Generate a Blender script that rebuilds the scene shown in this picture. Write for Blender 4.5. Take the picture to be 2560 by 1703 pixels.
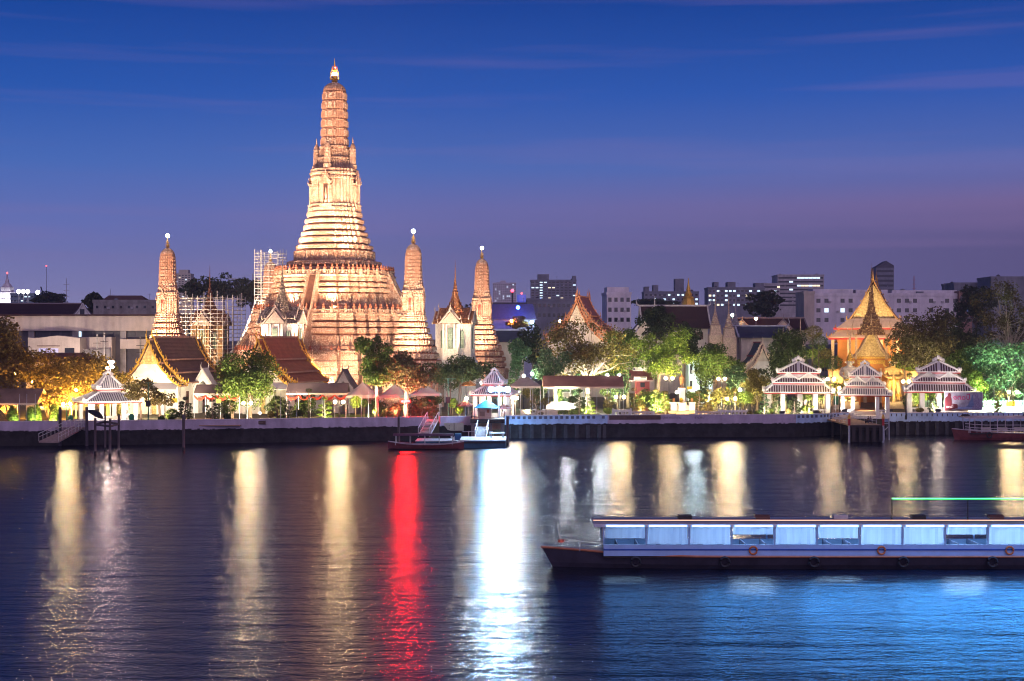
import bpy, math, random
import numpy as np
from mathutils import Vector, Matrix
sc = bpy.context.scene
for _o in list(bpy.data.objects):
    bpy.data.objects.remove(_o)
COL = sc.collection
R = math.radians
FP, CX, CY, CAMZ = 3555.6, 1280.0, 851.5, 18.0      # 50 mm lens on a 36 mm sensor, 2560 px wide frame

# ------------------------------------------------------------------ camera
cam = bpy.data.cameras.new('camera')
cam.lens, cam.sensor_width, cam.sensor_fit = 50, 36, 'HORIZONTAL'
cam.clip_start, cam.clip_end = 1.0, 60000
camo = bpy.data.objects.new('camera', cam)
camo.location = (0, 0, CAMZ)
camo.rotation_euler = (R(90), 0, 0)
COL.objects.link(camo)
sc.camera = camo

# ------------------------------------------------------------------ world: dusk sky
wd = bpy.data.worlds.new('World'); sc.world = wd; wd.use_nodes = True
nt = wd.node_tree; nt.nodes.clear()
def N(t, **k):
    n = nt.nodes.new(t)
    for a, b in k.items(): setattr(n, a, b)
    return n
def L(a, b): nt.links.new(a, b)
def s2l(r, g, b):
    f = lambda c: (c/255/12.92 if c/255 <= .04045 else ((c/255+.055)/1.055)**2.4)
    return (f(r), f(g), f(b), 1)
def ramp(stops):
    r = N('ShaderNodeValToRGB'); e = r.color_ramp.elements
    e[0].position, e[0].color = stops[0]; e[1].position, e[1].color = stops[-1]
    for p, c in stops[1:-1]:
        x = e.new(p); x.color = c
    return r
tc = N('ShaderNodeTexCoord'); sp = N('ShaderNodeSeparateXYZ'); L(tc.outputs['Generated'], sp.inputs[0])
# elevation ramp: z of the direction, 0 at the horizon, about 0.23 at the top of the picture
rl = ramp([(0, s2l(156,150,190)), (.035, s2l(134,134,188)), (.075, s2l(108,120,190)), (.12, s2l(72,110,190)), (.17, s2l(36,88,178)), (.235, s2l(10,64,152)), (.5, s2l(8,36,96)), (1, s2l(4,22,64))])
rr = ramp([(0, s2l(114,106,150)), (.035, s2l(96,90,138)), (.065, s2l(98,90,140)), (.092, s2l(122,104,156)), (.12, s2l(86,108,180)), (.17, s2l(44,90,180)), (.235, s2l(12,64,150)), (.5, s2l(8,36,96)), (1, s2l(4,22,64))])
L(sp.outputs['Z'], rl.inputs[0]); L(sp.outputs['Z'], rr.inputs[0])
mr = N('ShaderNodeMapRange'); mr.inputs[1].default_value = -.3; mr.inputs[2].default_value = .34
L(sp.outputs['X'], mr.inputs[0])
mx = N('ShaderNodeMix', data_type='RGBA'); L(mr.outputs[0], mx.inputs[0]); L(rl.outputs[0], mx.inputs[6]); L(rr.outputs[0], mx.inputs[7])
# thin slanted streaks of high cloud, faintly pink
mp = N('ShaderNodeMapping'); mp.inputs['Rotation'].default_value = (0, R(5), 0); mp.inputs['Scale'].default_value = (1.6, 1.0, 40)
L(tc.outputs['Generated'], mp.inputs[0])
nz = N('ShaderNodeTexNoise'); nz.inputs['Scale'].default_value = 1.5; nz.inputs['Detail'].default_value = 4; nz.inputs['Roughness'].default_value = .5
L(mp.outputs[0], nz.inputs[0])
cr = ramp([(.55, (0,0,0,1)), (.70, (1,1,1,1))]); L(nz.outputs[0], cr.inputs[0])
cm = N('ShaderNodeMath', operation='MULTIPLY'); L(cr.outputs[0], cm.inputs[0]); cm.inputs[1].default_value = .15
mc = N('ShaderNodeMix', data_type='RGBA'); L(cm.outputs[0], mc.inputs[0]); L(mx.outputs[2], mc.inputs[6]); mc.inputs[7].default_value = s2l(150,120,172)
sky = N('ShaderNodeTexSky'); sky.sky_type = 'NISHITA'; sky.sun_disc = False
sky.sun_elevation = R(-6); sky.sun_rotation = R(0)
ad = N('ShaderNodeMix', data_type='RGBA', blend_type='ADD'); ad.inputs[0].default_value = .05
L(mc.outputs[2], ad.inputs[6]); L(sky.outputs[0], ad.inputs[7])
bg = N('ShaderNodeBackground'); bg.inputs[1].default_value = 1.0; L(ad.outputs[2], bg.inputs[0])
wo = N('ShaderNodeOutputWorld'); L(bg.outputs[0], wo.inputs[0])

# last light and city glow from the bank behind the camera: one very soft, weak sun
sun = bpy.data.lights.new('dusk_sun', 'SUN'); sun.energy = 1.0; sun.angle = R(70); sun.color = (1, .72, .98)
suno = bpy.data.objects.new('dusk_sun', sun); suno.rotation_euler = (R(62), 0, R(12)); COL.objects.link(suno)

vs = sc.view_settings
vs.view_transform = 'Standard'; vs.look = 'None'; vs.exposure = 0; vs.gamma = 1
try: vs.use_curve_mapping = False
except Exception: pass
sc.cycles.use_denoising = True
sc.cycles.filter_width = 1.05
sc.cycles.sample_clamp_indirect = 2.5
sc.cycles.max_bounces = 5; sc.cycles.diffuse_bounces = 2; sc.cycles.glossy_bounces = 3; sc.cycles.transmission_bounces = 2
sc.cycles.caustics_reflective = False; sc.cycles.caustics_refractive = False

# ------------------------------------------------------------------ helpers
def WX(px, Y): return (px-CX)/FP*Y
def WZ(py, Y): return CAMZ-(py-CY)/FP*Y
def W(px, py, Y): return Vector((WX(px, Y), Y, WZ(py, Y)))
def S(Y): return Y/FP
G = 3.2                                              # ground of the temple bank above the river

class MB:
    """collects shapes into ONE mesh"""
    def __init__(s, M=None): s.v = []; s.f = []; s.M = M
    def add(s, vs, fs):
        b = len(s.v)
        s.v += [tuple(s.M @ Vector(p)) for p in vs] if s.M is not None else [tuple(p) for p in vs]
        s.f += [tuple(i+b for i in f) for f in fs]
    def bx(s, x0, x1, y0, y1, z0, z1):
        s.add([(x0,y0,z0),(x1,y0,z0),(x1,y1,z0),(x0,y1,z0),(x0,y0,z1),(x1,y0,z1),(x1,y1,z1),(x0,y1,z1)],
              [(0,3,2,1),(4,5,6,7),(0,1,5,4),(1,2,6,5),(2,3,7,6),(3,0,4,7)]); return s
    def cb(s, c, d, rz=0):
        """box centred on c (z is its bottom), size d, turned rz"""
        ca, sa = math.cos(rz), math.sin(rz); v = []
        for z in (c[2], c[2]+d[2]):
            for a, b in ((-1,-1),(1,-1),(1,1),(-1,1)):
                x, y = a*d[0]/2, b*d[1]/2
                v.append((c[0]+x*ca-y*sa, c[1]+x*sa+y*ca, z))
        s.add(v, [(0,3,2,1),(4,5,6,7),(0,1,5,4),(1,2,6,5),(2,3,7,6),(3,0,4,7)]); return s
    def rings(s, rs, cap=True):
        n = len(rs[0]); v = [p for r in rs for p in r]; f = []
        for k in range(len(rs)-1):
            for i in range(n):
                j = (i+1) % n
                f.append((k*n+i, k*n+j, (k+1)*n+j, (k+1)*n+i))
        if cap:
            f.append(tuple(range(n-1,-1,-1))); f.append(tuple((len(rs)-1)*n+i for i in range(n)))
        s.add(v, f); return s
    def lathe(s, prof, c=(0,0,0), n=10, ph=0):
        s.rings([[(c[0]+r*math.cos(ph+2*math.pi*i/n), c[1]+r*math.sin(ph+2*math.pi*i/n), c[2]+z) for i in range(n)] for r, z in prof]); return s
    def tube(s, pts, rad, n=6):
        pts = [Vector(p) for p in pts]
        if not hasattr(rad, '__len__'): rad = [rad]*len(pts)
        rs = []; up = Vector((0,0,1))
        for i, p in enumerate(pts):
            d = (pts[min(i+1,len(pts)-1)]-pts[max(i-1,0)])
            d = d.normalized() if d.length > 1e-9 else Vector((0,0,1))
            a = d.cross(up if abs(d.z) < .95 else Vector((1,0,0))).normalized(); b = d.cross(a)
            rs.append([tuple(p+(a*math.cos(2*math.pi*k/n)+b*math.sin(2*math.pi*k/n))*rad[i]) for k in range(n)])
        s.rings(rs); return s
    def bar(s, p, q, w, h=None):
        """straight square bar"""
        h = h or w
        p, q = Vector(p), Vector(q); d = (q-p).normalized()
        a = d.cross(Vector((0,0,1)) if abs(d.z) < .95 else Vector((1,0,0))).normalized(); b = a.cross(d)
        s.rings([[tuple(o+a*x*w/2+b*y*h/2) for x, y in ((-1,-1),(1,-1),(1,1),(-1,1))] for o in (p, q)]); return s
    def slab(s, pts, vec):
        """a flat polygon given thickness"""
        pts = [Vector(p) for p in pts]; vec = Vector(vec)
        s.rings([[tuple(p) for p in pts], [tuple(p+vec) for p in pts]]); return s
    def ell(s, c, r, nu=10, nv=6):
        rs = []
        for k in range(nv+1):
            t = -math.pi/2+math.pi*k/nv; q = max(math.cos(t), .02)
            rs.append([(c[0]+r[0]*q*math.cos(2*math.pi*i/nu), c[1]+r[1]*q*math.sin(2*math.pi*i/nu), c[2]+r[2]*math.sin(t)) for i in range(nu)])
        s.rings(rs); return s
    def quad(s, a, b, c, d): s.add([a,b,c,d], [(0,1,2,3)]); return s

def mk(name, mb, mat, parent=None, loc=None, rz=0, label=None, smooth=False):
    me = bpy.data.meshes.new(name)
    if isinstance(mb, MB): me.from_pydata(mb.v, [], mb.f)
    else: me.from_pydata(*mb)
    me.materials.append(mat)
    if smooth: me.polygons.foreach_set('use_smooth', [True]*len(me.polygons))
    o = bpy.data.objects.new(name, me); COL.objects.link(o)
    if parent is not None: o.parent = parent
    if loc is not None: o.location = loc
    o.rotation_euler.z = rz
    if label: o['label'] = label
    return o
def mkm(name, pairs, parent):
    """one mesh of several materials: pairs = [(shapes, material)]"""
    me = bpy.data.meshes.new(name); v, f, mi = [], [], []
    for k, (mb, m) in enumerate(pairs):
        b = len(v); v += mb.v; f += [tuple(i+b for i in q) for q in mb.f]; mi += [k]*len(mb.f); me.materials.append(m)
    me.from_pydata(v, [], f); me.polygons.foreach_set('material_index', mi)
    o = bpy.data.objects.new(name, me); COL.objects.link(o); o.parent = parent; return o
def tag(o, label, cat, group=None, kind=None):
    if label: o['label'] = label
    if cat: o['category'] = cat
    if group: o['group'] = group
    if kind: o['kind'] = kind
    return o
def thing(name, label, cat, loc=(0,0,0), rz=0, group=None):
    o = bpy.data.objects.new(name, None); COL.objects.link(o)
    o.empty_display_size = .5; o.location = loc; o.rotation_euler.z = rz
    return tag(o, label, cat, group)
def solo(name, mb, mat, label, cat, loc=(0,0,0), rz=0, group=None, smooth=False):
    return tag(mk(name, mb, mat, None, loc, rz, smooth=smooth), label, cat, group)
def struct(name, mb, mat, loc=(0,0,0), label=None):
    return tag(mk(name, mb, mat, None, loc), label, None, None, 'structure')
def dup(root, loc, rz=None, label=None, scale=None):
    def cp(o, par):
        c = o.copy(); COL.objects.link(c)
        if par is not None: c.parent = par
        for ch in o.children: cp(ch, c)
        return c
    c = cp(root, None); c.location = loc
    if rz is not None: c.rotation_euler.z = rz
    if label: c['label'] = label
    if scale: c.scale = (scale,)*3
    return c

# ------------------------------------------------------------------ materials
MATS = {}
def mat(name, col, rough=.75, var=.25, scale=1.5, bump=0, col2=None, metal=0, stain=0, stretch=(1,1,1), spec=.3):
    """plain painted / stone / wood surface: two-scale noise in colour, optional vertical dirt streaks and bump"""
    if name in MATS: return MATS[name]
    m = bpy.data.materials.new(name); m.use_nodes = True; t = m.node_tree
    b = t.nodes['Principled BSDF']; b.inputs['Roughness'].default_value = rough; b.inputs['Metallic'].default_value = metal
    b.inputs['Specular IOR Level'].default_value = spec
    tcn = t.nodes.new('ShaderNodeTexCoord'); mpn = t.nodes.new('ShaderNodeMapping'); mpn.inputs['Scale'].default_value = stretch
    t.links.new(tcn.outputs['Object'], mpn.inputs[0])
    n = t.nodes.new('ShaderNodeTexNoise'); n.inputs['Scale'].default_value = scale; n.inputs['Detail'].default_value = 6; n.inputs['Roughness'].default_value = .65
    t.links.new(mpn.outputs[0], n.inputs[0])
    r = t.nodes.new('ShaderNodeValToRGB'); e = r.color_ramp.elements
    c = Vector(col[:3]); c2 = Vector(col2[:3]) if col2 else c*(1-var)
    e[0].position, e[0].color = .32, (*c2, 1); e[1].position, e[1].color = .68, (*(c if col2 else c*(1+var*.5)), 1)
    t.links.new(n.outputs[0], r.inputs[0]); out = r.outputs[0]
    if stain:
        mp2 = t.nodes.new('ShaderNodeMapping'); mp2.inputs['Scale'].default_value = (.7, .7, .10); t.links.new(tcn.outputs['Object'], mp2.inputs[0])
        n2 = t.nodes.new('ShaderNodeTexNoise'); n2.inputs['Scale'].default_value = 1.1; n2.inputs['Detail'].default_value = 5; t.links.new(mp2.outputs[0], n2.inputs[0])
        r2 = t.nodes.new('ShaderNodeValToRGB'); r2.color_ramp.elements[0].position = .3; r2.color_ramp.elements[1].position = .68
        r2.color_ramp.elements[0].color = (1-stain*.75,)*3+(1,); t.links.new(n2.outputs[0], r2.inputs[0])
        mm = t.nodes.new('ShaderNodeMix'); mm.data_type = 'RGBA'; mm.blend_type = 'MULTIPLY'; mm.inputs[0].default_value = 1
        t.links.new(out, mm.inputs[6]); t.links.new(r2.outputs[0], mm.inputs[7]); out = mm.outputs[2]
    t.links.new(out, b.inputs['Base Color'])
    if bump:
        bp = t.nodes.new('ShaderNodeBump'); bp.inputs['Strength'].default_value = bump; bp.inputs['Distance'].default_value = .12
        t.links.new(n.outputs[0], bp.inputs['Height']); t.links.new(bp.outputs[0], b.inputs['Normal'])
    MATS[name] = m; return m
def glow(name, col, strength):
    if name in MATS: return MATS[name]
    m = bpy.data.materials.new(name); m.use_nodes = True; b = m.node_tree.nodes['Principled BSDF']
    b.inputs['Base Color'].default_value = (.5,.5,.5,1)
    b.inputs['Emission Color'].default_value = (*col, 1); b.inputs['Emission Strength'].default_value = strength
    MATS[name] = m; return m
def mosaic(name, light, mid, dark, scale=2.2):
    """porcelain-mosaic relief of the towers: cells of pale, ochre and red shards with rough grout"""
    if name in MATS: return MATS[name]
    m = bpy.data.materials.new(name); m.use_nodes = True; t = m.node_tree; b = t.nodes['Principled BSDF']
    b.inputs['Roughness'].default_value = .6; b.inputs['Specular IOR Level'].default_value = .25
    tcn = t.nodes.new('ShaderNodeTexCoord')
    v = t.nodes.new('ShaderNodeTexVoronoi'); v.inputs['Scale'].default_value = scale; t.links.new(tcn.outputs['Object'], v.inputs[0])
    n = t.nodes.new('ShaderNodeTexNoise'); n.inputs['Scale'].default_value = .55; n.inputs['Detail'].default_value = 7; n.inputs['Roughness'].default_value = .7; t.links.new(tcn.outputs['Object'], n.inputs[0])
    r1 = t.nodes.new('ShaderNodeValToRGB'); e = r1.color_ramp.elements
    e[0].position, e[0].color = .05, (*light,1); e[1].position, e[1].color = .62, (*dark,1); x = e.new(.34); x.color = (*mid,1)
    t.links.new(v.outputs['Distance'], r1.inputs[0])
    r2 = t.nodes.new('ShaderNodeValToRGB'); r2.color_ramp.elements[0].position = .33; r2.color_ramp.elements[1].position = .62
    r2.color_ramp.elements[0].color = (.62,.5,.44,1); t.links.new(n.outputs[0], r2.inputs[0])
    mm = t.nodes.new('ShaderNodeMix'); mm.data_type = 'RGBA'; mm.blend_type = 'MULTIPLY'; mm.inputs[0].default_value = 1
    t.links.new(r1.outputs[0], mm.inputs[6]); t.links.new(r2.outputs[0], mm.inputs[7]); t.links.new(mm.outputs[2], b.inputs['Base Color'])
    bp = t.nodes.new('ShaderNodeBump'); bp.inputs['Strength'].default_value = .6; bp.inputs['Distance'].default_value = .25; bp.invert = True
    t.links.new(v.outputs['Distance'], bp.inputs['Height']); t.links.new(bp.outputs[0], b.inputs['Normal'])
    MATS[name] = m; return m
def leafmat(name, a, b_, c, rough=.55, trans=.3):
    """leaves: colour differs from leaf to leaf"""
    if name in MATS: return MATS[name]
    m = bpy.data.materials.new(name); m.use_nodes = True; t = m.node_tree; b = t.nodes['Principled BSDF']; o = t.nodes['Material Output']
    b.inputs['Roughness'].default_value = rough; b.inputs['Specular IOR Level'].default_value = .2
    g = t.nodes.new('ShaderNodeNewGeometry'); r = t.nodes.new('ShaderNodeValToRGB'); e = r.color_ramp.elements
    e[0].position, e[0].color = 0, (*a,1); e[1].position, e[1].color = 1, (*c,1); x = e.new(.5); x.color = (*b_,1)
    t.links.new(g.outputs['Random Per Island'], r.inputs[0]); t.links.new(r.outputs[0], b.inputs['Base Color'])
    tr = t.nodes.new('ShaderNodeBsdfTranslucent'); t.links.new(r.outputs[0], tr.inputs[0])
    ms = t.nodes.new('ShaderNodeMixShader'); ms.inputs[0].default_value = trans
    t.links.new(b.outputs[0], ms.inputs[1]); t.links.new(tr.outputs[0], ms.inputs[2]); t.links.new(ms.outputs[0], o.inputs[0])
    MATS[name] = m; return m

WHITE = mat('white_plaster', (.68,.66,.62), .8, .15, .8, stain=.25)
OFFWHITE = mat('warm_plaster', (.60,.53,.45), .8, .2, .6, stain=.35)
CONC = mat('old_concrete', (.34,.31,.29), .85, .35, .5, stain=.45, bump=.2)
DARKW = mat('dark_wood', (.045,.035,.032), .7, .5, 2, bump=.3, stretch=(1,1,.15))
STEEL = mat('galvanised_steel', (.45,.46,.48), .45, .15, 3, metal=.4)
PIPE = mat('scaffold_pipe', (.62,.58,.50), .5, .2, 3)
IRON = mat('dark_iron', (.03,.03,.035), .5, .3, 3)
GREENP = mat('green_painted_steel', (.06,.16,.10), .5, .2, 3)
GOLD = mat('gilded_ornament', (.75,.42,.07), .38, .55, 5, metal=.35, bump=.6)
GOLDW = mat('gilded_relief', (.85,.64,.28), .5, .7, 2.2, bump=1.0, col2=(.36,.19,.05))
REDT = mat('red_paint', (.45,.03,.03), .6, .2, 2)
TERRA = mat('terracotta_finial', (.42,.14,.07), .7, .3, 3)
GLASSD = mat('dark_window_glass', (.02,.022,.03), .12, .3, 2, spec=.6)
BRONZE = mat('bronze_statue', (.42,.20,.08), .42, .3, 3, metal=.3)
BARK = mat('tree_bark', (.16,.115,.08), .9, .45, 3, bump=.6, stretch=(1,1,.25))
PBARK = mat('pale_bark', (.42,.34,.25), .9, .4, 2, bump=.5, stretch=(1,1,.3))
# ================================================================== river, ground, sea wall
wm = bpy.data.materials.new('river_water'); wm.use_nodes = True; t = wm.node_tree; b = t.nodes['Principled BSDF']
b.inputs['Base Color'].default_value = (.006,.008,.02,1); b.inputs['Roughness'].default_value = .20; b.inputs['IOR'].default_value = 1.33
b.inputs['Specular IOR Level'].default_value = .5
_tc = t.nodes.new('ShaderNodeTexCoord')
def _wn(sx, sy, sc_, det, rot=0, dist=0):
    mpn = t.nodes.new('ShaderNodeMapping'); mpn.inputs['Scale'].default_value = (sx, sy, 1); mpn.inputs['Rotation'].default_value = (0,0,R(rot))
    t.links.new(_tc.outputs['Object'], mpn.inputs[0])
    n = t.nodes.new('ShaderNodeTexNoise'); n.inputs['Scale'].default_value = sc_; n.inputs['Detail'].default_value = det; n.inputs['Roughness'].default_value = .55; n.inputs['Distortion'].default_value = dist
    t.links.new(mpn.outputs[0], n.inputs[0]); return n
n1 = _wn(.07, .34, 1, 4, 7, .3); n2 = _wn(.8, 1.3, 1, 4, -6, .5); n3 = _wn(2.4, 4.0, 1, 4, 10, .6)
def _bump(n, strength, dist, prev=None):
    bp = t.nodes.new('ShaderNodeBump'); bp.inputs['Strength'].default_value = strength; bp.inputs['Distance'].default_value = dist
    t.links.new(n.outputs[0], bp.inputs['Height'])
    if prev: t.links.new(prev.outputs[0], bp.inputs['Normal'])
    return bp
bp = _bump(n1, 1, .22); bp = _bump(n2, 1, .075, bp); bp = _bump(n3, 1, .036, bp)
t.links.new(bp.outputs[0], b.inputs['Normal'])
struct('river', MB().bx(-1600,1600,-80,290,-3,0), wm, label='dark rippled river with long coloured light reflections')

WL = [(-500,238),(0,242.5),(330,245.5),(600,249.5),(900,254.5),(1072,257),(1100,257.5),(1200,260),(1258,262),(1500,264),(1830,265),(1985,265.5),(2048,267.8),(2105,272),(2126,273),(2206,272),(2600,272.6),(3100,274)]
def wallY(px):
    for (a, ya), (c, yc) in zip(WL, WL[1:]):
        if px <= c: return ya+(yc-ya)*(px-a)/(c-a)
    return WL[-1][1]
gm = mat('temple_ground', (.17,.13,.09), .9, .45, .25, bump=.3, col2=(.09,.10,.045))
g = MB(); fr = [(WX(p,y), y+.35, G) for p, y in WL]
g.add(fr+[(-9000,30000,G),(9000,30000,G)], [tuple(range(len(fr)))+(len(fr)+1, len(fr))])
g.add([fr[0], (-9000, fr[0][1], G), (-9000,30000,G)], [(0,2,1)]); g.add([fr[-1], (9000, fr[-1][1], G), (9000,30000,G)], [(0,1,2)])
g.add(fr+[(x,y,-2) for x,y,z in fr], [(i, i+1, i+1+len(fr), i+len(fr)) for i in range(len(fr)-1)])
struct('ground', g, gm, label='bare soil and lawn behind the river wall')
pvm = mat('plaza_paving', (.42,.26,.16), .8, .25, .8, bump=.2)
pl = MB()
for a, c, d in ((1610,1800,34),(2120,2215,46),(395,620,22)):
    ya = wallY(a)+.5
    pl.bx(WX(a,ya), WX(c,ya+d*.4), ya+1, ya+d, G-.1, G+.02)
struct('pavement', pl, pvm, label='pinkish paved strips between the garden beds')

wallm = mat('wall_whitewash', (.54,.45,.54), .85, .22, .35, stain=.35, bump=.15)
wallm2 = mat('wall_blue_lit_whitewash', (.46,.62,.82), .85, .22, .35, stain=.35, bump=.15)  # blue boat light tinted into the whitewash colour of the right walls
basem = mat('tidal_wall_base', (.035,.03,.032), .8, .6, .8, stain=.5, bump=.4)
panelm = mat('dark_marble_panel', (.10,.055,.04), .35, .35, 1.5)
ledge = mat('wall_coping', (.60,.55,.55), .8, .2, .6)
def wall(px0, px1, m, label, stepn=28, holes=None, top=4.25, hole_w=.55, piles=False):
    o = thing('river_wall', label, 'wall', (WX(px0, wallY(px0)), wallY(px0), 0))
    ox, oy = o.location.x, o.location.y
    pts = []; k = 0
    xs = sorted(set([px0, px1]+[p for p, _ in WL if px0 < p < px1]))
    P2 = [(WX(p, wallY(p))-ox, wallY(p)-oy) for p in xs]
    up, lo, cp, hl, pi = MB(), MB(), MB(), MB(), MB()
    for (xa, ya), (xb, yb) in zip(P2, P2[1:]):
        d = Vector((xb-xa, yb-ya, 0)); ln = d.length; d.normalize(); nrm = Vector((-d.y, d.x, 0)); nrm = nrm if nrm.y > 0 else -nrm
        A, B = Vector((xa,ya,0)), Vector((xb,yb,0))
        def strip(mb, off0, off1, z0, z1):
            mb.rings([[tuple(Q+nrm*off0+Vector((0,0,z0))), tuple(Q+nrm*off1+Vector((0,0,z0))), tuple(Q+nrm*off1+Vector((0,0,z1))), tuple(Q+nrm*off0+Vector((0,0,z1)))] for Q in (A, B)])
        strip(up, 0, .5, 2.45, top-.12); strip(cp, -.06, .56, top-.12, top); strip(lo, .15, .9, -2.5, 2.45)
        q = 0
        while q < ln:                                  # ragged weed-grown tide line
            w_ = random.uniform(.15,.6); hh = random.uniform(0,.22)
            c = A+d*min(q+w_/2, ln); lo.cb((c.x+nrm.x*.05, c.y+nrm.y*.05, 2.2), (w_, .14, .25+hh), math.atan2(d.y,d.x)); q += w_
        if holes:
            q = .6
            while q < ln-.5:
                c = A+d*q-nrm*.012; hl.cb((c.x, c.y, top-.75), (hole_w, .03, .5), math.atan2(d.y,d.x)); q += holes
        if piles:
            q = .8
            while q < ln:
                c = A+d*q; pi.cb((c.x-nrm.x*.05, c.y-nrm.y*.05, -2), (.62,.4,4.3), math.atan2(d.y,d.x)); q += piles
    mk('parapet', up, m, o); mk('coping', cp, ledge, o); mk('tidal_base', lo, basem, o)
    if hl.v: mk('balustrade_openings', hl, mat('wall_recess', (.10,.11,.15), .9), o)
    if pi.v: mk('pile_row', pi, mat('wet_pile', (.075,.075,.08), .7, .4, 2, stain=.4), o)
    return o
random.seed(5)
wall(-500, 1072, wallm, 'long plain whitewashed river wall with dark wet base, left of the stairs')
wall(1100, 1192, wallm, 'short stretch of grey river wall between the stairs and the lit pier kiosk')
w3 = wall(1262, 1519, wallm2, 'bluish lit balustraded river wall right of the mooring pole', holes=1.0, piles=2.1)
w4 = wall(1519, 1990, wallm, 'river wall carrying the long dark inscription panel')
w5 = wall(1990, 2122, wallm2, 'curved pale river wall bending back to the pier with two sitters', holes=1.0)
w6 = wall(2208, 3100, wallm2, 'bluish lit balustraded river wall behind the moored wooden boat', holes=.98, hole_w=.22, piles=1.9)
# inscription panel: a shallow dark slab with raised carved letters
ya = wallY(1523); yb = wallY(1988)
A = Vector((WX(1523,ya), ya-.035, 0)); B = Vector((WX(1988,yb), yb-.035, 0)); d = (B-A).normalized()
pn = thing('inscription_panel', 'long dark marble panel with carved lettering set into the river wall', 'plaque', tuple(A))
q = B-A
mk('slab', MB().rings([[tuple(Q+Vector((0,y_,z_))) for y_, z_ in ((0,3.28),(.03,3.28),(.03,4.1),(0,4.1))] for Q in (Vector((0,0,0)), q)]), panelm, pn)
def text_mesh(txt, size, extrude=.01, font=None):
    cu = bpy.data.curves.new('t', 'FONT'); cu.body = txt; cu.size = size; cu.extrude = extrude; cu.align_x = 'CENTER'; cu.align_y = 'CENTER'
    cu.resolution_u = 2
    ob = bpy.data.objects.new('t', cu); COL.objects.link(ob)
    bpy.context.view_layer.update()
    dg = bpy.context.evaluated_depsgraph_get()
    me = bpy.data.meshes.new_from_object(ob.evaluated_get(dg))
    bpy.data.objects.remove(ob); return me
def text(name, txt, size, m, parent, loc, rz=0, tilt=90):
    me = text_mesh(txt, size); me.materials.clear(); me.materials.append(m)
    o = bpy.data.objects.new(name, me); COL.objects.link(o); o.parent = parent
    o.location = loc; o.rotation_euler = (R(tilt), 0, rz); return o
lt = mat('incised_letters', (.035,.02,.025), .6)
for k, s_ in enumerate(['พระปรางค์', 'วัดอรุณราชวราราม', 'ราชวรมหาวิหาร', 'กรุงเทพมหานคร', 'แม่น้ำเจ้าพระยา']):
    f = .08+.19*k
    text('lettering', s_, .62, lt, pn, tuple(q*(f+.05)+Vector((0,-.02,3.68))), math.atan2(d.y,d.x))
yq = wallY(650)
pq = thing('wall_plaque', 'small dark plaque fixed to the left river wall', 'plaque', (WX(650,yq), yq-.08, 3.55))
mk('plate', MB().bx(-1.0,1.0,0,.06,-.27,.27), panelm, pq); mk('frame', MB().bx(-1.08,1.08,.02,.07,.27,.33).bx(-1.08,1.08,.02,.07,-.33,-.27), DARKW, pq)
mk('lettering', MB().bx(-.5,.6,-.012,.01,.06,.1).bx(-.55,.5,-.012,.01,-.06,-.03).bx(-.85,-.7,-.012,.01,.1,.2), mat('plaque_letters', (.30,.26,.2), .6), pq)
# ================================================================== the temple towers
TR = R(-13.6)                                        # the compound is turned 13.6 degrees to the picture
TC = Vector((-43.9, 352.0))                          # centre of the great tower
ax = Vector((math.cos(TR), math.sin(TR))); ay = Vector((-math.sin(TR), math.cos(TR)))
STONE = mosaic('tower_porcelain', (.78,.62,.48), (.70,.50,.36), (.46,.25,.15), 3.6)
STONE2 = mosaic('tower_porcelain_fine', (.80,.66,.52), (.74,.54,.40), (.50,.28,.17), 4.5)
LEDGE = mat('tower_ledge_tiles', (.36,.13,.07), .8, .5, 1.5)
SHADE = mat('niche_recess', (.10,.045,.03), .9, .3, 2)
PQ = [(1,.40),(.9,.40),(.9,.58),(.8,.58),(.8,.70),(.70,.70),(.70,.8),(.58,.8),(.58,.9),(.40,.9),(.40,1)]
def plan(a, q=PQ):
    out = []
    for k in range(4):
        c, s_ = [(1,0),(0,1),(-1,0),(0,-1)][k]
        for x, y in q: out.append((a*(x*c-y*s_), a*(x*s_+y*c)))
    return out
CQ = [(1,.26),(.95,.26),(.95,.50),(.84,.50),(.84,.64),(.74,.64),(.74,.74),(.64,.74),(.64,.84),(.5,.84),(.5,.95),(.26,.95),(.26,1)]
def loft(mb, prof, q=PQ):
    mb.rings([[(x, y, z) for x, y in plan(hw/1.066, q)] for z, hw in prof])
RECESS = []
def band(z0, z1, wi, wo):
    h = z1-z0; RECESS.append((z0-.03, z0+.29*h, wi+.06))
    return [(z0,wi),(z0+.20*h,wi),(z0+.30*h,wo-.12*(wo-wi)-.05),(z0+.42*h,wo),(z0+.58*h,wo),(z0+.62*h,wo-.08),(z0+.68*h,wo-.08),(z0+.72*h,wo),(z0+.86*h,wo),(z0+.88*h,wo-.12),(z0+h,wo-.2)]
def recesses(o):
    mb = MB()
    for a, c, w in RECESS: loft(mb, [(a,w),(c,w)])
    RECESS.clear(); mk('recess_courses', mb, mat('tower_recess_red', (.26,.09,.05), .8, .5, 1.2), o)  # dark red strips laid over the recess of each band
def walk(hw, spacing, q=PQ):
    """evenly spaced places round the redented plan: point, outward direction"""
    P = plan(hw/1.066, q); n = len(P); out = []
    for i in range(n):
        a, b_ = Vector(P[i]), Vector(P[(i+1)%n]); d = b_-a; ln = d.length
        if ln < spacing*.55: continue
        d.normalize(); nr = Vector((d.y, -d.x)); k = max(1, int(ln/spacing)); st = ln/k
        for j in range(k): out.append((a+d*(st*(j+.5)), nr, st))
    return out
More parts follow.
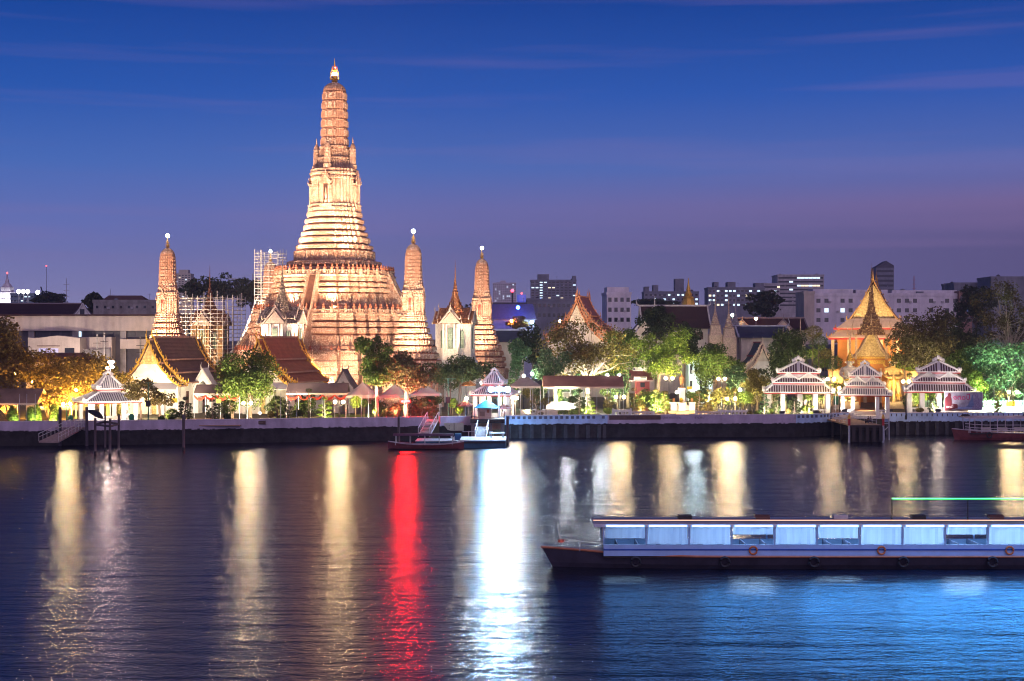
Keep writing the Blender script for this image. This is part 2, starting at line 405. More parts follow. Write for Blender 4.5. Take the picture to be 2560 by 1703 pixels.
def each(o, name, places, build, m, limit):
    """repeated pieces: the ones nearest the river as parts, the far side as one mass"""
    places = sorted(places, key=lambda t_: t_[0].y)
    for p in places[:limit]:
        mb = MB(); build(mb, [p]); mk(name, mb, m, o)
    if places[limit:]:
        mb = MB(); build(mb, places[limit:]); mk(name, mb, m, o)['kind'] = 'stuff'
def figures(mb, hw, z, h, spacing, q=PQ, places=None):
    """supporting demons: legs astride, body, raised arms, head"""
    for p, nr, st in (places or walk(hw, spacing, q)):
        rz = math.atan2(nr.y, nr.x)+math.pi/2; w = st*.8; t = Vector((-nr.y, nr.x)); d = min(.42, st*.35)
        c = p+nr*(d*.45)
        for s_ in (-1,1):
            mb.bar((c.x+t.x*s_*w*.30, c.y+t.y*s_*w*.30, z), (c.x+t.x*s_*w*.13, c.y+t.y*s_*w*.13, z+h*.42), w*.17, d*.8)
            mb.bar((c.x+t.x*s_*w*.18, c.y+t.y*s_*w*.18, z+h*.70), (c.x+t.x*s_*w*.42, c.y+t.y*s_*w*.42, z+h*.98), w*.15, d*.8)
        mb.cb((c.x, c.y, z+h*.38), (w*.36, d, h*.36), rz); mb.cb((c.x, c.y, z+h*.74), (w*.2, d*1.1, h*.2), rz)
def dents(mb, hw, z, h, spacing, d=.12, q=PQ, fill=.6):
    for p, nr, st in walk(hw, spacing, q):
        mb.cb((p.x+nr.x*d*.2, p.y+nr.y*d*.2, z), (st*fill, d*2, h), math.atan2(nr.y, nr.x)+math.pi/2)
def baluster_ring(o, hw, z, spacing, h=1.0):
    w_, f_ = MB(), MB()
    P = plan(hw/1.066)
    for i in range(len(P)):
        a, b_ = P[i], P[(i+1)%len(P)]
        mid = (Vector(a)+Vector(b_))/2; ln = (Vector(b_)-Vector(a)).length; rz = math.atan2(b_[1]-a[1], b_[0]-a[0])
        w_.cb((mid.x, mid.y, z), (ln+.3, .3, h*.32), rz); w_.cb((mid.x, mid.y, z+h*.78), (ln+.36, .36, h*.22), rz)
        for k in range(int(ln/.55)): 
            c = Vector(a).lerp(Vector(b_), (k+.5)/int(ln/.55)); w_.cb((c.x, c.y, z+h*.3), (.24,.24,h*.5), rz)
    W_ = walk(hw, spacing)
    for p, nr, st in W_: w_.cb((p.x, p.y, z-.1), (.62,.5,h+.3), math.atan2(nr.y,nr.x)+math.pi/2)
    def fin(mb, ps):
        for p, nr, st in ps: mb.lathe([(.16,0),(.38,.12),(.42,.4),(.2,.65),(.26,.8),(.04,1.25)], (p.x, p.y, z+h+.2), 6)
    mk('balustrade', w_, STONE, o); each(o, 'finial', W_, fin, TERRA, 30)
def cob(o, z0, z1, hw, tiers, name='spire', dome=None, shape=(1.0,.99,.975,.96,.94,.91)):
    mb, rb, lg = MB(), MB(), MB(); h = (z1-z0)/tiers; top = dome or h
    for k in range(tiers):
        w0 = hw*shape[min(k*len(shape)//tiers, 5)]; w1 = hw*(shape+(.86,))[min((k+1)*len(shape)//tiers, 6)]; z = z0+k*h
        loft(mb, [(z,w0*.965),(z+.10*h,w0*.965),(z+.12*h,w0),(z+.80*h,w1*.99),(z+.84*h,w1*1.02),(z+.93*h,w1*1.02),(z+.94*h,w1*.92),(z+h,w1*.92)], CQ)
        dents(rb, (w0+w1)/2, z+.16*h, .60*h, w0*.30, .06*w0, CQ, .66)
        loft(lg, [(z+.945*h,w1*.955),(z+1.04*h,w1*.955)], CQ)
    wt = hw*.86
    loft(mb, [(z1,wt),(z1+top*.25,wt*.96),(z1+top*.5,wt*.84),(z1+top*.72,wt*.64),(z1+top*.88,wt*.42),(z1+top,wt*.16)], CQ)
    cap = MB(); loft(cap, [(z1+top*.2,wt*.99),(z1+top*.5,wt*.865),(z1+top*.72,wt*.665),(z1+top*.88,wt*.44),(z1+top*1.01,wt*.18)], CQ); mk('spire_cap', cap, STONE2, o)
    mkm(name, [(mb, mat('spire_core', (.50,.26,.16), .7, .35, 1.2)), (rb, STONE2), (lg, LEDGE)], o)
def trident(o, z, h, r):
    mb = MB(); mb.lathe([(r*.5,0),(r*1.1,.06*h),(r*.5,.12*h),(r*.9,.2*h),(r*.9,.3*h),(r*.4,.4*h),(r*.55,.48*h),(r*.3,.6*h),(r*.38,.66*h),(r*.15,.8*h),(.02,h)], (0,0,z), 8)
    for zz, rr in ((.12,1.5),(.3,1.3),(.48,.9)):
        for k in range(6):
            a = k*math.pi/3; c, s_ = math.cos(a), math.sin(a)
            mb.tube([(c*r*.4,s_*r*.4,z+zz*h),(c*r*rr,s_*r*rr,z+(zz+.04)*h),(c*r*rr*1.05,s_*r*rr*1.05,z+(zz+.2)*h)], [r*.22,r*.2,r*.03], 5)
    mk('crown_finial', mb, GOLD, o)
def beacon(o, z, r, col, st):
    mb = MB(); mb.lathe([(r*.3,-r),(r*.9,-r*.5),(r,0),(r*.9,r*.5),(r*.3,r)], (0,0,z), 8)
    mk('beacon_lamp', mb, glow('beacon_'+str(st), col, st), o)
def niche(o, r, z0, z1, w, lvl, rz, statue=True, proj=.7):
    """porch niche on one face: jambs, stacked pediments, dark recess with a standing figure"""
    M = Matrix.Rotation(rz, 4, 'Z') @ Matrix.Translation((0, -r, 0)); h = z1-z0
    f, d_, s_ = MB(M), MB(M), MB(M)
    f.bx(-w/2,w/2,-proj*.5,1.2,z0,z0+h*.14); f.bx(-w*.56,w*.56,-proj*.7,1.2,z0+h*.08,z0+h*.12)
    for q in (-1,1):
        f.bx(min(q*w*.2,q*w*.36),max(q*w*.2,q*w*.36),-proj*.5,1.2,z0+h*.14,z0+h*.66); f.bx(min(q*w*.36,q*w*.5),max(q*w*.36,q*w*.5),-proj*.25,1.2,z0+h*.14,z0+h*.62)
    f.bx(-w*.52,w*.52,-proj*.62,1.2,z0+h*.66,z0+h*.70)
    for k, (zz, ww, hh) in enumerate(((.70,.52,.20),(.80,.42,.20))):
        yy = -proj*(.6-.2*k)
        f.slab([(-w*ww,yy,z0+h*zz),(w*ww,yy,z0+h*zz),(w*ww*.55,yy,z0+h*(zz+hh*.42)),(w*.1,yy,z0+h*(zz+hh*.8)),(0,yy,z0+h*(zz+hh*1.25)),(-w*.1,yy,z0+h*(zz+hh*.8)),(-w*ww*.55,yy,z0+h*(zz+hh*.42))], (0,.5,0))
        for q in (-1,1): f.tube([(q*w*ww,yy,z0+h*zz),(q*w*ww*1.12,yy,z0+h*(zz+.03)),(q*w*ww*1.1,yy,z0+h*(zz+.09))], [w*.05,w*.04,.01], 5)
    d_.bx(-w*.2,w*.2,.05,.2,z0+h*.14,z0+h*.66)
    nm = mk('niche_porch', f, STONE, o); mk('niche_recess', d_, lvl, nm)
    if statue:
        s_.lathe([(w*.12,0),(w*.14,h*.05),(w*.06,h*.1),(w*.10,h*.2),(w*.06,h*.28),(w*.06,h*.33),(w*.01,h*.42)], (0,-proj*.15,z0+h*.15), 7)
        mk('niche_figure', s_, STONE2, nm)
# ---- great central tower
T = thing('central_tower', 'tallest floodlit porcelain temple tower with steep terraces and a golden trident', 'temple tower', (TC.x, TC.y, 0), TR)
lo = MB(); loft(lo, [(2,25.6),(9,25.6),(9.2,26),(10,26),(10.2,25.4),(12,25.2),(12.2,25.7),(13.2,25.7),(13.4,25),(14.5,24.9),(14.6,22.5)]
    + band(14.6,16.6,21.4,22.2)+[(16.7,20.9),(19.3,20.6)]+band(19.3,20.9,20.3,21.2)+band(20.9,22.3,20,20.9)+band(22.3,23.9,19.4,20.2)+[(24.4,20.3),(24.45,17)])
mk('lower_terrace', lo, STONE, T)
mi = MB(); loft(mi, [(24.3,17.4)]+band(24.4,26.2,16.6,17.3)+[(26.2,15.9),(26.9,15.9)]+[(26.9,15.5),(29.3,15.4)]+band(29.3,30.6,15.1,15.9)+band(30.6,31.9,14.8,15.6)+band(31.9,33.2,14.3,15.0)+[(33.8,15.2),(33.85,11)])
mk('middle_terrace', mi, STONE, T)
up = MB(); loft(up, [(33.7,11)]+band(33.8,35.9,10.9,11.3)+band(35.9,37.4,10.9,11.6)+[(37.4,9.8),(38.0,9.8),(40.0,9.7)]+band(40.0,41.4,9.0,9.5)+band(41.4,43.3,8.2,8.75)+band(43.3,44.7,7.7,8.2)+band(44.7,46.4,7.1,7.6)+band(46.4,47.9,6.7,7.25)+band(47.9,49.7,6.3,6.8))
mk('upper_terrace', up, STONE, T)
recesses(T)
nb = MB(); loft(nb, [(49.6,6.3),(50.0,6.55),(50.6,6.55),(50.8,6.0),(51.2,6.2),(51.5,6.2),(51.6,5.7),(57.6,5.5),(57.8,5.9),(58.2,5.9),(58.3,5.6),(58.7,5.6),(58.9,6.1),(59.3,6.1),(59.4,5.7),(60.1,5.9),(60.3,5.6),(60.35,4.6)])
for p, nr, st in walk(5.6, 1.0): nb.cb((p.x, p.y, 51.6), (st*.5,.3,6.0), math.atan2(nr.y,nr.x)+math.pi/2)
mk('niche_tier', nb, STONE2, T)
fb = MB(); loft(fb, [(60.3,4.3),(60.5,4.1),(62.6,3.95),(62.7,4.2),(63.1,4.2),(63.2,3.65),(65.3,3.5),(65.4,3.7),(65.9,3.7),(65.95,3.3)]); mk('figure_tier', fb, STONE, T)
for hw, z, h, sp_ in ((20.8,16.75,2.45,1.5),(15.45,26.95,2.3,1.3),(9.75,37.5,2.4,1.15),(4.0,60.5,2.0,1.0),(3.58,63.2,2.0,.95)):
    each(T, 'supporting_figure', walk(hw, sp_), lambda mb, ps: figures(mb, hw, z, h, sp_, places=ps), STONE, 22)
dn = MB()
for hw, z, h, s_, d_ in ((22.0,15.55,.35,.7,.12),(21.1,20.2,.3,.7,.12),(20.8,21.5,.3,.7,.12),(20.1,23.0,.35,.8,.12),(17.2,25.3,.35,.8,.12),(15.8,30.0,.3,.6,.1),(15.5,31.3,.3,.6,.1),(14.9,32.5,.3,.7,.1),(11.2,34.8,.3,.7,.1),(11.5,36.6,.3,.6,.1),(8.7,42.5,.35,.55,.09),(8.15,44.1,.25,.5,.08),(7.55,45.6,.3,.5,.08),(7.2,47.3,.25,.5,.08),(6.75,48.9,.3,.5,.08),(25.3,11.0,.6,1.2,.12),(25.2,12.5,.4,.9,.12)):
    dents(dn, hw, z, h, s_, d_)
mk('floral_mouldings', dn, STONE2, T)
lg = MB()
for z, w_ in ((16.62,21.9),(20.92,20.95),(22.32,20.6),(24.0,19.9),(26.22,17.0),(30.62,15.6),(31.92,15.3),(37.42,11.2),(40.02,9.75),(41.42,9.2),(43.32,8.45),(44.72,7.9),(46.42,7.3),(47.92,6.95),(60.2,5.75)):
    loft(lg, [(z-.14,w_+.02),(z+.03,w_+.02),(z+.10,w_-.25)])
mk('ledge_tiles', lg, LEDGE, T)
baluster_ring(T, 24.4, 14.5, 2.3); baluster_ring(T, 19.7, 24.4, 2.0); baluster_ring(T, 14.6, 33.8, 1.6, 1.1)
for k in range(4): niche(T, 5.95, 50.3, 59.4, 3.0, SHADE, k*math.pi/2)
for k in range(4):                                    # small towers over the niches
    a = k*math.pi/2-math.pi/2; mb = MB(Matrix.Translation((4.75*math.cos(a), 4.75*math.sin(a), 0)))
    mb.rings([[(x, y, z) for x, y in plan(w_/1.066, CQ)] for z, w_ in ((60.3,1.05),(61.2,1.05),(61.3,.85),(65.2,.74),(65.9,.62),(66.4,.4),(66.7,.14))])
    mb.lathe([(.1,0),(.28,.3),(.12,.6),(.16,.8),(.02,1.6)], (0,0,66.6), 6)
    for z in (61.9,62.7,63.5,64.3,65.1): mb.rings([[(x, y, zz) for x, y in plan(w_/1.066, CQ)] for zz, w_ in ((z,.86),(z+.14,.86))])
    mk('mini_tower', mb, STONE2, T)
cob(T, 65.9, 79.5, 3.34, 6, dome=2.4)
trident(T, 81.7, 6.2, .75); beacon(T, 83.7, .72, (1,.86,.62), 60)
tip = MB(); tip.lathe([(.05,0),(.22,.12),(.22,.3),(.05,.42)], (.35,-.45,85.2), 6); mk('aviation_lamp', tip, glow('red_beacon', (1,.05,.04), 30), T)
for k in (0, 1, 3):                                   # steep stairs, front and both sides
    M = Matrix.Rotation(k*math.pi/2, 4, 'Z'); sm, sd, dk = MB(M), MB(M), MB(M)
    for (ra, za, rb_, zb, w_) in ((18.6,24.4,14.0,33.8,.95),(25.2,14.5,19.4,24.4,1.05)):
        n_ = 22
        for i in range(n_):
            t0, t1 = i/n_, (i+1)/n_
            sm.bx(-w_,w_,-(ra+(rb_-ra)*t0), -(rb_-1.5), za+(zb-za)*t0, za+(zb-za)*t1-.02)
        for q in (-1,1):
            sd.slab([(q*w_,-ra-.5,za),(q*w_,-ra-.5,za+1.0),(q*w_,-rb_-.4,zb+1.0),(q*w_,-rb_+1.2,zb+.2),(q*w_,-rb_+1.2,za)], (q*.55,0,0))
            sd.lathe([(.3,0),(.4,.3),(.2,.7),(.05,1.2)], (q*(w_+.27),-ra-.25,za+1.0), 6)
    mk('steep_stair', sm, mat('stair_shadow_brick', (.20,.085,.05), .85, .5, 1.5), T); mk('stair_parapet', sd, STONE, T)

# ---- four corner towers (one built with parts, three copied)
def corner_tower():
    o = thing('corner_tower', '', 'temple tower', (0,0,0), TR, 'slender corner towers round the great tower')
    mb = MB()
    for hw, z in ((5.3,12.7),(4.9,15.3),(4.0,18.3)): figures(mb, hw, z-.4, 1.0, .9)
    loft(mb, [(2,6.8),(9.5,6.8),(9.6,7.1),(10.6,7.1),(10.8,6.4)]+band(10.8,12.2,6.0,6.5)+band(12.2,13.6,5.8,6.35)+band(13.6,15.2,5.2,5.75)+band(15.2,16.7,4.6,5.2)+band(16.7,18.1,4.0,4.6)+band(18.1,19.4,3.55,4.1)+band(19.4,20.7,3.15,3.7)+band(20.7,22,2.85,3.3)+band(22,23.4,2.6,3.0)); mk('stepped_base', mb, STONE, o)
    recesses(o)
    bd = MB(); loft(bd, [(23.3,2.7),(23.7,2.8),(23.9,2.45),(24.2,2.55),(24.4,2.3),(27.9,2.2),(28.1,2.4),(28.4,2.4),(28.5,2.25),(28.8,2.55),(29.1,2.55),(29.2,2.1)])
    for p, nr, st in walk(2.28, .5): bd.cb((p.x, p.y, 24.4), (st*.5,.16,3.5), math.atan2(nr.y,nr.x)+math.pi/2)
    mk('niche_tier', bd, STONE2, o)
    ft = MB(); loft(ft, [(29.1,2.15),(30.1,2.05),(30.2,2.2),(30.4,2.2),(30.45,1.95),(31.2,1.9)])
    for hw, z, h, s_ in ((2.1,29.2,.95,.55),(1.98,30.4,.8,.5)): figures(ft, hw, z, h, s_)
    mk('figure_tier', ft, STONE, o)
    l_ = MB()
    for z, w_ in ((13.62,6.2),(15.22,5.6),(16.72,5.05),(18.12,4.45),(19.42,3.95),(20.72,3.55),(22.02,3.15)): loft(l_, [(z-.16,w_),(z+.02,w_),(z+.06,w_-.2)])
    mk('ledge_tiles', l_, LEDGE, o)
    for k in range(4): niche(o, 2.35, 23.6, 29.4, 1.5, mat('red_niche', (.5,.03,.02), .7), k*math.pi/2, True, .45)
    cob(o, 31.2, 37.6, 1.95, 8, dome=1.9)
    trident(o, 39.4, 2.6, .34); beacon(o, 42.3, .42, (1,.92,.78), 90)
    return o
ct = corner_tower(); A_, B_ = Vector((22,-36)), Vector((-36,-22))
for k, (off, lab) in enumerate(((B_, 'slender floodlit corner tower furthest left, above the gilded gable hall'), (A_, 'slender floodlit corner tower just right of the great tower, its front stairs side'), (-B_, 'slender pinkish corner tower behind the little white spired shrine on the right'), (-A_, 'slender corner tower wrapped in scaffolding, behind the great tower on the left'))):
    p = TC+off
    o = ct if k == 0 else dup(ct, (p.x, p.y, 0))
    o.location = (p.x, p.y, 0); o['label'] = lab

# ---- spired shrines (mondops) on the terrace
def shrine(label, p, roofm, wallm_, sc_=1.0, z0=9.5):
    o = thing('spired_shrine', label, 'shrine', (p.x, p.y, 0), TR)
    w_, tr, win, rf = MB(), MB(), MB(), MB()
    loft(w_, [(2,6.2),(z0+2,6.2),(z0+2.2,5.6),(z0+3.3,5.4),(z0+3.6,5.0),(z0+5.0,4.75),(z0+5.1,4.4)], [(1,.42),(.62,.42),(.62,.62),(.42,.62),(.42,1)])
    Q = [(1,.46),(.6,.46),(.6,.6),(.46,.6),(.46,1)]
    loft(w_, [(z0+5,4.5),(z0+12.2,4.3)], Q)
    for k in range(4):
        M = Matrix.Rotation(k*math.pi/2, 4, 'Z'); a = MB(M)
        for q in (-1,1):
            for xx in (.95,1.75): w_.M = M; w_.bx(q*xx-.16,q*xx+.16,-4.42,-4.0,z0+5,z0+12.2)
        w_.M = None
        win.M = M; win.bx(-.62,.62,-4.33,-4.0,z0+6.2,z0+11.2); win.bx(1.99,2.9,-2.62,-2.3,z0+6.4,z0+10.6); win.bx(-2.9,-1.99,-2.62,-2.3,z0+6.4,z0+10.6)
        for s_, (zz, dd) in enumerate(((12.2,4.9),(13.3,3.9))):
            hw = 2.5-.5*s_
            rf.M = M
            for q in (-1,1):
                rf.slab([(0,-dd,z0+zz+2.9-.3*s_),(q*hw,-dd,z0+zz),(q*hw,0,z0+zz),(0,0,z0+zz+2.9-.3*s_)], (0,0,.22))
            tr.M = M
            tr.slab([(-hw*.92,-dd+.15,z0+zz+.1),(hw*.92,-dd+.15,z0+zz+.1),(0,-dd+.15,z0+zz+2.6-.3*s_)], (0,.2,0))
            for q in (-1,1):
                tr.bar((q*(hw+.1),-dd-.05,z0+zz+.05),(0,-dd-.05,z0+zz+3.05-.3*s_),.22,.3); tr.tube([(q*(hw+.05),-dd-.05,z0+zz),(q*(hw+.5),-dd-.05,z0+zz+.25),(q*(hw+.45),-dd-.05,z0+zz+1.0)], [.16,.14,.02], 5)
            tr.tube([(0,-dd-.05,z0+zz+2.9-.3*s_),(0,-dd-.35,z0+zz+3.5-.3*s_),(0,-dd-.1,z0+zz+4.3-.3*s_)], [.16,.12,.02], 5)
    rf.M = None
    z = z0+15.0; hw = 2.5
    for k in range(6):
        h = .95-.06*k
        loft(rf, [(z,hw),(z+.3*h,hw*1.04),(z+.36*h,hw*.86),(z+h,hw*.80)], Q)
        for p_, nr, st in walk(hw, .6, Q): rf.cb((p_.x, p_.y, z+.3*h), (.3,.12,.5*h), math.atan2(nr.y,nr.x)+math.pi/2)
        z += h; hw *= .77
    sp_ = MB(); sp_.lathe([(.75,0),(.8,.3),(.5,.6),(.58,1.0),(.38,1.4),(.44,1.8),(.26,2.4),(.3,2.7),(.16,3.6),(.14,4.5),(.07,6.4),(.02,8.0)], (0,0,z-.1), 8)
    mk('walls', w_, wallm_, o); mk('mosaic_window_panels', win, mat('green_mosaic_panel', (.16,.22,.17), .5, .7, 4), o)
    mk('tiered_roof', rf, roofm, o); mk('gables', tr, mat('shrine_gables', (.50,.40,.32), .7, .4, 3), o); mk('spire', sp_, roofm, o)
    o.scale = (sc_,)*3
    return o
SW = mat('shrine_white_mosaic', (.66,.58,.52), .6, .3, 3, stain=.2)
shrine('grey spired shrine with green window panels, in front of the great tower stairs', TC-ay*33, mosaic('grey_shrine_tiles', (.52,.45,.38), (.36,.30,.25), (.15,.12,.09), 3), SW)
shrine('small white shrine with orange tiled spire, between the two right corner towers', TC+ax*31, mosaic('orange_shrine_tiles', (.62,.36,.16), (.5,.24,.09), (.22,.08,.04), 3), SW, 1.0, 9.8)
ls = TC-ax*33.5
shrine('brownish spired shrine standing inside the square scaffold, left of the great tower', ls, mosaic('brown_shrine_tiles', (.45,.27,.14), (.32,.16,.08), (.14,.06,.03), 3), mat('shrine_ochre', (.30,.18,.09), .7, .45, 2))
# ---- scaffolds
def scaffold(label, p, nx, ny, sx, sy, z0, levels, dz, hole=None, ladder=True, group=None):
    o = thing('scaffold', label, 'scaffolding', (p.x, p.y, 0), TR)
    x0, y0 = -sx/2, -sy/2
    for i in range(nx):
        for j in range(ny):
            if 0 < i < nx-1 and 0 < j < ny-1: continue
            x = x0+sx*i/(nx-1)+random.uniform(-.15,.15); y = y0+sy*j/(ny-1)
            mk('pole', MB().tube([(x,y,z0),(x,y,z0+levels*dz+random.uniform(.2,1.8))], .085, 5), PIPE, o)
    for l in range(1, levels+1):
        z = z0+l*dz
        for a, b_ in (((x0,y0),(x0+sx,y0)),((x0,y0+sy),(x0+sx,y0+sy)),((x0,y0),(x0,y0+sy)),((x0+sx,y0),(x0+sx,y0+sy))):
            mk('ledger', MB().tube([(a[0],a[1],z),(b_[0],b_[1],z)], .075, 5).tube([(a[0],a[1],z-.9),(b_[0],b_[1],z-.9)], .055, 5), PIPE, o)
    br = [((x0,y0,z0),(x0+sx*.35,y0,z0+dz*3)),((x0+sx,y0,z0),(x0+sx*.7,y0,z0+dz*2)),((x0,y0,z0+dz*2),(x0+sx*.25,y0,z0+dz*4))]
    for a, b_ in br: mk('brace', MB().tube([a,b_], .08, 5), PIPE, o)
    if ladder:
        for k in range(3):
            m_ = MB(); s_ = 1 if k % 2 == 0 else 1
            for i in range(9): m_.bx(sx*.22+i*.36-.1,sx*.22+i*.36+.3,y0-.5,y0-.05,z0+2+k*4.2+3.9-i*.45,z0+2+k*4.2+4.0-i*.45)
            mk('ladder', m_, PIPE, o)
    return o
random.seed(11)
scaffold('square scaffold of pale poles round the brownish shrine, left of the great tower', ls, 9, 6, 13.5, 13.5, 11, 9, 1.95)
pb = TC-A_
scaffold('tall narrow scaffold wrapping the left rear corner tower', pb, 4, 4, 6.6, 6.6, 22.5, 12, 1.6, ladder=False)
sk = thing('scaffold_stay', 'leaning bundle of pale poles propping the tall narrow scaffold', 'scaffolding', (pb.x-6, pb.y-6, 0))
for k in range(4): mk('pole', MB().tube([(-3-k*.8,-2-k,12),(3.2,2.5+k*.4,30-k*2.2)], .12, 5), PIPE, sk)
# floodlights of the towers: warm projectors standing on the ground and terraces
def flood(p, target, power, col=(1,.74,.44), size=60, r=.35):
    l = bpy.data.lights.new('floodlight', 'SPOT'); l.energy = power; l.color = col; l.spot_size = R(size); l.spot_blend = .6; l.shadow_soft_size = r
    o = bpy.data.objects.new('floodlight', l); COL.objects.link(o); o.location = p
    o.rotation_euler = (Vector(target)-Vector(p)).to_track_quat('-Z', 'Y').to_euler(); return o
def L2(v, z): return (v.x, v.y, z)
WARM = (1,.71,.50)
for q, pw in ((-1,1.0),(1,1.1)):                      # low projectors before the front face, thrown high
    flood(L2(TC-ay*46+ax*q*26, 9), L2(TC-ay*8, 54), 215e3*pw, WARM, 46)
    flood(L2(TC-ay*46+ax*q*17, 8), L2(TC-ay*14, 28), 125e3*pw, WARM, 80)
flood(L2(TC-ay*44, 8), L2(TC-ay*16, 22), 60e3, WARM, 90)
for q in (-1,1):
    flood(L2(TC+ax*q*46-ay*10, 9), L2(TC+ax*q*6-ay*6, 48), 135e3, WARM, 52)
    flood(L2(TC-ay*17.2+ax*q*6, 25.2), L2(TC-ay*5, 54), 16e3, WARM, 70)
    flood(L2(TC-ay*13.4+ax*q*10, 34.5), L2(TC, 66), 90e3, (1,.80,.60), 56)
for off, pw in ((B_,1.0), (A_,1.0), (-B_,.75), (-A_,1.5)):
    p = TC+off
    flood(L2(p-ay*17+ax*4, 12), L2(p, 31), 115e3*pw, WARM, 70)
    flood(L2(p-ay*16-ax*7, 6), L2(p, 18), 30e3*pw, WARM, 90)
flood(L2(ls-ay*15, 10), L2(ls, 22), 22e3, (1,.66,.34), 80)
flood(L2(TC-ay*50-ax*6, 9), L2(TC-ay*33, 24), 17e3, (1,.74,.52), 60)
flood(L2(TC+ax*29-ay*19, 12), L2(TC+ax*31, 25), 19e3, (1,.72,.46), 66)
# ================================================================== halls, pavilions, awnings
def roofmat(name, c1, c2, rough=.55):
    """glazed roof tiles laid in courses"""
    m = mat(name, c1, rough, .35, .7, col2=c2); t = m.node_tree; b = t.nodes['Principled BSDF']
    tcn = t.nodes.new('ShaderNodeTexCoord'); w = t.nodes.new('ShaderNodeTexWave'); w.wave_type = 'BANDS'; w.bands_direction = 'Z'
    w.inputs['Scale'].default_value = 1.1; w.inputs['Distortion'].default_value = .6
    t.links.new(tcn.outputs['Object'], w.inputs[0]); bp = t.nodes.new('ShaderNodeBump'); bp.inputs['Strength'].default_value = .4; bp.inputs['Distance'].default_value = .12
    t.links.new(w.outputs[0], bp.inputs['Height']); t.links.new(bp.outputs[0], b.inputs['Normal']); return m
BROWNR = roofmat('brown_roof_tiles', (.15,.075,.06), (.09,.045,.04)); ORANGER = roofmat('orange_roof_tiles', (.40,.13,.06), (.26,.075,.035))
DARKR = roofmat('dark_maroon_tiles', (.05,.018,.02), (.028,.012,.014)); GREYR = roofmat('grey_roof_tiles', (.13,.11,.11), (.07,.06,.065))
BLUER = roofmat('slate_blue_tiles', (.05,.055,.10), (.03,.033,.06))
def horn(mb, p, out, h, r):
    p = Vector(p); out = Vector(out)
    mb.tube([p, p+out*h*.35+Vector((0,0,h*.12)), p+out*h*.42+Vector((0,0,h*.5)), p+out*h*.25+Vector((0,0,h))], [r,r*.9,r*.55,r*.08], 5)
TI = ((0,.33,0,.50),(.30,.66,.515,.785),(.62,1.0,.80,1.0))
def hall(label, p, rz, hw, zr, ze, secs, roofm, trimm, bargem, pedm, wallm_, gz=G, ped_to=.5, cat='temple hall', porch=True, win=0, tiers=TI, group=None, skirt=None):
    """gabled Thai hall: local -y is the front, ridge runs along +y. secs = (y0, y1, drop of the ridge, width factor)"""
    o = thing('gabled_hall', label, cat, (p[0], p[1], 0), rz, group)
    H = zr-ze; rf, tm, bg_, gw, pd = MB(), MB(), MB(), MB(), MB()
    ylo, yhi = min(s_[0] for s_ in secs), max(s_[1] for s_ in secs)
    ends = {(k, e): (MB(), MB(), MB()) for k in range(len(secs)) for e in (-1,1)}
    for k, (y0, y1, dz, wf) in enumerate(secs):
        w = hw*wf
        for q in (-1,1):
            for (xa, xb, za, zb) in tiers:
                A, B = (q*w*xa, zr-dz-H*za), (q*w*xb, zr-dz-H*zb); mid = (q*w*(xa+xb)/2, zr-dz-H*(za+zb)/2-.05*H*(zb-za)*2)
                for (a, b_) in ((A, mid), (mid, B)):
                    rf.slab([(a[0],y0,a[1]),(b_[0],y0,b_[1]),(b_[0],y1,b_[1]),(a[0],y1,a[1])], (0,0,.18))
                tm.bar((B[0],y0-.02,B[1]+.13),(B[0],y1+.02,B[1]+.13),.40,.34)
                for ye, sy in ((y0,-1),(y1,1)):
                    bg_ = ends[(k, sy)][0]
                    for (a, b_) in ((A, mid), (mid, B)):
                        bg_.bar((a[0],ye+sy*.16,a[1]+.2),(b_[0],ye+sy*.16,b_[1]+.2),.17,.30)
                    horn(bg_, (B[0],ye+sy*.16,B[1]+.15), (q,0,0), .95*hw/6.5, .16*hw/6.5)
                    n_ = 5
                    for i in range(n_):
                        f = (i+.5)/n_; x, z = A[0]+(B[0]-A[0])*f, A[1]+(B[1]-A[1])*f-.05*H*(zb-za)
                        bg_.slab([(x-.22,ye+sy*.16,z+.35),(x+.22,ye+sy*.16,z+.35),(x+q*.1,ye+sy*.16,z+.85)], (0,.08,0))
        for ye, sy in ((y0,-1),(y1,1)):
            bg_ = ends[(k, sy)][0]; horn(bg_, (0,ye+sy*.16,zr-dz+.1), (0,sy*.9,0), 1.9*hw/6.5, .2*hw/6.5)
        tm.bar((0,y0,zr-dz+.16),(0,y1,zr-dz+.16),.4,.34)
        zt = lambda f: zr-dz-.12-H*f
        t0 = tiers[0]; last = tiers[-1]
        for ye, sy in ((y0,1),(y1,-1)):
            pd, gw = ends[(k, -sy)][1:]; pd.slab([(-w*t0[1]*.95,ye+sy*.45,zt(t0[3])),(w*t0[1]*.95,ye+sy*.45,zt(t0[3])),(0,ye+sy*.45,zt(.05))], (0,sy*.15,0))
            P = [(-w*last[1]*.93, zt(1.0)), (w*last[1]*.93, zt(1.0))]
            up_ = [(q_*w*t_[1]*.95, zt(t_[3])) for t_ in reversed(tiers[:-1]) for q_ in (1,)]
            poly = [(-w*last[1]*.9,ye+sy*.62,zt(1)),(w*last[1]*.9,ye+sy*.62,zt(1))]+[(x,ye+sy*.62,z) for x, z in up_]+[(-x,ye+sy*.62,z) for x, z in reversed(up_)]
            gw.slab(poly, (0,sy*.2,0))
    mk('roof', rf, roofm, o); mk('roof_trim', tm, trimm, o); 
    for bg_, pd, gw in ends.values(): mk('bargeboards', bg_, bargem, o); mk('pediment', pd, pedm, o); mk('gable_wall', gw, wallm_, o)
    wl = MB(); wl.bx(-hw*.84,hw*.84,ylo+1.6,yhi-1.6,gz-.5,ze+.1); 
    mk('walls', wl, wallm_, o)
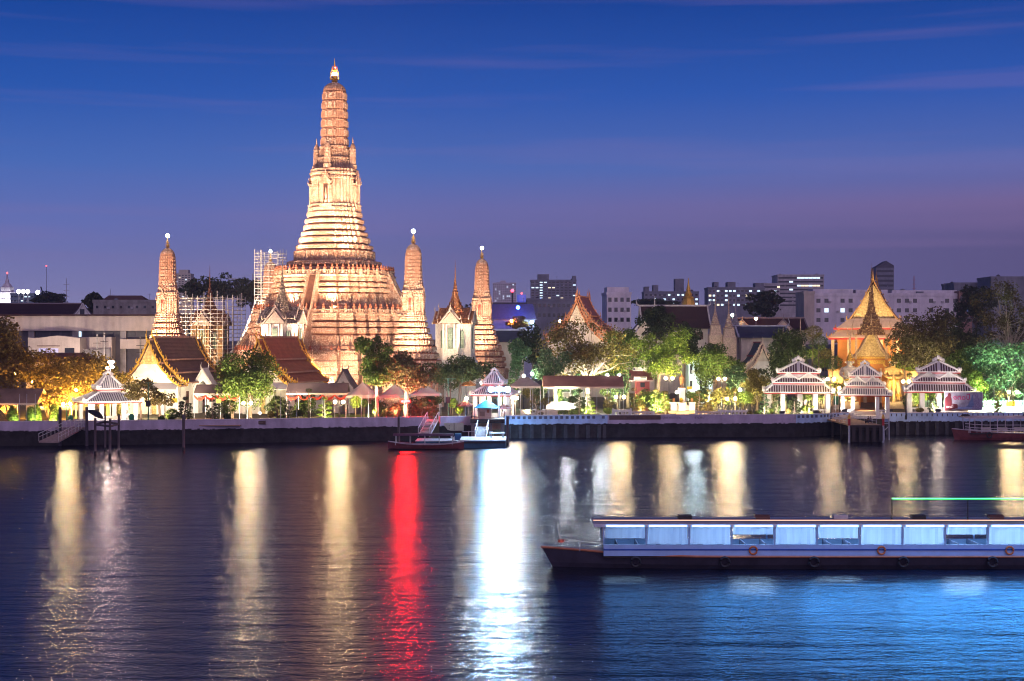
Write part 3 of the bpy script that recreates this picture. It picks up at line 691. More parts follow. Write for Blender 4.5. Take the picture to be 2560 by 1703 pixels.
    if skirt:
        sk_ = MB(); a = skirt
        sk_.slab([(-hw*.98,ylo-a,ze-1.2),(hw*.98,ylo-a,ze-1.2),(hw*.84,ylo+.7,ze+.05),(-hw*.84,ylo+.7,ze+.05)], (0,0,.15)); mk('porch_roof', sk_, wallm_, o)
    if porch:
        for i in range(5): mk('column', MB().bx(-hw*.84+hw*1.68*i/4-.3,-hw*.84+hw*1.68*i/4+.3,ylo+.1,ylo+.7,gz,ze-.05), wallm_, o)
        mk('doorway', MB().bx(-.9,.9,ylo+1.48,ylo+1.75,gz,gz+3.4), GOLDW, o)
    n_ = win
    for q in (-1,1):
        for i in range(n_):
            yy = ylo+3+(yhi-ylo-6)*(i+.5)/n_
            mk('window', MB().bx(min(q*hw*.83,q*hw*.853),max(q*hw*.83,q*hw*.853),yy-.5,yy+.5,gz+2.2,gz+4.6), SHADE, o)
    return o
TRIMB = mat('roof_trim_brown', (.44,.24,.17), .6, .3, 1); TRIMW = mat('roof_trim_white', (.60,.55,.5), .7, .25, 1); TRIMO = mat('roof_trim_orange', (.62,.26,.12), .6, .25, 1)
WARMW = mat('gable_whitewash', (.74,.70,.62), .8, .12, .5)
secs = [(0,2.6,.6,.93),(2.2,20.5,0,1.0),(20.1,23.0,.6,.93)]
hall('gilded gable hall with brown roof, the left of the two halls by the river', (WX(371,284), 284), TR, 7.3, 18.6, 9.4, secs, BROWNR, TRIMB, GOLD, GOLDW, WARMW, win=5, skirt=2.6, group='twin halls below the great tower')
hall('hall with reddish orange roof standing below the great tower, behind the bushy green tree', (WX(645,286), 286), TR, 7.3, 18.6, 9.4, secs, ORANGER, TRIMB, GOLD, GOLDW, WARMW, win=5, skirt=2.6, group='twin halls below the great tower')
# little arched gates with white gables beside the halls
def gate(label, px, py, Y, m):
    p = W(px, py, Y); o = thing('arched_gate', label, 'gate', (p.x, p.y, G), TR); h = p.z-G
    b_, r_ = MB(), MB()
    for q in (-1,1): b_.bx(min(q*1.0,q*2.2),max(q*1.0,q*2.2),-1,1,0,h*.55)
    b_.slab([(-2.2,-1,h*.55),(-1,-1,h*.55),(-.6,-1,h*.68),(0,-1,h*.74),(.6,-1,h*.68),(1,-1,h*.55),(2.2,-1,h*.55),(0,-1,h*.97)], (0,2,0))
    for y_ in (-1.2,1.2):
        for q in (-1,1):
            r_.tube([(q*2.7,y_,h*.55),(q*1.5,y_,h*.70),(q*.6,y_,h*.88),(0,y_,h*1.0)], .2, 5); horn(r_, (q*2.6,y_,h*.55), (q,0,0), 1.0, .16)
        horn(r_, (0,y_,h), (0,math.copysign(1,y_),0), 1.4, .16)
    for q in (-1,1): r_.slab([(0,-1.2,h),(q*2.6,-1.2,h*.56),(q*2.6,1.2,h*.56),(0,1.2,h)], (0,0,.2))
    mk('jambs_and_arch', b_, m, o); mk('gable_roof', r_, GREYR if m is not WARMW else TRIMW, o)
gate('small white arched gate beside the gilded gable hall', 512, 922, 290, WARMW)
gate('small grey arched gate behind the awning, right of the orange roofed hall', 863, 925, 292, mat('gate_grey', (.34,.30,.30), .8))
# ---- right: tall orange-roofed hall behind the spreading tree
hall('tall hall with orange roof and pale carved gable, behind the spreading bare-branched tree', (WX(1441,372), 372), TR, 8.8, 29.6, 19.2,
     [(0,1.6,1.6,.86),(1.3,3.2,.8,.93),(2.8,17,0,1.0),(16.6,18.4,.8,.93)], ORANGER, TRIMO, TRIMO, mat('carved_gable', (.78,.66,.50), .6, .5, 3, bump=.8), OFFWHITE, win=4)
# ---- dark-roofed hall in the middle distance: ridge along the river, cross gable
def long_hall(label, px0, px1, py_r, py_e, Y, roofm, trimm, wallm_, hd=7, win=0, hips=True, gz=G, cat='temple hall', group=None, turn=0, ends=True):
    """gabled roof seen along its length: ridge parallel to the river"""
    pc = (px0+px1)/2; o = thing('long_hall', label, cat, (WX(pc,Y), Y+hd, 0), turn, group); hl = (WX(px1,Y)-WX(px0,Y))/2
    zr, ze = WZ(py_r,Y+hd), WZ(py_e,Y); H = zr-ze; rf, tm, wl, gb = MB(), MB(), MB(), MB()
    for q in (-1,1):
        rf.slab([(-hl,0,zr),(hl,0,zr),(hl,q*hd*.55,zr-H*.62),(-hl,q*hd*.55,zr-H*.62)], (0,0,.2))
        rf.slab([(-hl,q*hd*.55,zr-H*.62),(hl,q*hd*.55,zr-H*.62),(hl,q*hd,ze),(-hl,q*hd,ze)], (0,0,.2))
        for e in (-1,1):
            tm.bar((e*hl,0,zr+.15),(e*hl,q*hd*.55,zr-H*.62+.2),.4,.4); tm.bar((e*hl,q*hd*.55,zr-H*.62+.2),(e*hl,q*hd,ze+.2),.4,.4)
            if ends: horn(tm, (e*hl,q*hd,ze+.1), (0,q,0), 1.2, .18)
    tm.bar((-hl,0,zr+.2),(hl,0,zr+.2),.5,.5)
    for e in (-1,1):
        if ends: horn(tm, (e*hl,0,zr+.2), (e,0,0), 2.4, .25)
        gb.slab([(e*(hl-.5),-hd*.9,ze),(e*(hl-.5),-hd*.52,zr-H*.64),(e*(hl-.5),0,zr-.2),(e*(hl-.5),hd*.52,zr-H*.64),(e*(hl-.5),hd*.9,ze)], (e*.15,0,0))
    wl.bx(-hl+.8,hl-.8,-hd*.86,hd*.86,gz-.5,ze+.1)
    mk('roof', rf, roofm, o); mk('roof_trim', tm, trimm, o); mk('gable_wall', gb, wallm_, o); mk('walls', wl, wallm_, o)
    for i in range(win):
        x = -hl+2+(2*hl-4)*(i+.5)/win; mk('window', MB().bx(x-.55,x+.55,-hd*.86-.04,-hd*.8,ze-3.0,ze-1.0), SHADE, o)
    return o
dh = long_hall('dark maroon roofed hall with pale ridge and a white cross gable', 1606, 1778, 766, 822, 400, DARKR, mat('pale_ridge', (.50,.47,.45), .7), OFFWHITE, 8, win=12)
cg = MB(); cw = MB()
zg = WZ(768,396)
for q in (-1,1): cg.slab([(-6.5,-9.5,zg),(-6.5+q*8.5,-9.5,zg-10.2),(-6.5+q*8.5,1.5,zg-10.2),(-6.5,1.5,zg)], (0,0,.25))
cw.slab([(-14.2,-9.0,zg-10.2),(1.2,-9.0,zg-10.2),(-6.5,-9.0,zg-.6)], (0,.3,0)); cw.bx(-13.5,.5,-8.9,-1,G,zg-10.1)
ct_ = MB()
for q in (-1,1): ct_.bar((-6.5,-9.6,zg+.2),(-6.5+q*8.5,-9.6,zg-10.0),.45,.5)
horn(ct_, (-6.5,-9.6,zg), (0,-1,0), 3.2, .3)
mk('cross_gable_roof', cg, DARKR, dh); mk('cross_gable_wall', cw, OFFWHITE, dh); mk('cross_gable_trim', ct_, MATS['pale_ridge'], dh)
long_hall('low slate blue roofed hall with a lit ridge line, left of the gilded gable', 1847, 1975, 817, 845, 385, BLUER, mat('pale_ridge2', (.45,.47,.52), .7), OFFWHITE, 6)
bh = long_hall('long dark roofed building behind the slate blue hall, under the orange street lamp', 1850, 2022, 797, 826, 430, DARKR, mat('dull_trim', (.22,.18,.19), .7), OFFWHITE, 7, ends=False)
for px in (1862, 1967):
    x0 = WX(px,423)-bh.location.x; m_ = MB(); t_ = MB(); zz = WZ(800,423); ww = 5.5
    m_.slab([(x0-ww,-8.2,zz-5.6),(x0+ww,-8.2,zz-5.6),(x0,-8.2,zz)], (0,.3,0))
    for q in (-1,1): t_.bar((x0,-8.4,zz+.3),(x0+q*(ww+.4),-8.4,zz-5.7),.35,.35)
    horn(t_, (x0,-8.4,zz), (0,-1,0), 1.8, .2)
    mk('dormer_gable', m_, OFFWHITE, bh); mk('dormer_trim', t_, MATS['dull_trim'], bh)
# small red-trimmed shrine hall
REDTR = mat('dark_red_trim', (.22,.03,.04), .6, .2, 1)
hall('little hall with dark green roof, red eaves and white curled ridge ends', (WX(1908,335), 335), R(8), 5.0, 17.4, 11.0, [(0,1.2,1.0,.9),(1,7,0,1),(6.8,8.2,1.0,.9)], mat('green_tiles', (.03,.04,.03), .5), REDTR, mat('curl_white', (.62,.48,.36), .6), OFFWHITE, WHITE, porch=False)
# slim grey chedis
def chedi(label, px, py_top, py_base, Y, m, r=1.6, group='slim spired chedis beyond the trees'):
    z1, z0 = WZ(py_top,Y), WZ(py_base,Y); o = thing('chedi', label, 'chedi', (WX(px,Y), Y, G), 0, group); H = z1-z0; b0 = z0-G
    b_ = MB(); b_.rings([[(x*s_, y*s_, z) for x, y in ((-1,-1),(1,-1),(1,1),(-1,1))] for z, s_ in ((-.3,r*1.15),(b0,r*1.1),(b0+.04*H,r*1.0),(b0+.05*H,r*.9),(b0+.22*H,r*.75),(b0+.24*H,r*.85),(b0+.26*H,r*.6))]); mk('stepped_base', b_, m, o)
    s_ = MB(); pr = [(r*.62,0)]
    for i in range(9):
        f = i/9; rr = r*.60*(1-f)**1.2+.10; pr += [(rr,.04*H*i+.2),(rr*1.18,.04*H*i+.2+.02*H),(rr*.9,.04*H*(i+1)+.15)]
    pr += [(.12,.50*H),(.10,.6*H),(.02,.76*H)]; s_.lathe(pr, (0,0,b0+.25*H), 8); mk('ringed_spire', s_, m, o); return o
CH1 = mat('chedi_warm', (.58,.42,.30), .7, .4, 3); CH2 = mat('chedi_grey', (.34,.31,.31), .7, .4, 3)
chedi('slim ringed chedi against the right end of the dark maroon hall', 1788, 729, 840, 378, CH1)
chedi('slim ringed chedi with pale base, second from the dark maroon hall', 1822, 741, 845, 376, CH1)
chedi('slim grey chedi with plain spike behind the pale based one', 1838, 737, 840, 392, CH2)
chedi('slim stone chedi rising beside the tufted cloud tree', 2001, 797, 870, 345, CH1, .9)
chedi('tiny stone spire left of the tufted cloud tree, before the slate blue hall', 1958, 816, 850, 372, CH1, .8)
gc = thing('golden_chedi', 'small glowing golden chedi behind the dark maroon ridge', 'chedi', (WX(1721,440), 440, G))
b0 = WZ(766,440)-G
mk('body', MB().bx(-2.5,2.5,-2.5,2.5,-.3,b0-.2).lathe([(2.3,0),(2.1,1.5),(1.6,2.8),(1.9,3.0),(1.0,3.8),(1.2,4.2),(.6,5.2),(.7,5.5),(.3,7),(.05,9.2)], (0,0,b0-.4), 10), GOLD, gc)
# ---- the great gilded gable with the guardians' gate in front
ORW = mat('orange_ochre_wall', (.55,.20,.045), .8, .2, .8)
TRG = mat('gilded_brown_trim', (.52,.27,.09), .5, .4, 4, metal=.2)
TI2 = ((0,.56,0,.70),(.52,.82,.72,.86),(.79,1.03,.88,1.0))
gh = hall('large hall with tall gilded gable and orange walls, right of the white apartment block front', (WX(2183,338), 338), R(-17), 10.0, 32.2, 18.6,
     [(0,14,0,1.0),(13.6,22,1.2,.94)], mat('maroon_brown_tiles', (.10,.045,.03), .5), mat('white_red_trim', (.60,.42,.36), .6), TRG, GOLDW, ORW, porch=False, tiers=TI2)
wg = MB()
for i in range(6):
    x = -9.4+18.8*i/5; mk('column', MB().bx(x-.35,x+.35,-.2,.5,G,18.4), mat('pale_gold_column', (.62,.42,.22), .6, .3, 2), gh)
sk_ = MB()
for za, zb_, wa, wb_, ya_ in ((23.1,20.9,5.6,8.3,.5),(20.5,18.7,7.9,10.1,.2)): sk_.slab([(-wb_,-ya_-1.2,zb_),(wb_,-ya_-1.2,zb_),(wa,-ya_+.4,za),(-wa,-ya_+.4,za)], (0,0,.14))
mk('front_skirt_roof', sk_, mat('pale_pink_soffit', (.62,.42,.30), .7, .2, 1), gh)
rs = MB(); rs.bx(-10.4,10.4,-.35,-.1,18.2,18.8).bx(-9.2,9.2,-.5,-.25,20.6,21.1); mk('eave_band', rs, REDT, gh)
Y = 316; gp = W(2178, 905, Y)
gt = thing('guardian_gate', 'ornate gilded gate with stepped tile spire between the two giant guardians', 'gate', (gp.x, Y, 0), R(-14))
zb = WZ(893,Y); s = S(Y)
b_ = MB()
for q in (-1,1): b_.bx(min(q*2.3,q*3.6),max(q*2.3,q*3.6),-1.4,1.4,G,zb); b_.bx(min(q*3.0,q*3.5),max(q*3.0,q*3.5),-1.9,-1.4,G,WZ(836,Y))
b_.bx(-3.6,3.6,-1.4,1.4,zb-2.4,zb)
mk('gate_walls', b_, ORW, gt)
mk('lintel_band', MB().bx(-3.8,3.8,-1.6,-1.35,zb-1.5,zb-.7).bx(-3.9,3.9,-1.75,1.6,zb-.3,zb+.15), GOLD, gt)
pd = MB().slab([(-3.3,-1.62,zb+.2),(3.3,-1.62,zb+.2),(1.4,-1.62,zb+3.2),(0,-1.62,WZ(826,Y))], (0,.3,0)) if False else MB().slab([(-3.2,-1.65,zb+.2),(3.2,-1.65,zb+.2),(1.35,-1.65,zb+3.1),(0,-1.65,WZ(824,Y)),(-1.35,-1.65,zb+3.1)], (0,.3,0))
mk('pediment', pd, GOLDW, gt)
fr_ = MB()
for y_ in (-1.9,-.6):
    k_ = 1 if y_ < -1 else 1.12
    for q in (-1,1):
        fr_.tube([(q*3.5*k_,y_,zb+.1),(q*2.2*k_,y_,zb+1.9),(q*1.1*k_,y_,zb+4.2),(0,y_,WZ(814,Y)*1+ (k_-1)*6)], .3, 5); horn(fr_, (q*3.5*k_,y_,zb), (q,0,0), 1.6, .26)
    horn(fr_, (0,y_,WZ(814,Y)+(k_-1)*6), (0,-.6,0), 2.4, .24)
for q in (-1,1):
    for xx, top in ((3.25,800),(4.6,815)):
        horn(fr_, (q*xx,-1.9,WZ(840,Y)), (q*.6,0,0), WZ(top,Y)-WZ(840,Y), .25); fr_.bx(min(q*xx-.25,q*xx+.25),max(q*xx-.25,q*xx+.25),-2.1,-1.6,zb-.5 if xx < 4 else zb+1.5,WZ(838,Y))
mk('gable_frame', fr_, mat('gate_frame_gold', (.60,.40,.22), .5, .4, 4), gt)
sp_ = MB(); z = WZ(838,Y); hw_ = 3.15; zt = WZ(738,Y); n_ = 8
for k in range(n_):
    h = (zt-z)*(.2 if k == 0 else .8/(n_-1)); zz = z+(zt-z)*(0 if k == 0 else .2+.8*(k-1)/(n_-1))
    loft(sp_, [(zz,hw_),(zz+.32*h,hw_*1.03),(zz+.36*h,hw_*.84),(zz+h,hw_*.78)], [(1,.5),(.75,.5),(.75,.75),(.5,.75),(.5,1)])
    for p_, nr, st in walk(hw_, .6, [(1,.5),(.75,.5),(.75,.75),(.5,.75),(.5,1)]): sp_.cb((p_.x,p_.y,zz+.3*h), (.3,.1,.45*h), math.atan2(nr.y,nr.x)+math.pi/2)
    hw_ *= .78
sp_.lathe([(.5,0),(.55,.4),(.3,1.2),(.36,1.6),(.18,2.6),(.14,3.6),(.05,6.2),(.01,7.4)], (0,0,zt-.1), 8)
mk('stepped_spire', sp_, mosaic('gate_spire_tiles', (.66,.48,.26), (.46,.28,.12), (.20,.10,.05), 3), gt)
cw_ = thing('compound_wall', 'ochre compound wall with gilded coping behind the giant guardians', 'wall', (WX(2185,318), 319.5, G))
a0, a1 = WX(2075,318)-cw_.location.x, WX(2300,318)-cw_.location.x; cz = WZ(927,318)-G
mk('wall_body', MB().bx(a0,-3.8,0,.8,-.3,cz).bx(3.8,a1,0,.8,-.3,cz), mat('wall_ochre', (.62,.36,.18), .8, .2, .8), cw_)
mk('coping', MB().bx(a0-.2,-3.8,-.15,.95,cz,cz+.35).bx(3.8,a1+.2,-.15,.95,cz,cz+.35), TRG, cw_)
# ---- Chinese-style riverside pavilions
RIB = mat('white_roof_rib', (.70,.66,.63), .65, .15, 2); TILEB = mat('brown_roof_channel', (.10,.05,.04), .6, .3, 2); TILEG = mat('grey_roof_channel', (.14,.14,.16), .6, .3, 2)
def frustum(rf, rb, rd, w, d, z0, w2, d2, z1, sp_, orn=1.0):
    rf.rings([[(-w/2,-d/2,z0),(w/2,-d/2,z0),(w/2,d/2,z0),(-w/2,d/2,z0)],[(-w2/2,-d2/2,z1),(w2/2,-d2/2,z1),(w2/2,d2/2,z1),(-w2/2,d2/2,z1)]])
    for (W1, D1, W2, D2, sw) in ((w,d,w2,d2,0),(d,w,d2,w2,1)):
        n_ = max(2, int(W1/sp_))
        for i in range(1, n_):
            x = -W1/2+W1*i/n_; f = 1 if abs(x) <= W2/2 else (W1/2-abs(x))/max(1e-6,(W1-W2)/2)
            if f < .12: continue
            for q in (-1,1):
                a, b_ = (x, q*D1/2, z0+.07), (x, q*(D1/2+(D2-D1)/2*f), z0+.07+(z1-z0)*f)
                if sw: a, b_ = (a[1],a[0],a[2]), (b_[1],b_[0],b_[2])
                rb.bar(a, b_, .17, .16)
    for sx in (-1,1):
        for sy in (-1,1):
            rd.bar((sx*w/2,sy*d/2,z0+.16),(sx*w2/2,sy*d2/2,z1+.16),.34,.36)
            c = (sx*(w/2-.05),sy*(d/2-.05),z0+.1); rd.ell((c[0],c[1],c[2]+.45*orn),(.42*orn,.3*orn,.5*orn),7,5); rd.tube([(c[0],c[1],c[2]),(c[0]+sx*.3*orn,c[1],c[2]+.3*orn),(c[0]+sx*.25*orn,c[1],c[2]+1.0*orn)], [.16*orn,.14*orn,.03], 5); rd.ell((c[0]-sx*.7*orn,c[1],c[2]+.5*orn),(.4*orn,.2,.26*orn),6,4)
    rd.bx(-w/2-.08,w/2+.08,-d/2-.08,-d/2+.14,z0-.14,z0+.1); rd.bx(-w/2-.08,w/2+.08,d/2-.14,d/2+.08,z0-.14,z0+.1); rd.bx(-w/2-.08,-w/2+.14,-d/2+.14,d/2-.14,z0-.14,z0+.1); rd.bx(w/2-.14,w/2+.08,-d/2+.14,d/2-.14,z0-.14,z0+.1)
def pavilion(label, p, rz, k, zb, cols, tile, group=None, peaks=True, upper=1.0, panels=True, inner=None):
    """three roof tiers; k scales the plan (k=1: 13.4 m wide)"""
    o = thing('pavilion', label, 'pavilion', (p[0], p[1], 0), rz, group)
    rf, rb, rd, red, bd = MB(), MB(), MB(), MB(), MB(); w, d = 13.4*k, 9.2*k; e = zb[0]
    T_ = ((w,d,zb[0],w*.75,d*.66,zb[1]),(w*.745,d*.70,zb[2],w*.40,d*.30,zb[3]),(w*.61*upper,d*.56*upper,zb[4],.5,.4,zb[5]))
    if inner: T_ = ((w,d,zb[0],w*inner,d*inner,zb[1]),(w*inner*.9,d*inner*.9,zb[1]+.002,w*inner*.9,d*inner*.9,zb[4]-.2),(w*inner*1.12,d*inner*1.12,zb[4],w*.10,d*.06,zb[5]))
    for i, (w1,d1,z0,w2,d2,z1) in enumerate(T_):
        if inner and i == 1: bd.bx(-w1/2,w1/2,-d1/2,d1/2,z0-.3,z1); continue
        frustum(rf, rb, rd, w1, d1, z0, w2, d2, z1, .46 if k > .8 else .4, .8 if k > .8 else .7)
        red.bx(-w1/2+.12,w1/2-.12,-d1/2+.12,d1/2-.12,z0-.34,z0-.145)
    if not inner: bd.bx(-w*.36,w*.36,-d*.32,d*.32,zb[0]+.3,zb[2]-.35); bd.bx(-w*.26,w*.26,-d*.24,d*.24,zb[2]+.2,zb[4]-.35)
    if peaks:                                         # zig-zag white bargeboards of the middle tier
        w1,d1,z0,w2,d2,z1 = T_[1]
        for sy in (-1,1):
            P = [(-w1/2,-d1/2,z0+.1),(-w1*.19,-d1*.36,z1+.35),(0,-d1*.44,z0+(z1-z0)*.45),(w1*.19,-d1*.36,z1+.35),(w1/2,-d1/2,z0+.1)]
            for a, b_ in zip(P, P[1:]): rd.bar((a[0],sy*-a[1],a[2]),(b_[0],sy*-b_[1],b_[2]),.3,.32)
            rd.slab([(-w1*.19,sy*d1*.35,z1+.3),(0,sy*d1*.43,z0+(z1-z0)*.5),(w1*.19,sy*d1*.35,z1+.3)], (0,sy*-.2,0.05))
    for q in (-1.5,-.8,0,.8,1.5):                      # crest of the top ridge
        rd.ell((q*.62*k,0,zb[5]+.35+.42*(1.5-abs(q))*k),(.36*k,.3*k,.42*k),7,5)
    for sy in (-1,1): rd.bar((0,sy*T_[2][1]/2,zb[4]+.15),(0,sy*.2,zb[5]+.1),.3,.3)
    mk('roof_tiles', rf, tile, o); mk('roof_ribs', rb, RIB, o); mk('ridges_and_crests', rd, RIB, o); mk('red_fascia', red, REDT, o); mk('upper_body', bd, WHITE, o)
    cw = .42*max(k,.8)
    for x in cols:
        for y in (-d*.40, d*.40):
            mk('column', MB().bx(x-cw,x+cw,y-cw,y+cw,G-.2,zb[0]-.345), WHITE, o)
    mk('plinth', MB().bx(-w*.46,w*.46,-d*.46,d*.46,G-.2,G+.35), WHITE, o)
    if panels:
        for q in (-1,1):
            x0, x1 = sorted((q*(abs(cols[0])-cw-.02), q*(abs(cols[1] if len(cols) > 4 else cols[1])+cw+.02)))
            pnl = MB().bx(x0,x1,-d*.40-.12,-d*.40+.12,G+.36,G+.6).bx(x0,x1,-d*.40-.14,-d*.40+.14,G+1.3,G+1.55)
            for i in range(6): pnl.bx(x0+(x1-x0)*(i+.3)/6,x0+(x1-x0)*(i+.7)/6,-d*.40-.08,-d*.40+.08,G+.6,G+1.3)
            mk('low_railing', pnl, WHITE, o)
    mk('back_bench', MB().bx(-w*.33,w*.33,d*.2,d*.2+.5,G+.36,G+1.0), OFFWHITE, o)
    return o
zR = (8.0,9.3,9.85,11.35,11.8,13.7)
pavilion('three tiered white ribbed pavilion left of the jetty with the two sitters', (WX(1997,278), 278.5), R(-10), 1.0, zR, (-5.6,-3.0,.3,3.2,5.6), TILEB, 'white riverside pavilions on the right')
pavilion('three tiered white ribbed pavilion behind the wide banner', (WX(2346,284), 284), R(-14), 1.0, zR, (-5.6,-3.2,0,3.2,5.6), TILEB, 'white riverside pavilions on the right')
pavilion('smaller dark roofed pavilion at the head of the jetty, between the two white pavilions', (WX(2167,274), 275.5), R(-13), .74, (7.6,8.75,9.3,10.7,11.2,13.2), (-4.2,-2.3,2.3,4.2), TILEG, 'white riverside pavilions on the right')
pavilion('overexposed white pavilion with small tiered roof on the left bank', (WX(268,258), 258.5), R(32), .80, (7.0,8.5,8.45,8.7,9.3,11.5), (-4.1,-2.0,2.0,4.1), TILEG, None, peaks=False, inner=.40)
pavilion('brilliantly lit white pavilion beside the big white floodlight', (WX(1236,266), 268), R(-14), .60, (7.9,9.2,9.3,9.9,9.9,12.0), (-3.2,-1.6,1.6,3.2), TILEG, None, peaks=False, inner=.46)
# ---- awnings and marquees along the river front
CAN_B = mat('brown_canvas', (.20,.13,.11), .9, .25, .5); CAN_W = mat('white_canvas', (.55,.50,.46), .9, .15, .5); VAL = mat('valance', (.50,.40,.34), .9, .2, 3); SWAG = mat('red_swag', (.62,.05,.025), .8, .2, 2)
def awning(label, px0, px1, py_r, py_e, Y, hd=3.2, m=None, swag=True, group='brown canvas awnings along the river front', posts=5, hip=False):
    z0, z1 = WZ(py_e,Y), WZ(py_r,Y+hd); o = thing('awning', label, 'awning', (WX((px0+px1)/2,Y), Y+hd, G), R(0), group); hl = (WX(px1,Y)-WX(px0,Y))/2
    z0 -= G; z1 -= G; r_, v_ = MB(), MB(); e = hd*.8 if hip else 0
    for q in (-1,1): r_.slab([(-hl,q*hd,z0),(hl,q*hd,z0),(hl-e,0,z1),(-hl+e,0,z1)], (0,0,.06))
    if hip:
        for q in (-1,1): r_.slab([(q*hl,-hd,z0),(q*hl,hd,z0),(q*(hl-e),0,z1)], (0,0,.06))
    mk('canopy', r_, m or CAN_B, o)
    n_ = int(hl*2/.5)
    for i in range(n_):
        x = -hl+2*hl*i/n_; v_.slab([(x,-hd-.03,z0),(x+2*hl/n_,-hd-.03,z0),(x+2*hl/n_,-hd-.03,z0-.3),(x+hl/n_,-hd-.03,z0-.45),(x,-hd-.03,z0-.3)], (0,.03,0))
    mk('valance', v_, VAL, o)
    for i in range(posts):
        x = -hl+.1+(2*hl-.2)*i/(posts-1)
        mk('post', MB().tube([(x,-hd+.08,-.1),(x,-hd+.08,z0)], .07, 6), STEEL, o)
        if swag and i < posts-1:
            w = (2*hl-.2)/(posts-1); sw = MB(); P = []
            for j in range(9):
                f = j/8; P.append((x+w*f, -hd-.06, z0-.35-.75*4*f*(1-f)))
            sw.tube(P, [.10+.16*math.sin(math.pi*j/8) for j in range(9)], 5); mk('swag', sw, SWAG, o)
    return o
awning('brown canvas awning with red swags, right of the gilded gable hall', 484, 600, 962, 984, 268, 2.6)
awning('long grey-brown canvas awning in front of the orange roofed hall', 715, 868, 958, 983, 270, 2.6, mat('greybrown_canvas', (.15,.115,.12), .9, .25, .5), posts=6)
awning('long rust brown canvas awning with beige fringe, right of the brilliant white pavilion', 1358, 1560, 940, 967, 286, 3.6, mat('rust_canvas', (.24,.11,.085), .9, .25, .4), swag=False, posts=7)
awning('low brown canvas awning at the left edge of the bank', -60, 92, 972, 1008, 262, 4.0, swag=False, posts=4)
awning('narrow brown awning behind the columnar hedges', 92, 180, 1004, 1016, 272, 3.0, swag=False, posts=3)
awning('small grey canvas roof beside the brilliant white pavilion', 1275, 1352, 944, 966, 280, 3.0, mat('grey_canvas', (.26,.20,.19), .9, .2, .5), swag=False, posts=4, hip=True)
def marquee(label, px0, px1, py_t, py_e, Y, m=None):
    hl = (WX(px1,Y)-WX(px0,Y))/2; o = thing('marquee', label, 'marquee', (WX((px0+px1)/2,Y), Y+hl, G), 0, 'white peaked marquees behind the red lamp'); z0, z1 = WZ(py_e,Y)-G, WZ(py_t,Y+hl)-G
    r_ = MB(); rs_ = []
    for f, w_ in ((0,1.0),(.12,.86),(.28,.70),(.5,.48),(.75,.24),(.92,.08),(1,.02)):
        rs_.append([(hl*w_*math.copysign(min(1,abs(math.cos(a))*1.3),math.cos(a)), hl*w_*math.copysign(min(1,abs(math.sin(a))*1.3),math.sin(a)), z0+(z1-z0)*f) for a in [2*math.pi*i/24 for i in range(24)]])
    r_.rings(rs_); mk('canopy', r_, m or CAN_W, o, smooth=True)
    mk('valance', MB().rings([[(x,y,z) for x, y in ((-hl,-hl),(hl,-hl),(hl,hl),(-hl,hl))] for z in (z0-.35,z0)], cap=False), m or CAN_W, o)
    for a in (-1,1):
        for b_ in (-1,1): mk('post', MB().tube([(a*(hl-.1),b_*(hl-.1),-.1),(a*(hl-.1),b_*(hl-.1),z0)], .06, 6), STEEL, o)
marquee('white peaked marquee left of the pale-trunked tree', 862, 945, 955, 991, 270)
marquee('white peaked marquee between the two riverside trees, left of the red lamp', 948, 1022, 958, 990, 272)
marquee('dull white peaked marquee behind the brown-leaved tree, right of the red lamp', 1024, 1100, 962, 986, 276)
# ================================================================== town behind the temple
LITW = glow('lit_window_cool', (.62,.85,1.0), 1.6); LITY = glow('lit_window_warm', (1,.80,.48), 1.5); LITB = glow('lit_window_blue', (.12,.3,1.0), 1.2); LITG = glow('lit_window_green', (.05,1,.2), .8)
PLAS = mat('pale_facade', (.50,.47,.47), .85, .25, .25, stain=.35); PLAS2 = mat('grey_facade', (.24,.24,.28), .85, .3, .2, stain=.3); WHF = mat('white_facade', (.74,.68,.72), .85, .18, .25, stain=.3)
CREAM = mat('cream_facade', (.56,.47,.40), .85, .2, .2, stain=.35); DARKB = mat('dark_facade', (.10,.09,.11), .85, .35, .2); SILL = mat('window_band', (.05,.05,.065), .4, .3, .5)
def shared(name, me, parent, loc):
    o = bpy.data.objects.new(name, me); COL.objects.link(o); o.parent = parent; o.location = loc; return o
def boxmesh(w, h, d, m):
    me = bpy.data.meshes.new('window'); q = MB().bx(-w/2,w/2,0,d,-h/2,h/2); me.from_pydata(q.v, [], q.f); me.materials.append(m); return me
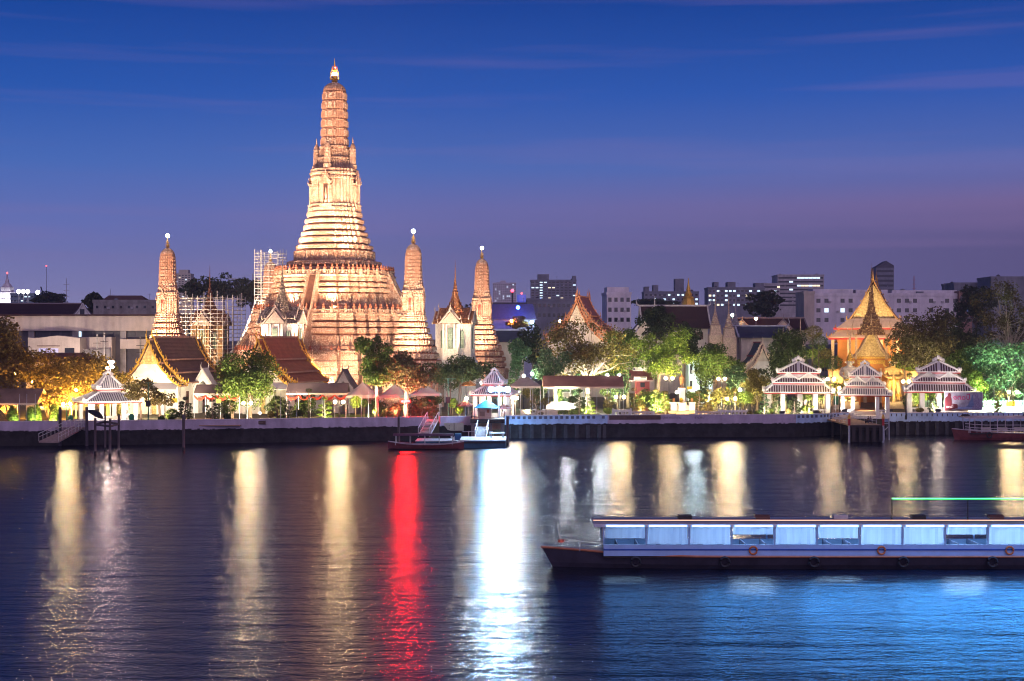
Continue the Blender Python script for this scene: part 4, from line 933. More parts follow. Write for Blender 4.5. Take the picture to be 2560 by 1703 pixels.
def block(label, px0, px1, pyt, Y, dp, m, rows, cols, wf=(.5,.5), lit=(), y0=None, rot=0, cat='building', group=None, bands=False, roof=True, top=(), litm=None, glass=None, skip=()):
    """flat-roofed block; rows x cols windows on the front from the roof downward; lit = {(row, col): material}"""
    X0, X1 = WX(px0,Y), WX(px1,Y); zt = WZ(pyt,Y); o = thing('building', label, cat, ((X0+X1)/2, Y, G), rot, group); w = X1-X0; h = zt-G
    b_ = MB().bx(-w/2,w/2,0,dp,-.5,h)
    mk('walls', b_, m, o)
    if roof:
        r_ = MB().bx(-w/2-.2,w/2+.2,-.2,.3,h,h+.9).bx(-w/2-.2,w/2+.2,dp-.3,dp+.2,h,h+.9).bx(-w/2-.2,-w/2+.3,.3,dp-.3,h,h+.9).bx(w/2-.3,w/2+.2,.3,dp-.3,h,h+.9); mk('parapet', r_, m, o)
    cl_ = MB(); n_cl = max(3, int(w/7))
    for i in range(n_cl):
        x = -w/2+w*(i+.5+.6*(random.random()-.5))/n_cl; y = dp*random.uniform(.15,.6); k_ = w/60+.6
        if i % 3 == 0: cl_.lathe([(.7*k_,h),(.75*k_,h+1.5*k_),(.2*k_,h+1.8*k_)], (x,y,0), 8)
        elif i % 3 == 1: cl_.bx(x-.8*k_,x+.8*k_,y-.6,y+.6,h,h+1.1*k_)
        else: cl_.tube([(x,y,h),(x,y,h+3.2*k_)], .06*k_, 5).bar((x-.6*k_,y,h+2.8*k_),(x+.6*k_,y,h+2.8*k_),.06*k_)
    if roof: mk('roof_clutter', cl_, PLAS2 if m is not PLAS2 else DARKB, o)['kind'] = 'stuff'
    if w < 60 and wf[0] > .2:
        for i in range(int(cols*.6)):
            c = random.randrange(cols); r = random.randrange(rows); fl_ = (zt-(WZ(y0,Y) if y0 else G+3))/rows
            xa = -w/2+w*(c+.93)/cols; za = h-fl_*(r+.62); mk('air_conditioner', MB().bx(xa-.42,xa+.42,-.5,-.01,za-.3,za+.3), PLAS, o)
    for (fx0, fx1, hh) in top:
        mk('roof_house', MB().bx(-w/2+w*fx0,-w/2+w*fx1,dp*.2,dp*.8,h,h+hh), m if not bands else DARKB, o)
    fl = (zt-(WZ(y0,Y) if y0 else G+3))/rows; cw = w/cols; ww, wh = cw*wf[0], fl*wf[1]
    dm = boxmesh(ww, wh, .14, glass or GLASSD); lm = {}
    lit = dict(lit)
    if bands:
        for r in range(rows):
            z = h-fl*(r+.5); mk('window_band', MB().bx(-w/2+.5,w/2-.5,-.07,.06,z-wh/2,z+wh/2), SILL, o)
    for r in range(rows):
        for c in range(cols):
            if (r,c) in skip: continue
            mm = lit.get((r,c))
            if bands and mm is None: continue
            if mm is not None:
                if mm.name not in lm: lm[mm.name] = boxmesh(ww, wh, .16, mm)
                me = lm[mm.name]
            else: me = dm
            shared('window', me, o, (-w/2+cw*(c+.5), -.10 if mm is not None and bands else -.06, h-fl*(r+.5)))
    return o
random.seed(21)
def rl(rows, cols, n, mats=(LITW,)): return {(random.randrange(rows), random.randrange(cols)): random.choice(mats) for _ in range(n)}
# far left
block('slim beige apartment tower with red roof lights, behind the left corner tower', 437, 477, 686, 1500, 14, CREAM, 14, 5, (.55,.5), rl(14,5,10,(LITY,LITW)), 760, top=((.2,.8,5),))
st = thing('white_stepped_tower', 'far white floodlit stepped tower with red tip at the left edge', 'tower', (WX(18,1150), 1150, G)); s = S(1150); b0 = WZ(760,1150)-G
mk('body', MB().lathe([(7.4,-b0),(7.4,3),(6.2,3.2),(6.4,9),(5.2,9.2),(5.4,13.5),(4.4,13.8),(3.0,16),(1.8,17),(1.5,19.5),(.9,20),(.5,24)], (0,0,b0), 8), glow('lit_white_masonry', (.85,.88,1.0), .0) if False else WHF, st)
mk('tier_ledges', MB().lathe([(7.6,3.0),(7.6,3.5),(6.6,3.5)], (0,0,b0), 8).lathe([(6.6,9),(6.6,9.5),(5.5,9.5)], (0,0,b0), 8), WHF, st)
mk('tip_lamp', MB().ell((0,0,b0+25), (.7,.7,.9), 7, 5), glow('red_tip', (1,.06,.06), 6), st)
flood((st.location.x+6, 1085, 20), (st.location.x, 1150, 32), 900e3, (.9,.93,1), 50)
def floodmast(label, px, pyl, Y, n, col, r=1.2):
    o = thing('floodlight_mast', label, 'floodlight', (WX(px,Y), Y, G), 0, 'far floodlight masts at the left edge'); h = WZ(pyl,Y)-G
    mk('mast', MB().tube([(0,0,-.2),(0,0,h-1)], .3, 6), STEEL, o)
    mk('lamp_head', MB().ell((0,-.4,h), (r,r*.5,r), 8, 5), glow('far_flood', col, 18), o); return o
for px, lab in ((47,'far cluster floodlight nearest the white stepped tower'),(59,'far floodlight in the middle of the bright cluster'),(70,'far floodlight at the right of the bright cluster'),(95,'lone far floodlight beside the slanting crane boom')):
    floodmast(lab, px, 729 if px < 90 else 731, 800, 1, (1,1,.88))
block('low blue-grey shed beneath the far floodlights', 26, 85, 737, 840, 20, mat('bluegrey_shed', (.16,.22,.28), .8), 2, 7, (.7,.3), rl(2,7,3), 757)
cb_ = thing('crane_boom', 'slanting dark crane boom beside the lone far floodlight', 'crane', (WX(114,790), 790, G))
mk('boom', MB().bar((0,0,0),(0,0,WZ(757,790)-G),.8).bar((0,0,WZ(757,790)-G),(WX(102,790)-WX(114,790),0,WZ(717,790)-G),.55), IRON, cb_); mk('cab', MB().bx(-1.5,1.5,-1,1,WZ(760,790)-G-1,WZ(755,790)-G), PLAS, cb_)
def pylon(label, px, pyt, Y, arms, cat='pylon', m=STEEL, r=.22, red=False):
    o = thing('mast', label, cat, (WX(px,Y), Y, G), 0, 'thin masts on the skyline'); h = WZ(pyt,Y)-G
    mk('pole', MB().tube([(0,0,-.2),(0,0,h)], [r,r*.4], 6), m, o)
    if arms: 
        a_ = MB()
        for k in range(arms): a_.bar((-1.1,0,h-2.2-k*2.2),(1.1,0,h-2.2-k*2.2),.16)
        mk('crossarms', a_, m, o)
    if red: mk('warning_lamp', MB().ell((0,0,h), (.7,.7,.7), 7, 5), glow('red_tip', (1,.06,.06), 6), o)
pylon('pale utility mast with crossarms behind the white gable end', 166, 696, 520, 5)
pylon('shorter utility mast with crossarms above the brown roof', 276, 724, 560, 3)
pylon('very thin radio mast with red lamp above the far trees', 116, 665, 1400, 0, m=PLAS2, r=.45, red=True)
pylon('red and white telecom mast behind the white apartment block', 2285, 690, 760, 3, m=mat('mast_red', (.4,.12,.1), .6), r=.5)
# left: long dark roof with white gable end, concrete block, warehouse
lh = long_hall('long dark roof with a white Thai gable end, above the cream warehouse', -60, 184, 761, 789, 410, DARKR, mat('dull_trim', (.22,.18,.19), .7), OFFWHITE, 9, ends=False, cat='building')
x0 = WX(195,405)-lh.location.x; zz = WZ(757,405); m_ = MB(); t_ = MB(); ze_ = WZ(787,405)
m_.slab([(x0-2.0,-9.5,ze_),(x0+2.0,-9.5,ze_),(x0,-9.5,zz-.3)], (0,.3,0)); mk('white_gable', m_, WHITE, lh)
for q in (-1,1): t_.tube([(x0,-9.7,zz),(x0+q*1.1,-9.7,(zz+ze_)/2-.3),(x0+q*2.3,-9.7,ze_)], .2, 5)
mk('gable_trim', t_, WHITE, lh); mk('gable_window', MB().bx(x0-.8,x0+.5,-9.56,-9.4,ze_+.2,ze_+1.7), GLASSD, lh)
block('stained grey concrete block under the brown roof, left of the corner tower', 233, 392, 757, 440, 14, CONC, 2, 8, (.3,.3), {(1,4): LITW}, 800)
rfb = thing('roof_building', 'brown gabled roof building behind the stained concrete block', 'building', (WX(320,520), 520, G)); hz, he = WZ(741,520)-G, WZ(757,520)-G
mk('roof', MB().slab([(-7,0,hz),(5,0,hz),(8,-5,he),(-9,-5,he)], (0,0,.3)).slab([(-7,0,hz),(5,0,hz),(8,5,he),(-9,5,he)], (0,0,.3)), BROWNR, rfb); mk('walls', MB().bx(-8,7,-4.6,4.6,-.2,he+.1), PLAS2, rfb)
Yw = 358; s = S(Yw)
wh = thing('warehouse', 'long cream warehouse with a dark window strip, behind the left corner tower', 'warehouse', (WX(200,Yw), Yw, G)); ox = wh.location.x
zz = lambda py: WZ(py,Yw)-G
mk('upper_band', MB().bx(WX(-90,Yw)-ox,WX(454,Yw)-ox,0,22,zz(827),zz(790)), CREAM, wh)
mk('roof_edge', MB().bx(WX(-92,Yw)-ox,WX(456,Yw)-ox,-.5,22.3,zz(790)+.01,zz(786)), DARKR, wh)
mk('recessed_wall', MB().bx(WX(-90,Yw)-ox,WX(454,Yw)-ox,1.2,21.5,-.2,zz(827)-.01), DARKB, wh)
for i, px in enumerate(range(70, 450, 27)):
    mk('window', MB().bx(WX(px,Yw)-ox,WX(px+22,Yw)-ox,1.05,1.22,zz(842),zz(829)), LITW if i in (4,) else SILL, wh)
for px in (70, 180, 300, 378): mk('pier', MB().bx(WX(px,Yw)-ox,WX(px+14,Yw)-ox,.3,1.22,0,zz(827)-.02), CONC, wh)
mk('lower_wall', MB().bx(WX(200,Yw)-ox,WX(286,Yw)-ox,-2.5,1.0,-.2,zz(843)).bx(WX(304,Yw)-ox,WX(380,Yw)-ox,-1.5,1.0,zz(872),zz(848)), CREAM, wh)
mk('corrugated_fence', MB().bx(WX(215,Yw)-ox,WX(290,Yw)-ox,-5,-4.8,-.1,zz(872)), CONC, wh)
l2 = thing('low_workshop', 'cream workshop with a shallow gabled front and a blue window, before the warehouse', 'building', (WX(133,350), 350, G)); zz = lambda py: WZ(py,350)-G; xx = lambda px: WX(px,350)-WX(133,350)
mk('gable_front', MB().slab([(xx(70),0,-.1),(xx(200),0,-.1),(xx(200),0,zz(845)),(xx(196),0,zz(845)),(xx(142),0,zz(839)),(xx(88),0,zz(846)),(xx(70),0,zz(844))], (0,6,0)), CREAM, l2)
mk('window', MB().bx(xx(97),xx(146),-.1,.1,zz(882),zz(871)), glow('blue_lit_shutter', (.06,.10,.6), .55), l2); mk('window', MB().bx(xx(162),xx(186),-.1,.1,zz(882),zz(870)), GLASSD, l2)
mk('rail', MB().bx(xx(93),xx(150),-.15,-.02,zz(866),zz(864)), BROWNR, l2)
pr = thing('low_brown_roof', 'low brown hipped roof between the orange lit trees', 'building', (WX(160,305), 305, G)); zz = lambda py: WZ(py,305)-G
mk('roof', MB().rings([[(-8,-4,zz(905)),(8,-4,zz(905)),(8,4,zz(905)),(-8,4,zz(905))],[(-4,-.6,zz(882)),(4,-.6,zz(882)),(4,.6,zz(882)),(-4,.6,zz(882))]]), BROWNR, pr); mk('walls', MB().bx(-7,7,-3.4,3.4,-.2,zz(905)-.01), CREAM, pr)
# electricity poles beside the warehouse
def upole(label, px, pyt, Y, arms=3):
    o = thing('utility_pole', label, 'utility pole', (WX(px,Y), Y, G), 0, 'utility poles before the warehouse'); h = WZ(pyt,Y)-G
    mk('pole', MB().bar((0,0,-.2),(0,0,h),.32), CONC, o); a_ = MB()
    for k in range(arms): a_.bar((-.9,-.2,h-.5-k*1.6),(.9,-.2,h-.5-k*1.6),.14)
    mk('crossarms', a_, DARKW, o)
upole('concrete utility pole left of its twin before the warehouse wall', 243, 836, 340); upole('concrete utility pole right of its twin before the warehouse wall', 261, 832, 340); upole('utility pole with many wires left of the gilded hall', 351, 842, 338)
# centre and right skyline
block('far pale twin-winged hospital block with red roof lamps, right of the last corner tower', 1232, 1290, 709, 1400, 18, WHF, 8, 12, (.5,.5), rl(8,12,12), 755, top=((.3,.55,3),))
block('wide dark apartment slab with many lit windows, left of the orange roofed hall', 1327, 1441, 703, 900, 16, PLAS2, 9, 11, (.66,.42), {**rl(9,11,16,(LITW,LITW,LITY)), **{(r,2): LITW for r in range(9)}}, 762, top=((.15,.4,4.5),(.92,1,3.5)))
bt = thing('blue_lit_tank', 'blue lit round tower with a red lamp on the skyline', 'tower', (WX(1304,1100), 1100, G)); h = WZ(737,1100)-G
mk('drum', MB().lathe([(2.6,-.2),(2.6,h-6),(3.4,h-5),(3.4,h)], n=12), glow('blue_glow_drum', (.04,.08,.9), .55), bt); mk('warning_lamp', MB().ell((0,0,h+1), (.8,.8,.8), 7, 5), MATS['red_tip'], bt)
rb_ = thing('mast', 'dark lattice mast with a bright red lamp before the twin-winged block', 'mast', (WX(1281,1000), 1000, G), 0, 'thin masts on the skyline'); h = WZ(727,1000)-G
mk('pole', MB().tube([(0,0,-.2),(0,0,h)], [.9,.5], 6), IRON, rb_); mk('warning_lamp', MB().ell((0,0,h), (1.2,1.2,1.2), 8, 5), glow('red_strong', (1,.04,.08), 9), rb_)
block('long low grey shed with a slanting dark roof, below the dark apartment slab', 1318, 1440, 752, 520, 20, PLAS2, 2, 10, (.55,.35), {}, 800)
block('dim purple low building left of the long grey shed', 1190, 1318, 762, 560, 18, DARKB, 2, 10, (.5,.4), rl(2,10,3,(LITB,LITW)), 810)
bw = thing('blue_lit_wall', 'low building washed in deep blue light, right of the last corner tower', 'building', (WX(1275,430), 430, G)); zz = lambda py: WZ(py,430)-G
mk('walls', MB().bx(-7.5,7.5,0,8,-.2,zz(800)), mat('blue_lit_wall_tint', (.30,.30,.5), .8), bw); mk('roof', MB().slab([(-8,-.6,zz(800)),(8,-.6,zz(800)),(7,4,zz(762)),(-7,4,zz(762))], (0,0,.3)), mat('blue_lit_roof_tint', (.10,.09,.2), .6), bw)  # blue light tinted into the wall and roof colours
mk('blue_lamp', MB().ell((WX(1295,430)-bw.location.x,-1.2,zz(769)), (.6,.6,.6), 8, 6), glow('blue_lamp', (.02,.10,1), 40), bw)
l_ = bpy.data.lights.new('blue_lamp_light', 'POINT'); l_.energy = 2600; l_.color = (.05,.06,1); l_.shadow_soft_size = .6; lo_ = bpy.data.objects.new('blue_lamp_light', l_); COL.objects.link(lo_); lo_.location = (WX(1290,430), 421, WZ(775,430))
long_hall('small blue roofed hall with white ridge trim, between the last corner tower and the trees', 1238, 1318, 827, 856, 385, BLUER, mat('blue_lit_trim', (.5,.55,.7), .7), OFFWHITE, 5, cat='building')  # blue light on the ridge trim put into its colour
block('pale four storey house with dark window rows, right of the orange roofed hall', 1517, 1578, 737, 470, 12, WHF, 3, 4, (.55,.42), {}, 812, top=((.05,.95,2.6),), rot=R(4))
block('distant bluish block with a tank tower and cool lit windows, above the maroon hall', 1610, 1747, 732, 900, 15, PLAS2, 3, 12, (.5,.4), rl(3,12,12), 765, top=((.02,.1,4),(.18,.27,5),(.58,.74,9)))
block('long distant flats with cool lit windows behind the ringed chedis', 1770, 1912, 722, 820, 15, PLAS2, 4, 14, (.62,.4), rl(4,14,24,(LITW,LITW,LITW,LITY)), 768, top=((.12,.2,4),(.36,.5,4),(.85,1,3.5)))
block('lower wing of banded offices left of the tall banded offices', 1905, 1950, 712, 880, 16, PLAS, 5, 6, (.9,.4), rl(5,6,5,(LITW,LITY)), 768, bands=True)
block('tall banded offices with a bright strip on the top floor', 1944, 2060, 690, 900, 20, PLAS, 8, 12, (.95,.4), {**{(0,c): LITW for c in range(5,11)}, **{(2,c): LITY for c in range(6,11)}, **rl(8,12,8), **{(r,5): LITW for r in range(4,8)}}, 768, bands=True)
tw = block('dark banded tower with pointed top behind the gilded gable', 2190, 2235, 672, 1300, 16, PLAS2, 9, 3, (.85,.45), {(8,2): LITW}, 780, bands=True)
h = WZ(672,1300)-G; hw_ = (WX(2235,1300)-WX(2190,1300))/2
mk('pointed_top', MB().slab([(-hw_,.1,h),(hw_,.1,h),(hw_,.1,h+3),(hw_*.15,.1,h+7.2),(-hw_*.6,.1,h+3.2),(-hw_,.1,h+1.5)], (0,15,0)), DARKB, tw)
ap = block('long white apartment block with small dark windows behind the gilded gable', 2036, 2398, 740, 480, 13, WHF, 3, 18, (.5,.42), {(1,1): LITW, (1,3): LITW, (1,5): LITG}, 812, top=((0,.28,2.4),(.30,.52,2.2),(.55,1,2.0)), skip=[(r,c) for r in range(3) for c in (2,5,9,13,15)])
for i, f in enumerate((.12,.28,.56,.72,.80)):
    x = -24.4+48.9*f; d_ = MB()
    for k in range(14): d_.bx(x-.45,x+.45,-.3,-.24,1.5+k*.95,1.6+k*.95)
    d_.bx(x-.5,x-.42,-.3,-.22,.5,14.5).bx(x+.42,x+.5,-.3,-.22,.5,14.5); mk('wall_ladder', d_, CONC, ap)
block('taller pinkish end of the white apartment block on its left', 2010, 2036, 735, 478, 14, CREAM, 3, 1, (.01,.01), {}, 812)
e_ = block('balconied brown end house right of the white apartment block', 2398, 2430, 734, 478, 12, mat('brown_facade', (.30,.17,.14), .8, .3, .4), 3, 2, (.7,.45), {(1,1): LITB}, 812)
for k in range(3): mk('balcony', MB().bx(-2.3,2.3,-1.3,-.02,6+k*3.6,7+k*3.6), WHF, e_)
block('dim grey gabled block at the far right, left of the taller one', 2385, 2482, 712, 560, 16, PLAS2, 2, 4, (.12,.2), {}, 790)
block('dim grey block with overhanging roof at the right edge of the skyline', 2478, 2620, 697, 540, 16, PLAS2, 2, 4, (.12,.2), {}, 780)
tcr = thing('tower_crane', 'thin tower crane on the skyline left of the great tower', 'crane', (WX(632,900), 900, G)); h = WZ(704,900)-G
mk('mast', MB().bar((0,0,-.2),(0,0,h),1.3), STEEL, tcr); mk('jib', MB().bar((2,0,h),(WX(565,900)-WX(632,900),0,h+2.2),.9), STEEL, tcr); mk('counter_jib', MB().bar((0,0,h),(4.5,0,h-.4),1.0).bx(3,4.6,-.8,.8,h-3,h-.2), CONC, tcr); mk('apex', MB().bar((0,0,h),(0,0,h+5),.8).bar((0,0,h+5),(-12,0,h+1.7),.15).bar((0,0,h+5),(4,0,h),.15), STEEL, tcr)
# low houses filling the middle distance
hm = [BROWNR, DARKR, GREYR, BLUER]
proto = []
for k in range(4):
    o = thing('low_house', 'low dark roofed house among the rooftops beyond the temple grounds', 'house', (0,0,0), 0, 'low houses beyond the temple grounds')
    w, d_, h, e = 7+k*2, 6, 6+k*1.2, 3
    mk('walls', MB().bx(-w,w,-d_,d_,-.3,h), [PLAS2, CONC, OFFWHITE, DARKB][k], o)
    mk('roof', MB().slab([(-w-.8,0,h+e),(w+.8,0,h+e),(w+.8,-d_-.9,h-.2),(-w-.8,-d_-.9,h-.2)], (0,0,.25)).slab([(-w-.8,0,h+e),(w+.8,0,h+e),(w+.8,d_+.9,h-.2),(-w-.8,d_+.9,h-.2)], (0,0,.25)), hm[k], o)
    mk('window', MB().bx(-w*.6,-w*.3,-d_-.06,-d_+.1,h*.5,h*.75), GLASSD, o); mk('window', MB().bx(w*.2,w*.5,-d_-.06,-d_+.1,h*.5,h*.75), GLASSD if k != 2 else LITY, o)
    mk('gable', MB().slab([(-w+.05,-d_,h),(-w+.05,d_,h),(-w+.05,0,h+e-.1)], (.2,0,0)).slab([(w-.05,-d_,h),(w-.05,d_,h),(w-.05,0,h+e-.1)], (-.2,0,0)), PLAS2, o)
    proto.append(o)
spots = [(1075,440,'left of the last corner tower, beside the spired shrine'),(1130,480,'behind the small white spired shrine'),(1180,470,'directly behind the last corner tower'),(1590,455,'between the pale four storey house and the maroon hall'),(1640,520,'above the maroon ridge, left of the golden chedi'),(1700,560,'above the maroon ridge, right of the golden chedi'),(1850,500,'behind the ringed chedis, left of the dark round treetop'),(1905,470,'under the dark round treetop'),(1960,520,'below the tall banded offices'),(1990,600,'at the foot of the tall banded offices, right side'),(1460,560,'behind the ridge of the orange roofed hall'),(1350,470,'left of the pale carved gable'),(560,520,'behind the square scaffold, under the treetops'),(2440,500,'right of the brown balconied end house'),(1100,620,'far behind the spired shrine, smallest of its cluster'),(2000,455,'left of the pinkish apartment end')]
for i, (px, Y, lab) in enumerate(spots):
    p = (WX(px,Y), Y, G); o = proto[i] if i < 4 else dup(proto[i%4], p)
    o.location = p; o.rotation_euler.z = R(random.uniform(-35,35)); o.scale = (1,1,random.uniform(.9,1.35)); o['label'] = 'low dark roofed house '+lab
# ================================================================== trees, topiary, hedges
def leaves(cs, n, size, rng, flat=.0, shell=.35):
    """n leaf quads scattered through clumps cs = [(centre, radii)], thicker toward each clump's skin"""
    w = np.array([r[0]*r[1]+r[0]*r[2]+r[1]*r[2] for c, r in cs]); w = w/w.sum(); idx = rng.choice(len(cs), n, p=w)
    C = np.array([c for c, r in cs])[idx]; RR = np.array([r for c, r in cs])[idx]
    d = rng.normal(size=(n,3)); d /= np.linalg.norm(d, axis=1, keepdims=True)
    rad = (1-shell*rng.random(n)**1.5)[:,None]
    P = C+d*RR*rad+rng.normal(size=(n,3))*RR*.07
    nr = d*.7+rng.normal(size=(n,3))*.6; nr[:,2] += flat; nr /= np.linalg.norm(nr, axis=1, keepdims=True)
    a = np.cross(nr, rng.normal(size=(n,3))); a /= np.linalg.norm(a, axis=1, keepdims=True)+1e-9; b_ = np.cross(nr, a)
    s_ = (size*(.55+.9*rng.random(n)))[:,None]; k = (.45+.35*rng.random(n))[:,None]
    V = np.stack([P-a*s_*.5, P+b_*s_*k*.5+nr*s_*.06, P+a*s_*.5, P-b_*s_*k*.5+nr*s_*.06], 1).reshape(-1,3)
    return V.tolist(), [], np.arange(4*n).reshape(-1,4).tolist()
LF = dict(
 dark=leafmat('leaf_dark_green', (.025,.045,.012), (.05,.075,.02), (.08,.10,.03)),
 green=leafmat('leaf_mid_green', (.05,.085,.015), (.09,.14,.025), (.15,.19,.04)),
 lime=leafmat('leaf_lime', (.10,.16,.02), (.18,.25,.03), (.28,.34,.06)),
 yellow=leafmat('leaf_yellow_olive', (.11,.085,.02), (.19,.16,.035), (.28,.22,.06)),
 orange=leafmat('leaf_dry_olive', (.10,.07,.02), (.17,.12,.035), (.24,.18,.05)),
 brown=leafmat('leaf_brown_green', (.06,.05,.02), (.11,.085,.03), (.16,.14,.045)),
 black=leafmat('leaf_night_green', (.018,.026,.012), (.03,.042,.016), (.05,.06,.025)),
 teal=leafmat('leaf_cool_green', (.06,.11,.04), (.10,.18,.07), (.18,.26,.12)))
def tree(label, px, py, rx, ry, Y, tpx=None, kind='green', n=4000, size=.5, seed=0, clumps=26, bark=None, bare=0, gz=G, group='trees of the temple bank', tr=.35, limbs=9, flat=.2, lift=0, name='broadleaf_tree', cat='tree', rdepth=.8, cl=(.26,.42), shell=.45):
    rng = np.random.default_rng(seed+17); s = S(Y)*1.12; n = int(n*1.35); c = np.array(W(px,py,Y)); tpx = px if tpx is None else tpx
    base = np.array([WX(tpx,Y), Y, gz]); R3 = np.array([rx*s, rx*s*rdepth, ry*s])
    o = thing(name, label, cat, tuple(base), 0, group)
    cs = []
    for k in range(clumps):
        d = rng.normal(size=3); d /= np.linalg.norm(d); f = rng.uniform(.5,.98) if k > clumps//5 else rng.uniform(0,.45)
        p = c+d*R3*f; q = rng.uniform(*cl); cs.append((p-base, R3*q*np.array([1.05,1.05,.85])))
    # trunk and limbs
    tk = MB(); z0 = c[2]-R3[2]*.75-base[2]; top = c-base+np.array([0,0,R3[2]*.15]); fk = np.array([(c[0]-base[0])*.35, 0, max(z0,1.2)])
    tk.tube([(0,0,-.2),(fk[0]*.3+rng.normal()*.1,rng.normal()*.1,fk[2]*.45),tuple(fk)], [tr*1.25,tr,tr*.85], 7)
    order = rng.permutation(clumps)[:limbs+bare]
    for k, i in enumerate(order):
        e = cs[i][0]; mid = fk+(e-fk)*.5+rng.normal(size=3)*R3*.08+np.array([0,0,R3[2]*.06]); q1 = fk+(mid-fk)*.5+rng.normal(size=3)*R3*.03
        tk.tube([tuple(fk-np.array([0,0,.3])),tuple(q1),tuple(mid),tuple(e)], [tr*.6,tr*.42,tr*.28,tr*.08], 5)
        for j in range(2 if not bare else 4):
            e2 = mid+(e-mid)*rng.uniform(.1,.7)+rng.normal(size=3)*R3*.24; tk.tube([tuple(mid+(e-mid)*.1),tuple((mid+e2)/2+rng.normal(size=3)*R3*.05),tuple(e2)], [tr*.22,tr*.14,tr*.04], 4)
    mk('trunk', tk, bark or BARK, o)
    mk('crown', leaves(cs, n, size, rng, flat, shell), LF[kind], o); return o
BT = 'dark trees on the skyline'
tree('large tree at the left edge, dark above and lit orange below', 12, 890, 92, 92, 268, 40, 'orange', 6000, .55, 1, 34)
tree('wide tree lit orange, left of the white pavilion', 205, 945, 118, 62, 274, 175, 'orange', 7500, .52, 2, 40)
tree('orange lit tree between the edge tree and the wide tree', 95, 935, 60, 48, 282, 90, 'orange', 3500, .5, 3)
tree('small tree lit yellow behind the left pavilion roof', 268, 945, 40, 32, 276, 270, 'yellow', 1800, .45, 4, 16)
tree('small brown leaved tree in front of the white gable wall', 343, 972, 34, 30, 258, 352, 'brown', 1300, .4, 5, 14, tr=.2)
tree('young tree with a dark forked trunk in front of the gilded hall door', 402, 990, 34, 26, 256, 396, 'brown', 900, .38, 6, 14, tr=.22)
tree('bushy bright green tree standing before the orange roofed hall', 632, 944, 78, 64, 268, 625, 'green', 8500, .45, 7, 40)
tree('olive tree left of the bushy bright green tree, its crown touching it', 572, 950, 36, 42, 271, 580, 'yellow', 2600, .42, 8, 20)
tree('tall tree with pale trunk and lit lower leaves, in front of the great tower base', 936, 905, 46, 58, 262, 943, 'green', 4400, .5, 9, 22, bark=PBARK, bare=3, tr=.32, shell=.6)
tree('broad brown-leaved tree with pale forking limbs, above the red lamp', 1018, 928, 66, 52, 263, 1015, 'brown', 5200, .5, 10, 30, bark=PBARK, bare=3)
tree('dark bluish green tree left of the brilliant floodlight', 1155, 930, 62, 40, 285, 1150, 'dark', 5200, .5, 11, 30)
tree('small bluish tree right of the last corner tower', 1292, 890, 30, 42, 318, 1292, 'teal', 2400, .5, 12, 18)
tree('purple shadowed tree right of the small bluish tree', 1332, 862, 38, 48, 330, 1335, 'black', 2600, .55, 13, 20)
tree('large spreading tree with bare pale branches, in front of the orange roofed hall', 1462, 884, 118, 78, 300, 1470, 'yellow', 6800, .5, 14, 44, bark=PBARK, bare=14, tr=.5, limbs=12, shell=.75, cl=(.2,.34))
tree('tree with thin twigs at the left end of the rust brown awning', 1372, 905, 44, 42, 292, 1390, 'teal', 2600, .45, 15, 18, bark=PBARK, bare=4)
tree('olive tree at the right foot of the orange roofed hall', 1560, 885, 48, 55, 312, 1570, 'green', 3400, .5, 16, 24)
tree('bright lime green feathery tree left of the monument', 1662, 882, 68, 66, 296, 1640, 'lime', 6500, .46, 17, 42, bark=PBARK, bare=3, tr=.42, flat=.9, cl=(.2,.32), shell=.8)
tree('dark columnar tree behind the lime green feathery tree', 1640, 808, 44, 40, 350, 1640, 'black', 3800, .55, 18, 26)
tree('dark shaded tree between the lime green tree and the maroon hall', 1712, 855, 34, 52, 330, 1712, 'black', 2800, .55, 19, 20)
tree('rounded green tree between the monument and the ringed chedis', 1790, 902, 58, 54, 296, 1790, 'green', 5200, .46, 20, 30)
tree('pale leaved shrub tree lit from below, right of the rounded green tree', 1836, 945, 28, 30, 282, 1836, 'teal', 1800, .4, 21, 16, tr=.16)
tree('dense dark green tree behind the left white pavilion', 1962, 893, 52, 58, 300, 1962, 'dark', 5200, .48, 22, 30, bark=PBARK, bare=2)
tree('weeping olive tree left of the white pavilion', 1893, 962, 34, 40, 288, 1893, 'yellow', 2800, .4, 23, 20)
tree('large dark tree right of the gilded gable, lit trunk below', 2318, 858, 76, 70, 302, 2308, 'brown', 6800, .52, 24, 40, bark=PBARK, bare=2, tr=.42)
tree('shadowed tree behind the large dark tree on the right', 2385, 850, 56, 66, 322, 2390, 'black', 4200, .6, 25, 28)
tree('tall thin-leaved tree with bare twisting limbs at the right edge', 2516, 800, 82, 92, 298, 2535, 'brown', 4200, .46, 26, 44, bark=PBARK, bare=16, tr=.46, shell=.9, cl=(.16,.28))
tree('leafy tree lit teal from below at the right edge, above the twin lamps', 2515, 930, 84, 72, 288, 2525, 'teal', 7500, .46, 27, 44, bark=PBARK, bare=3)
tree('yellow green tree beside the banner, left of the teal lit tree', 2440, 950, 36, 44, 284, 2442, 'lime', 3000, .42, 28, 22)
tree('spiky palm-like clump between the right pavilion and the dark tree', 2400, 900, 34, 34, 292, 2400, 'green', 1800, .55, 29, 16)
tree('bush lit gold beside the right giant guardian', 2262, 905, 26, 20, 306, 2262, 'lime', 1500, .42, 30, 14, tr=.15)
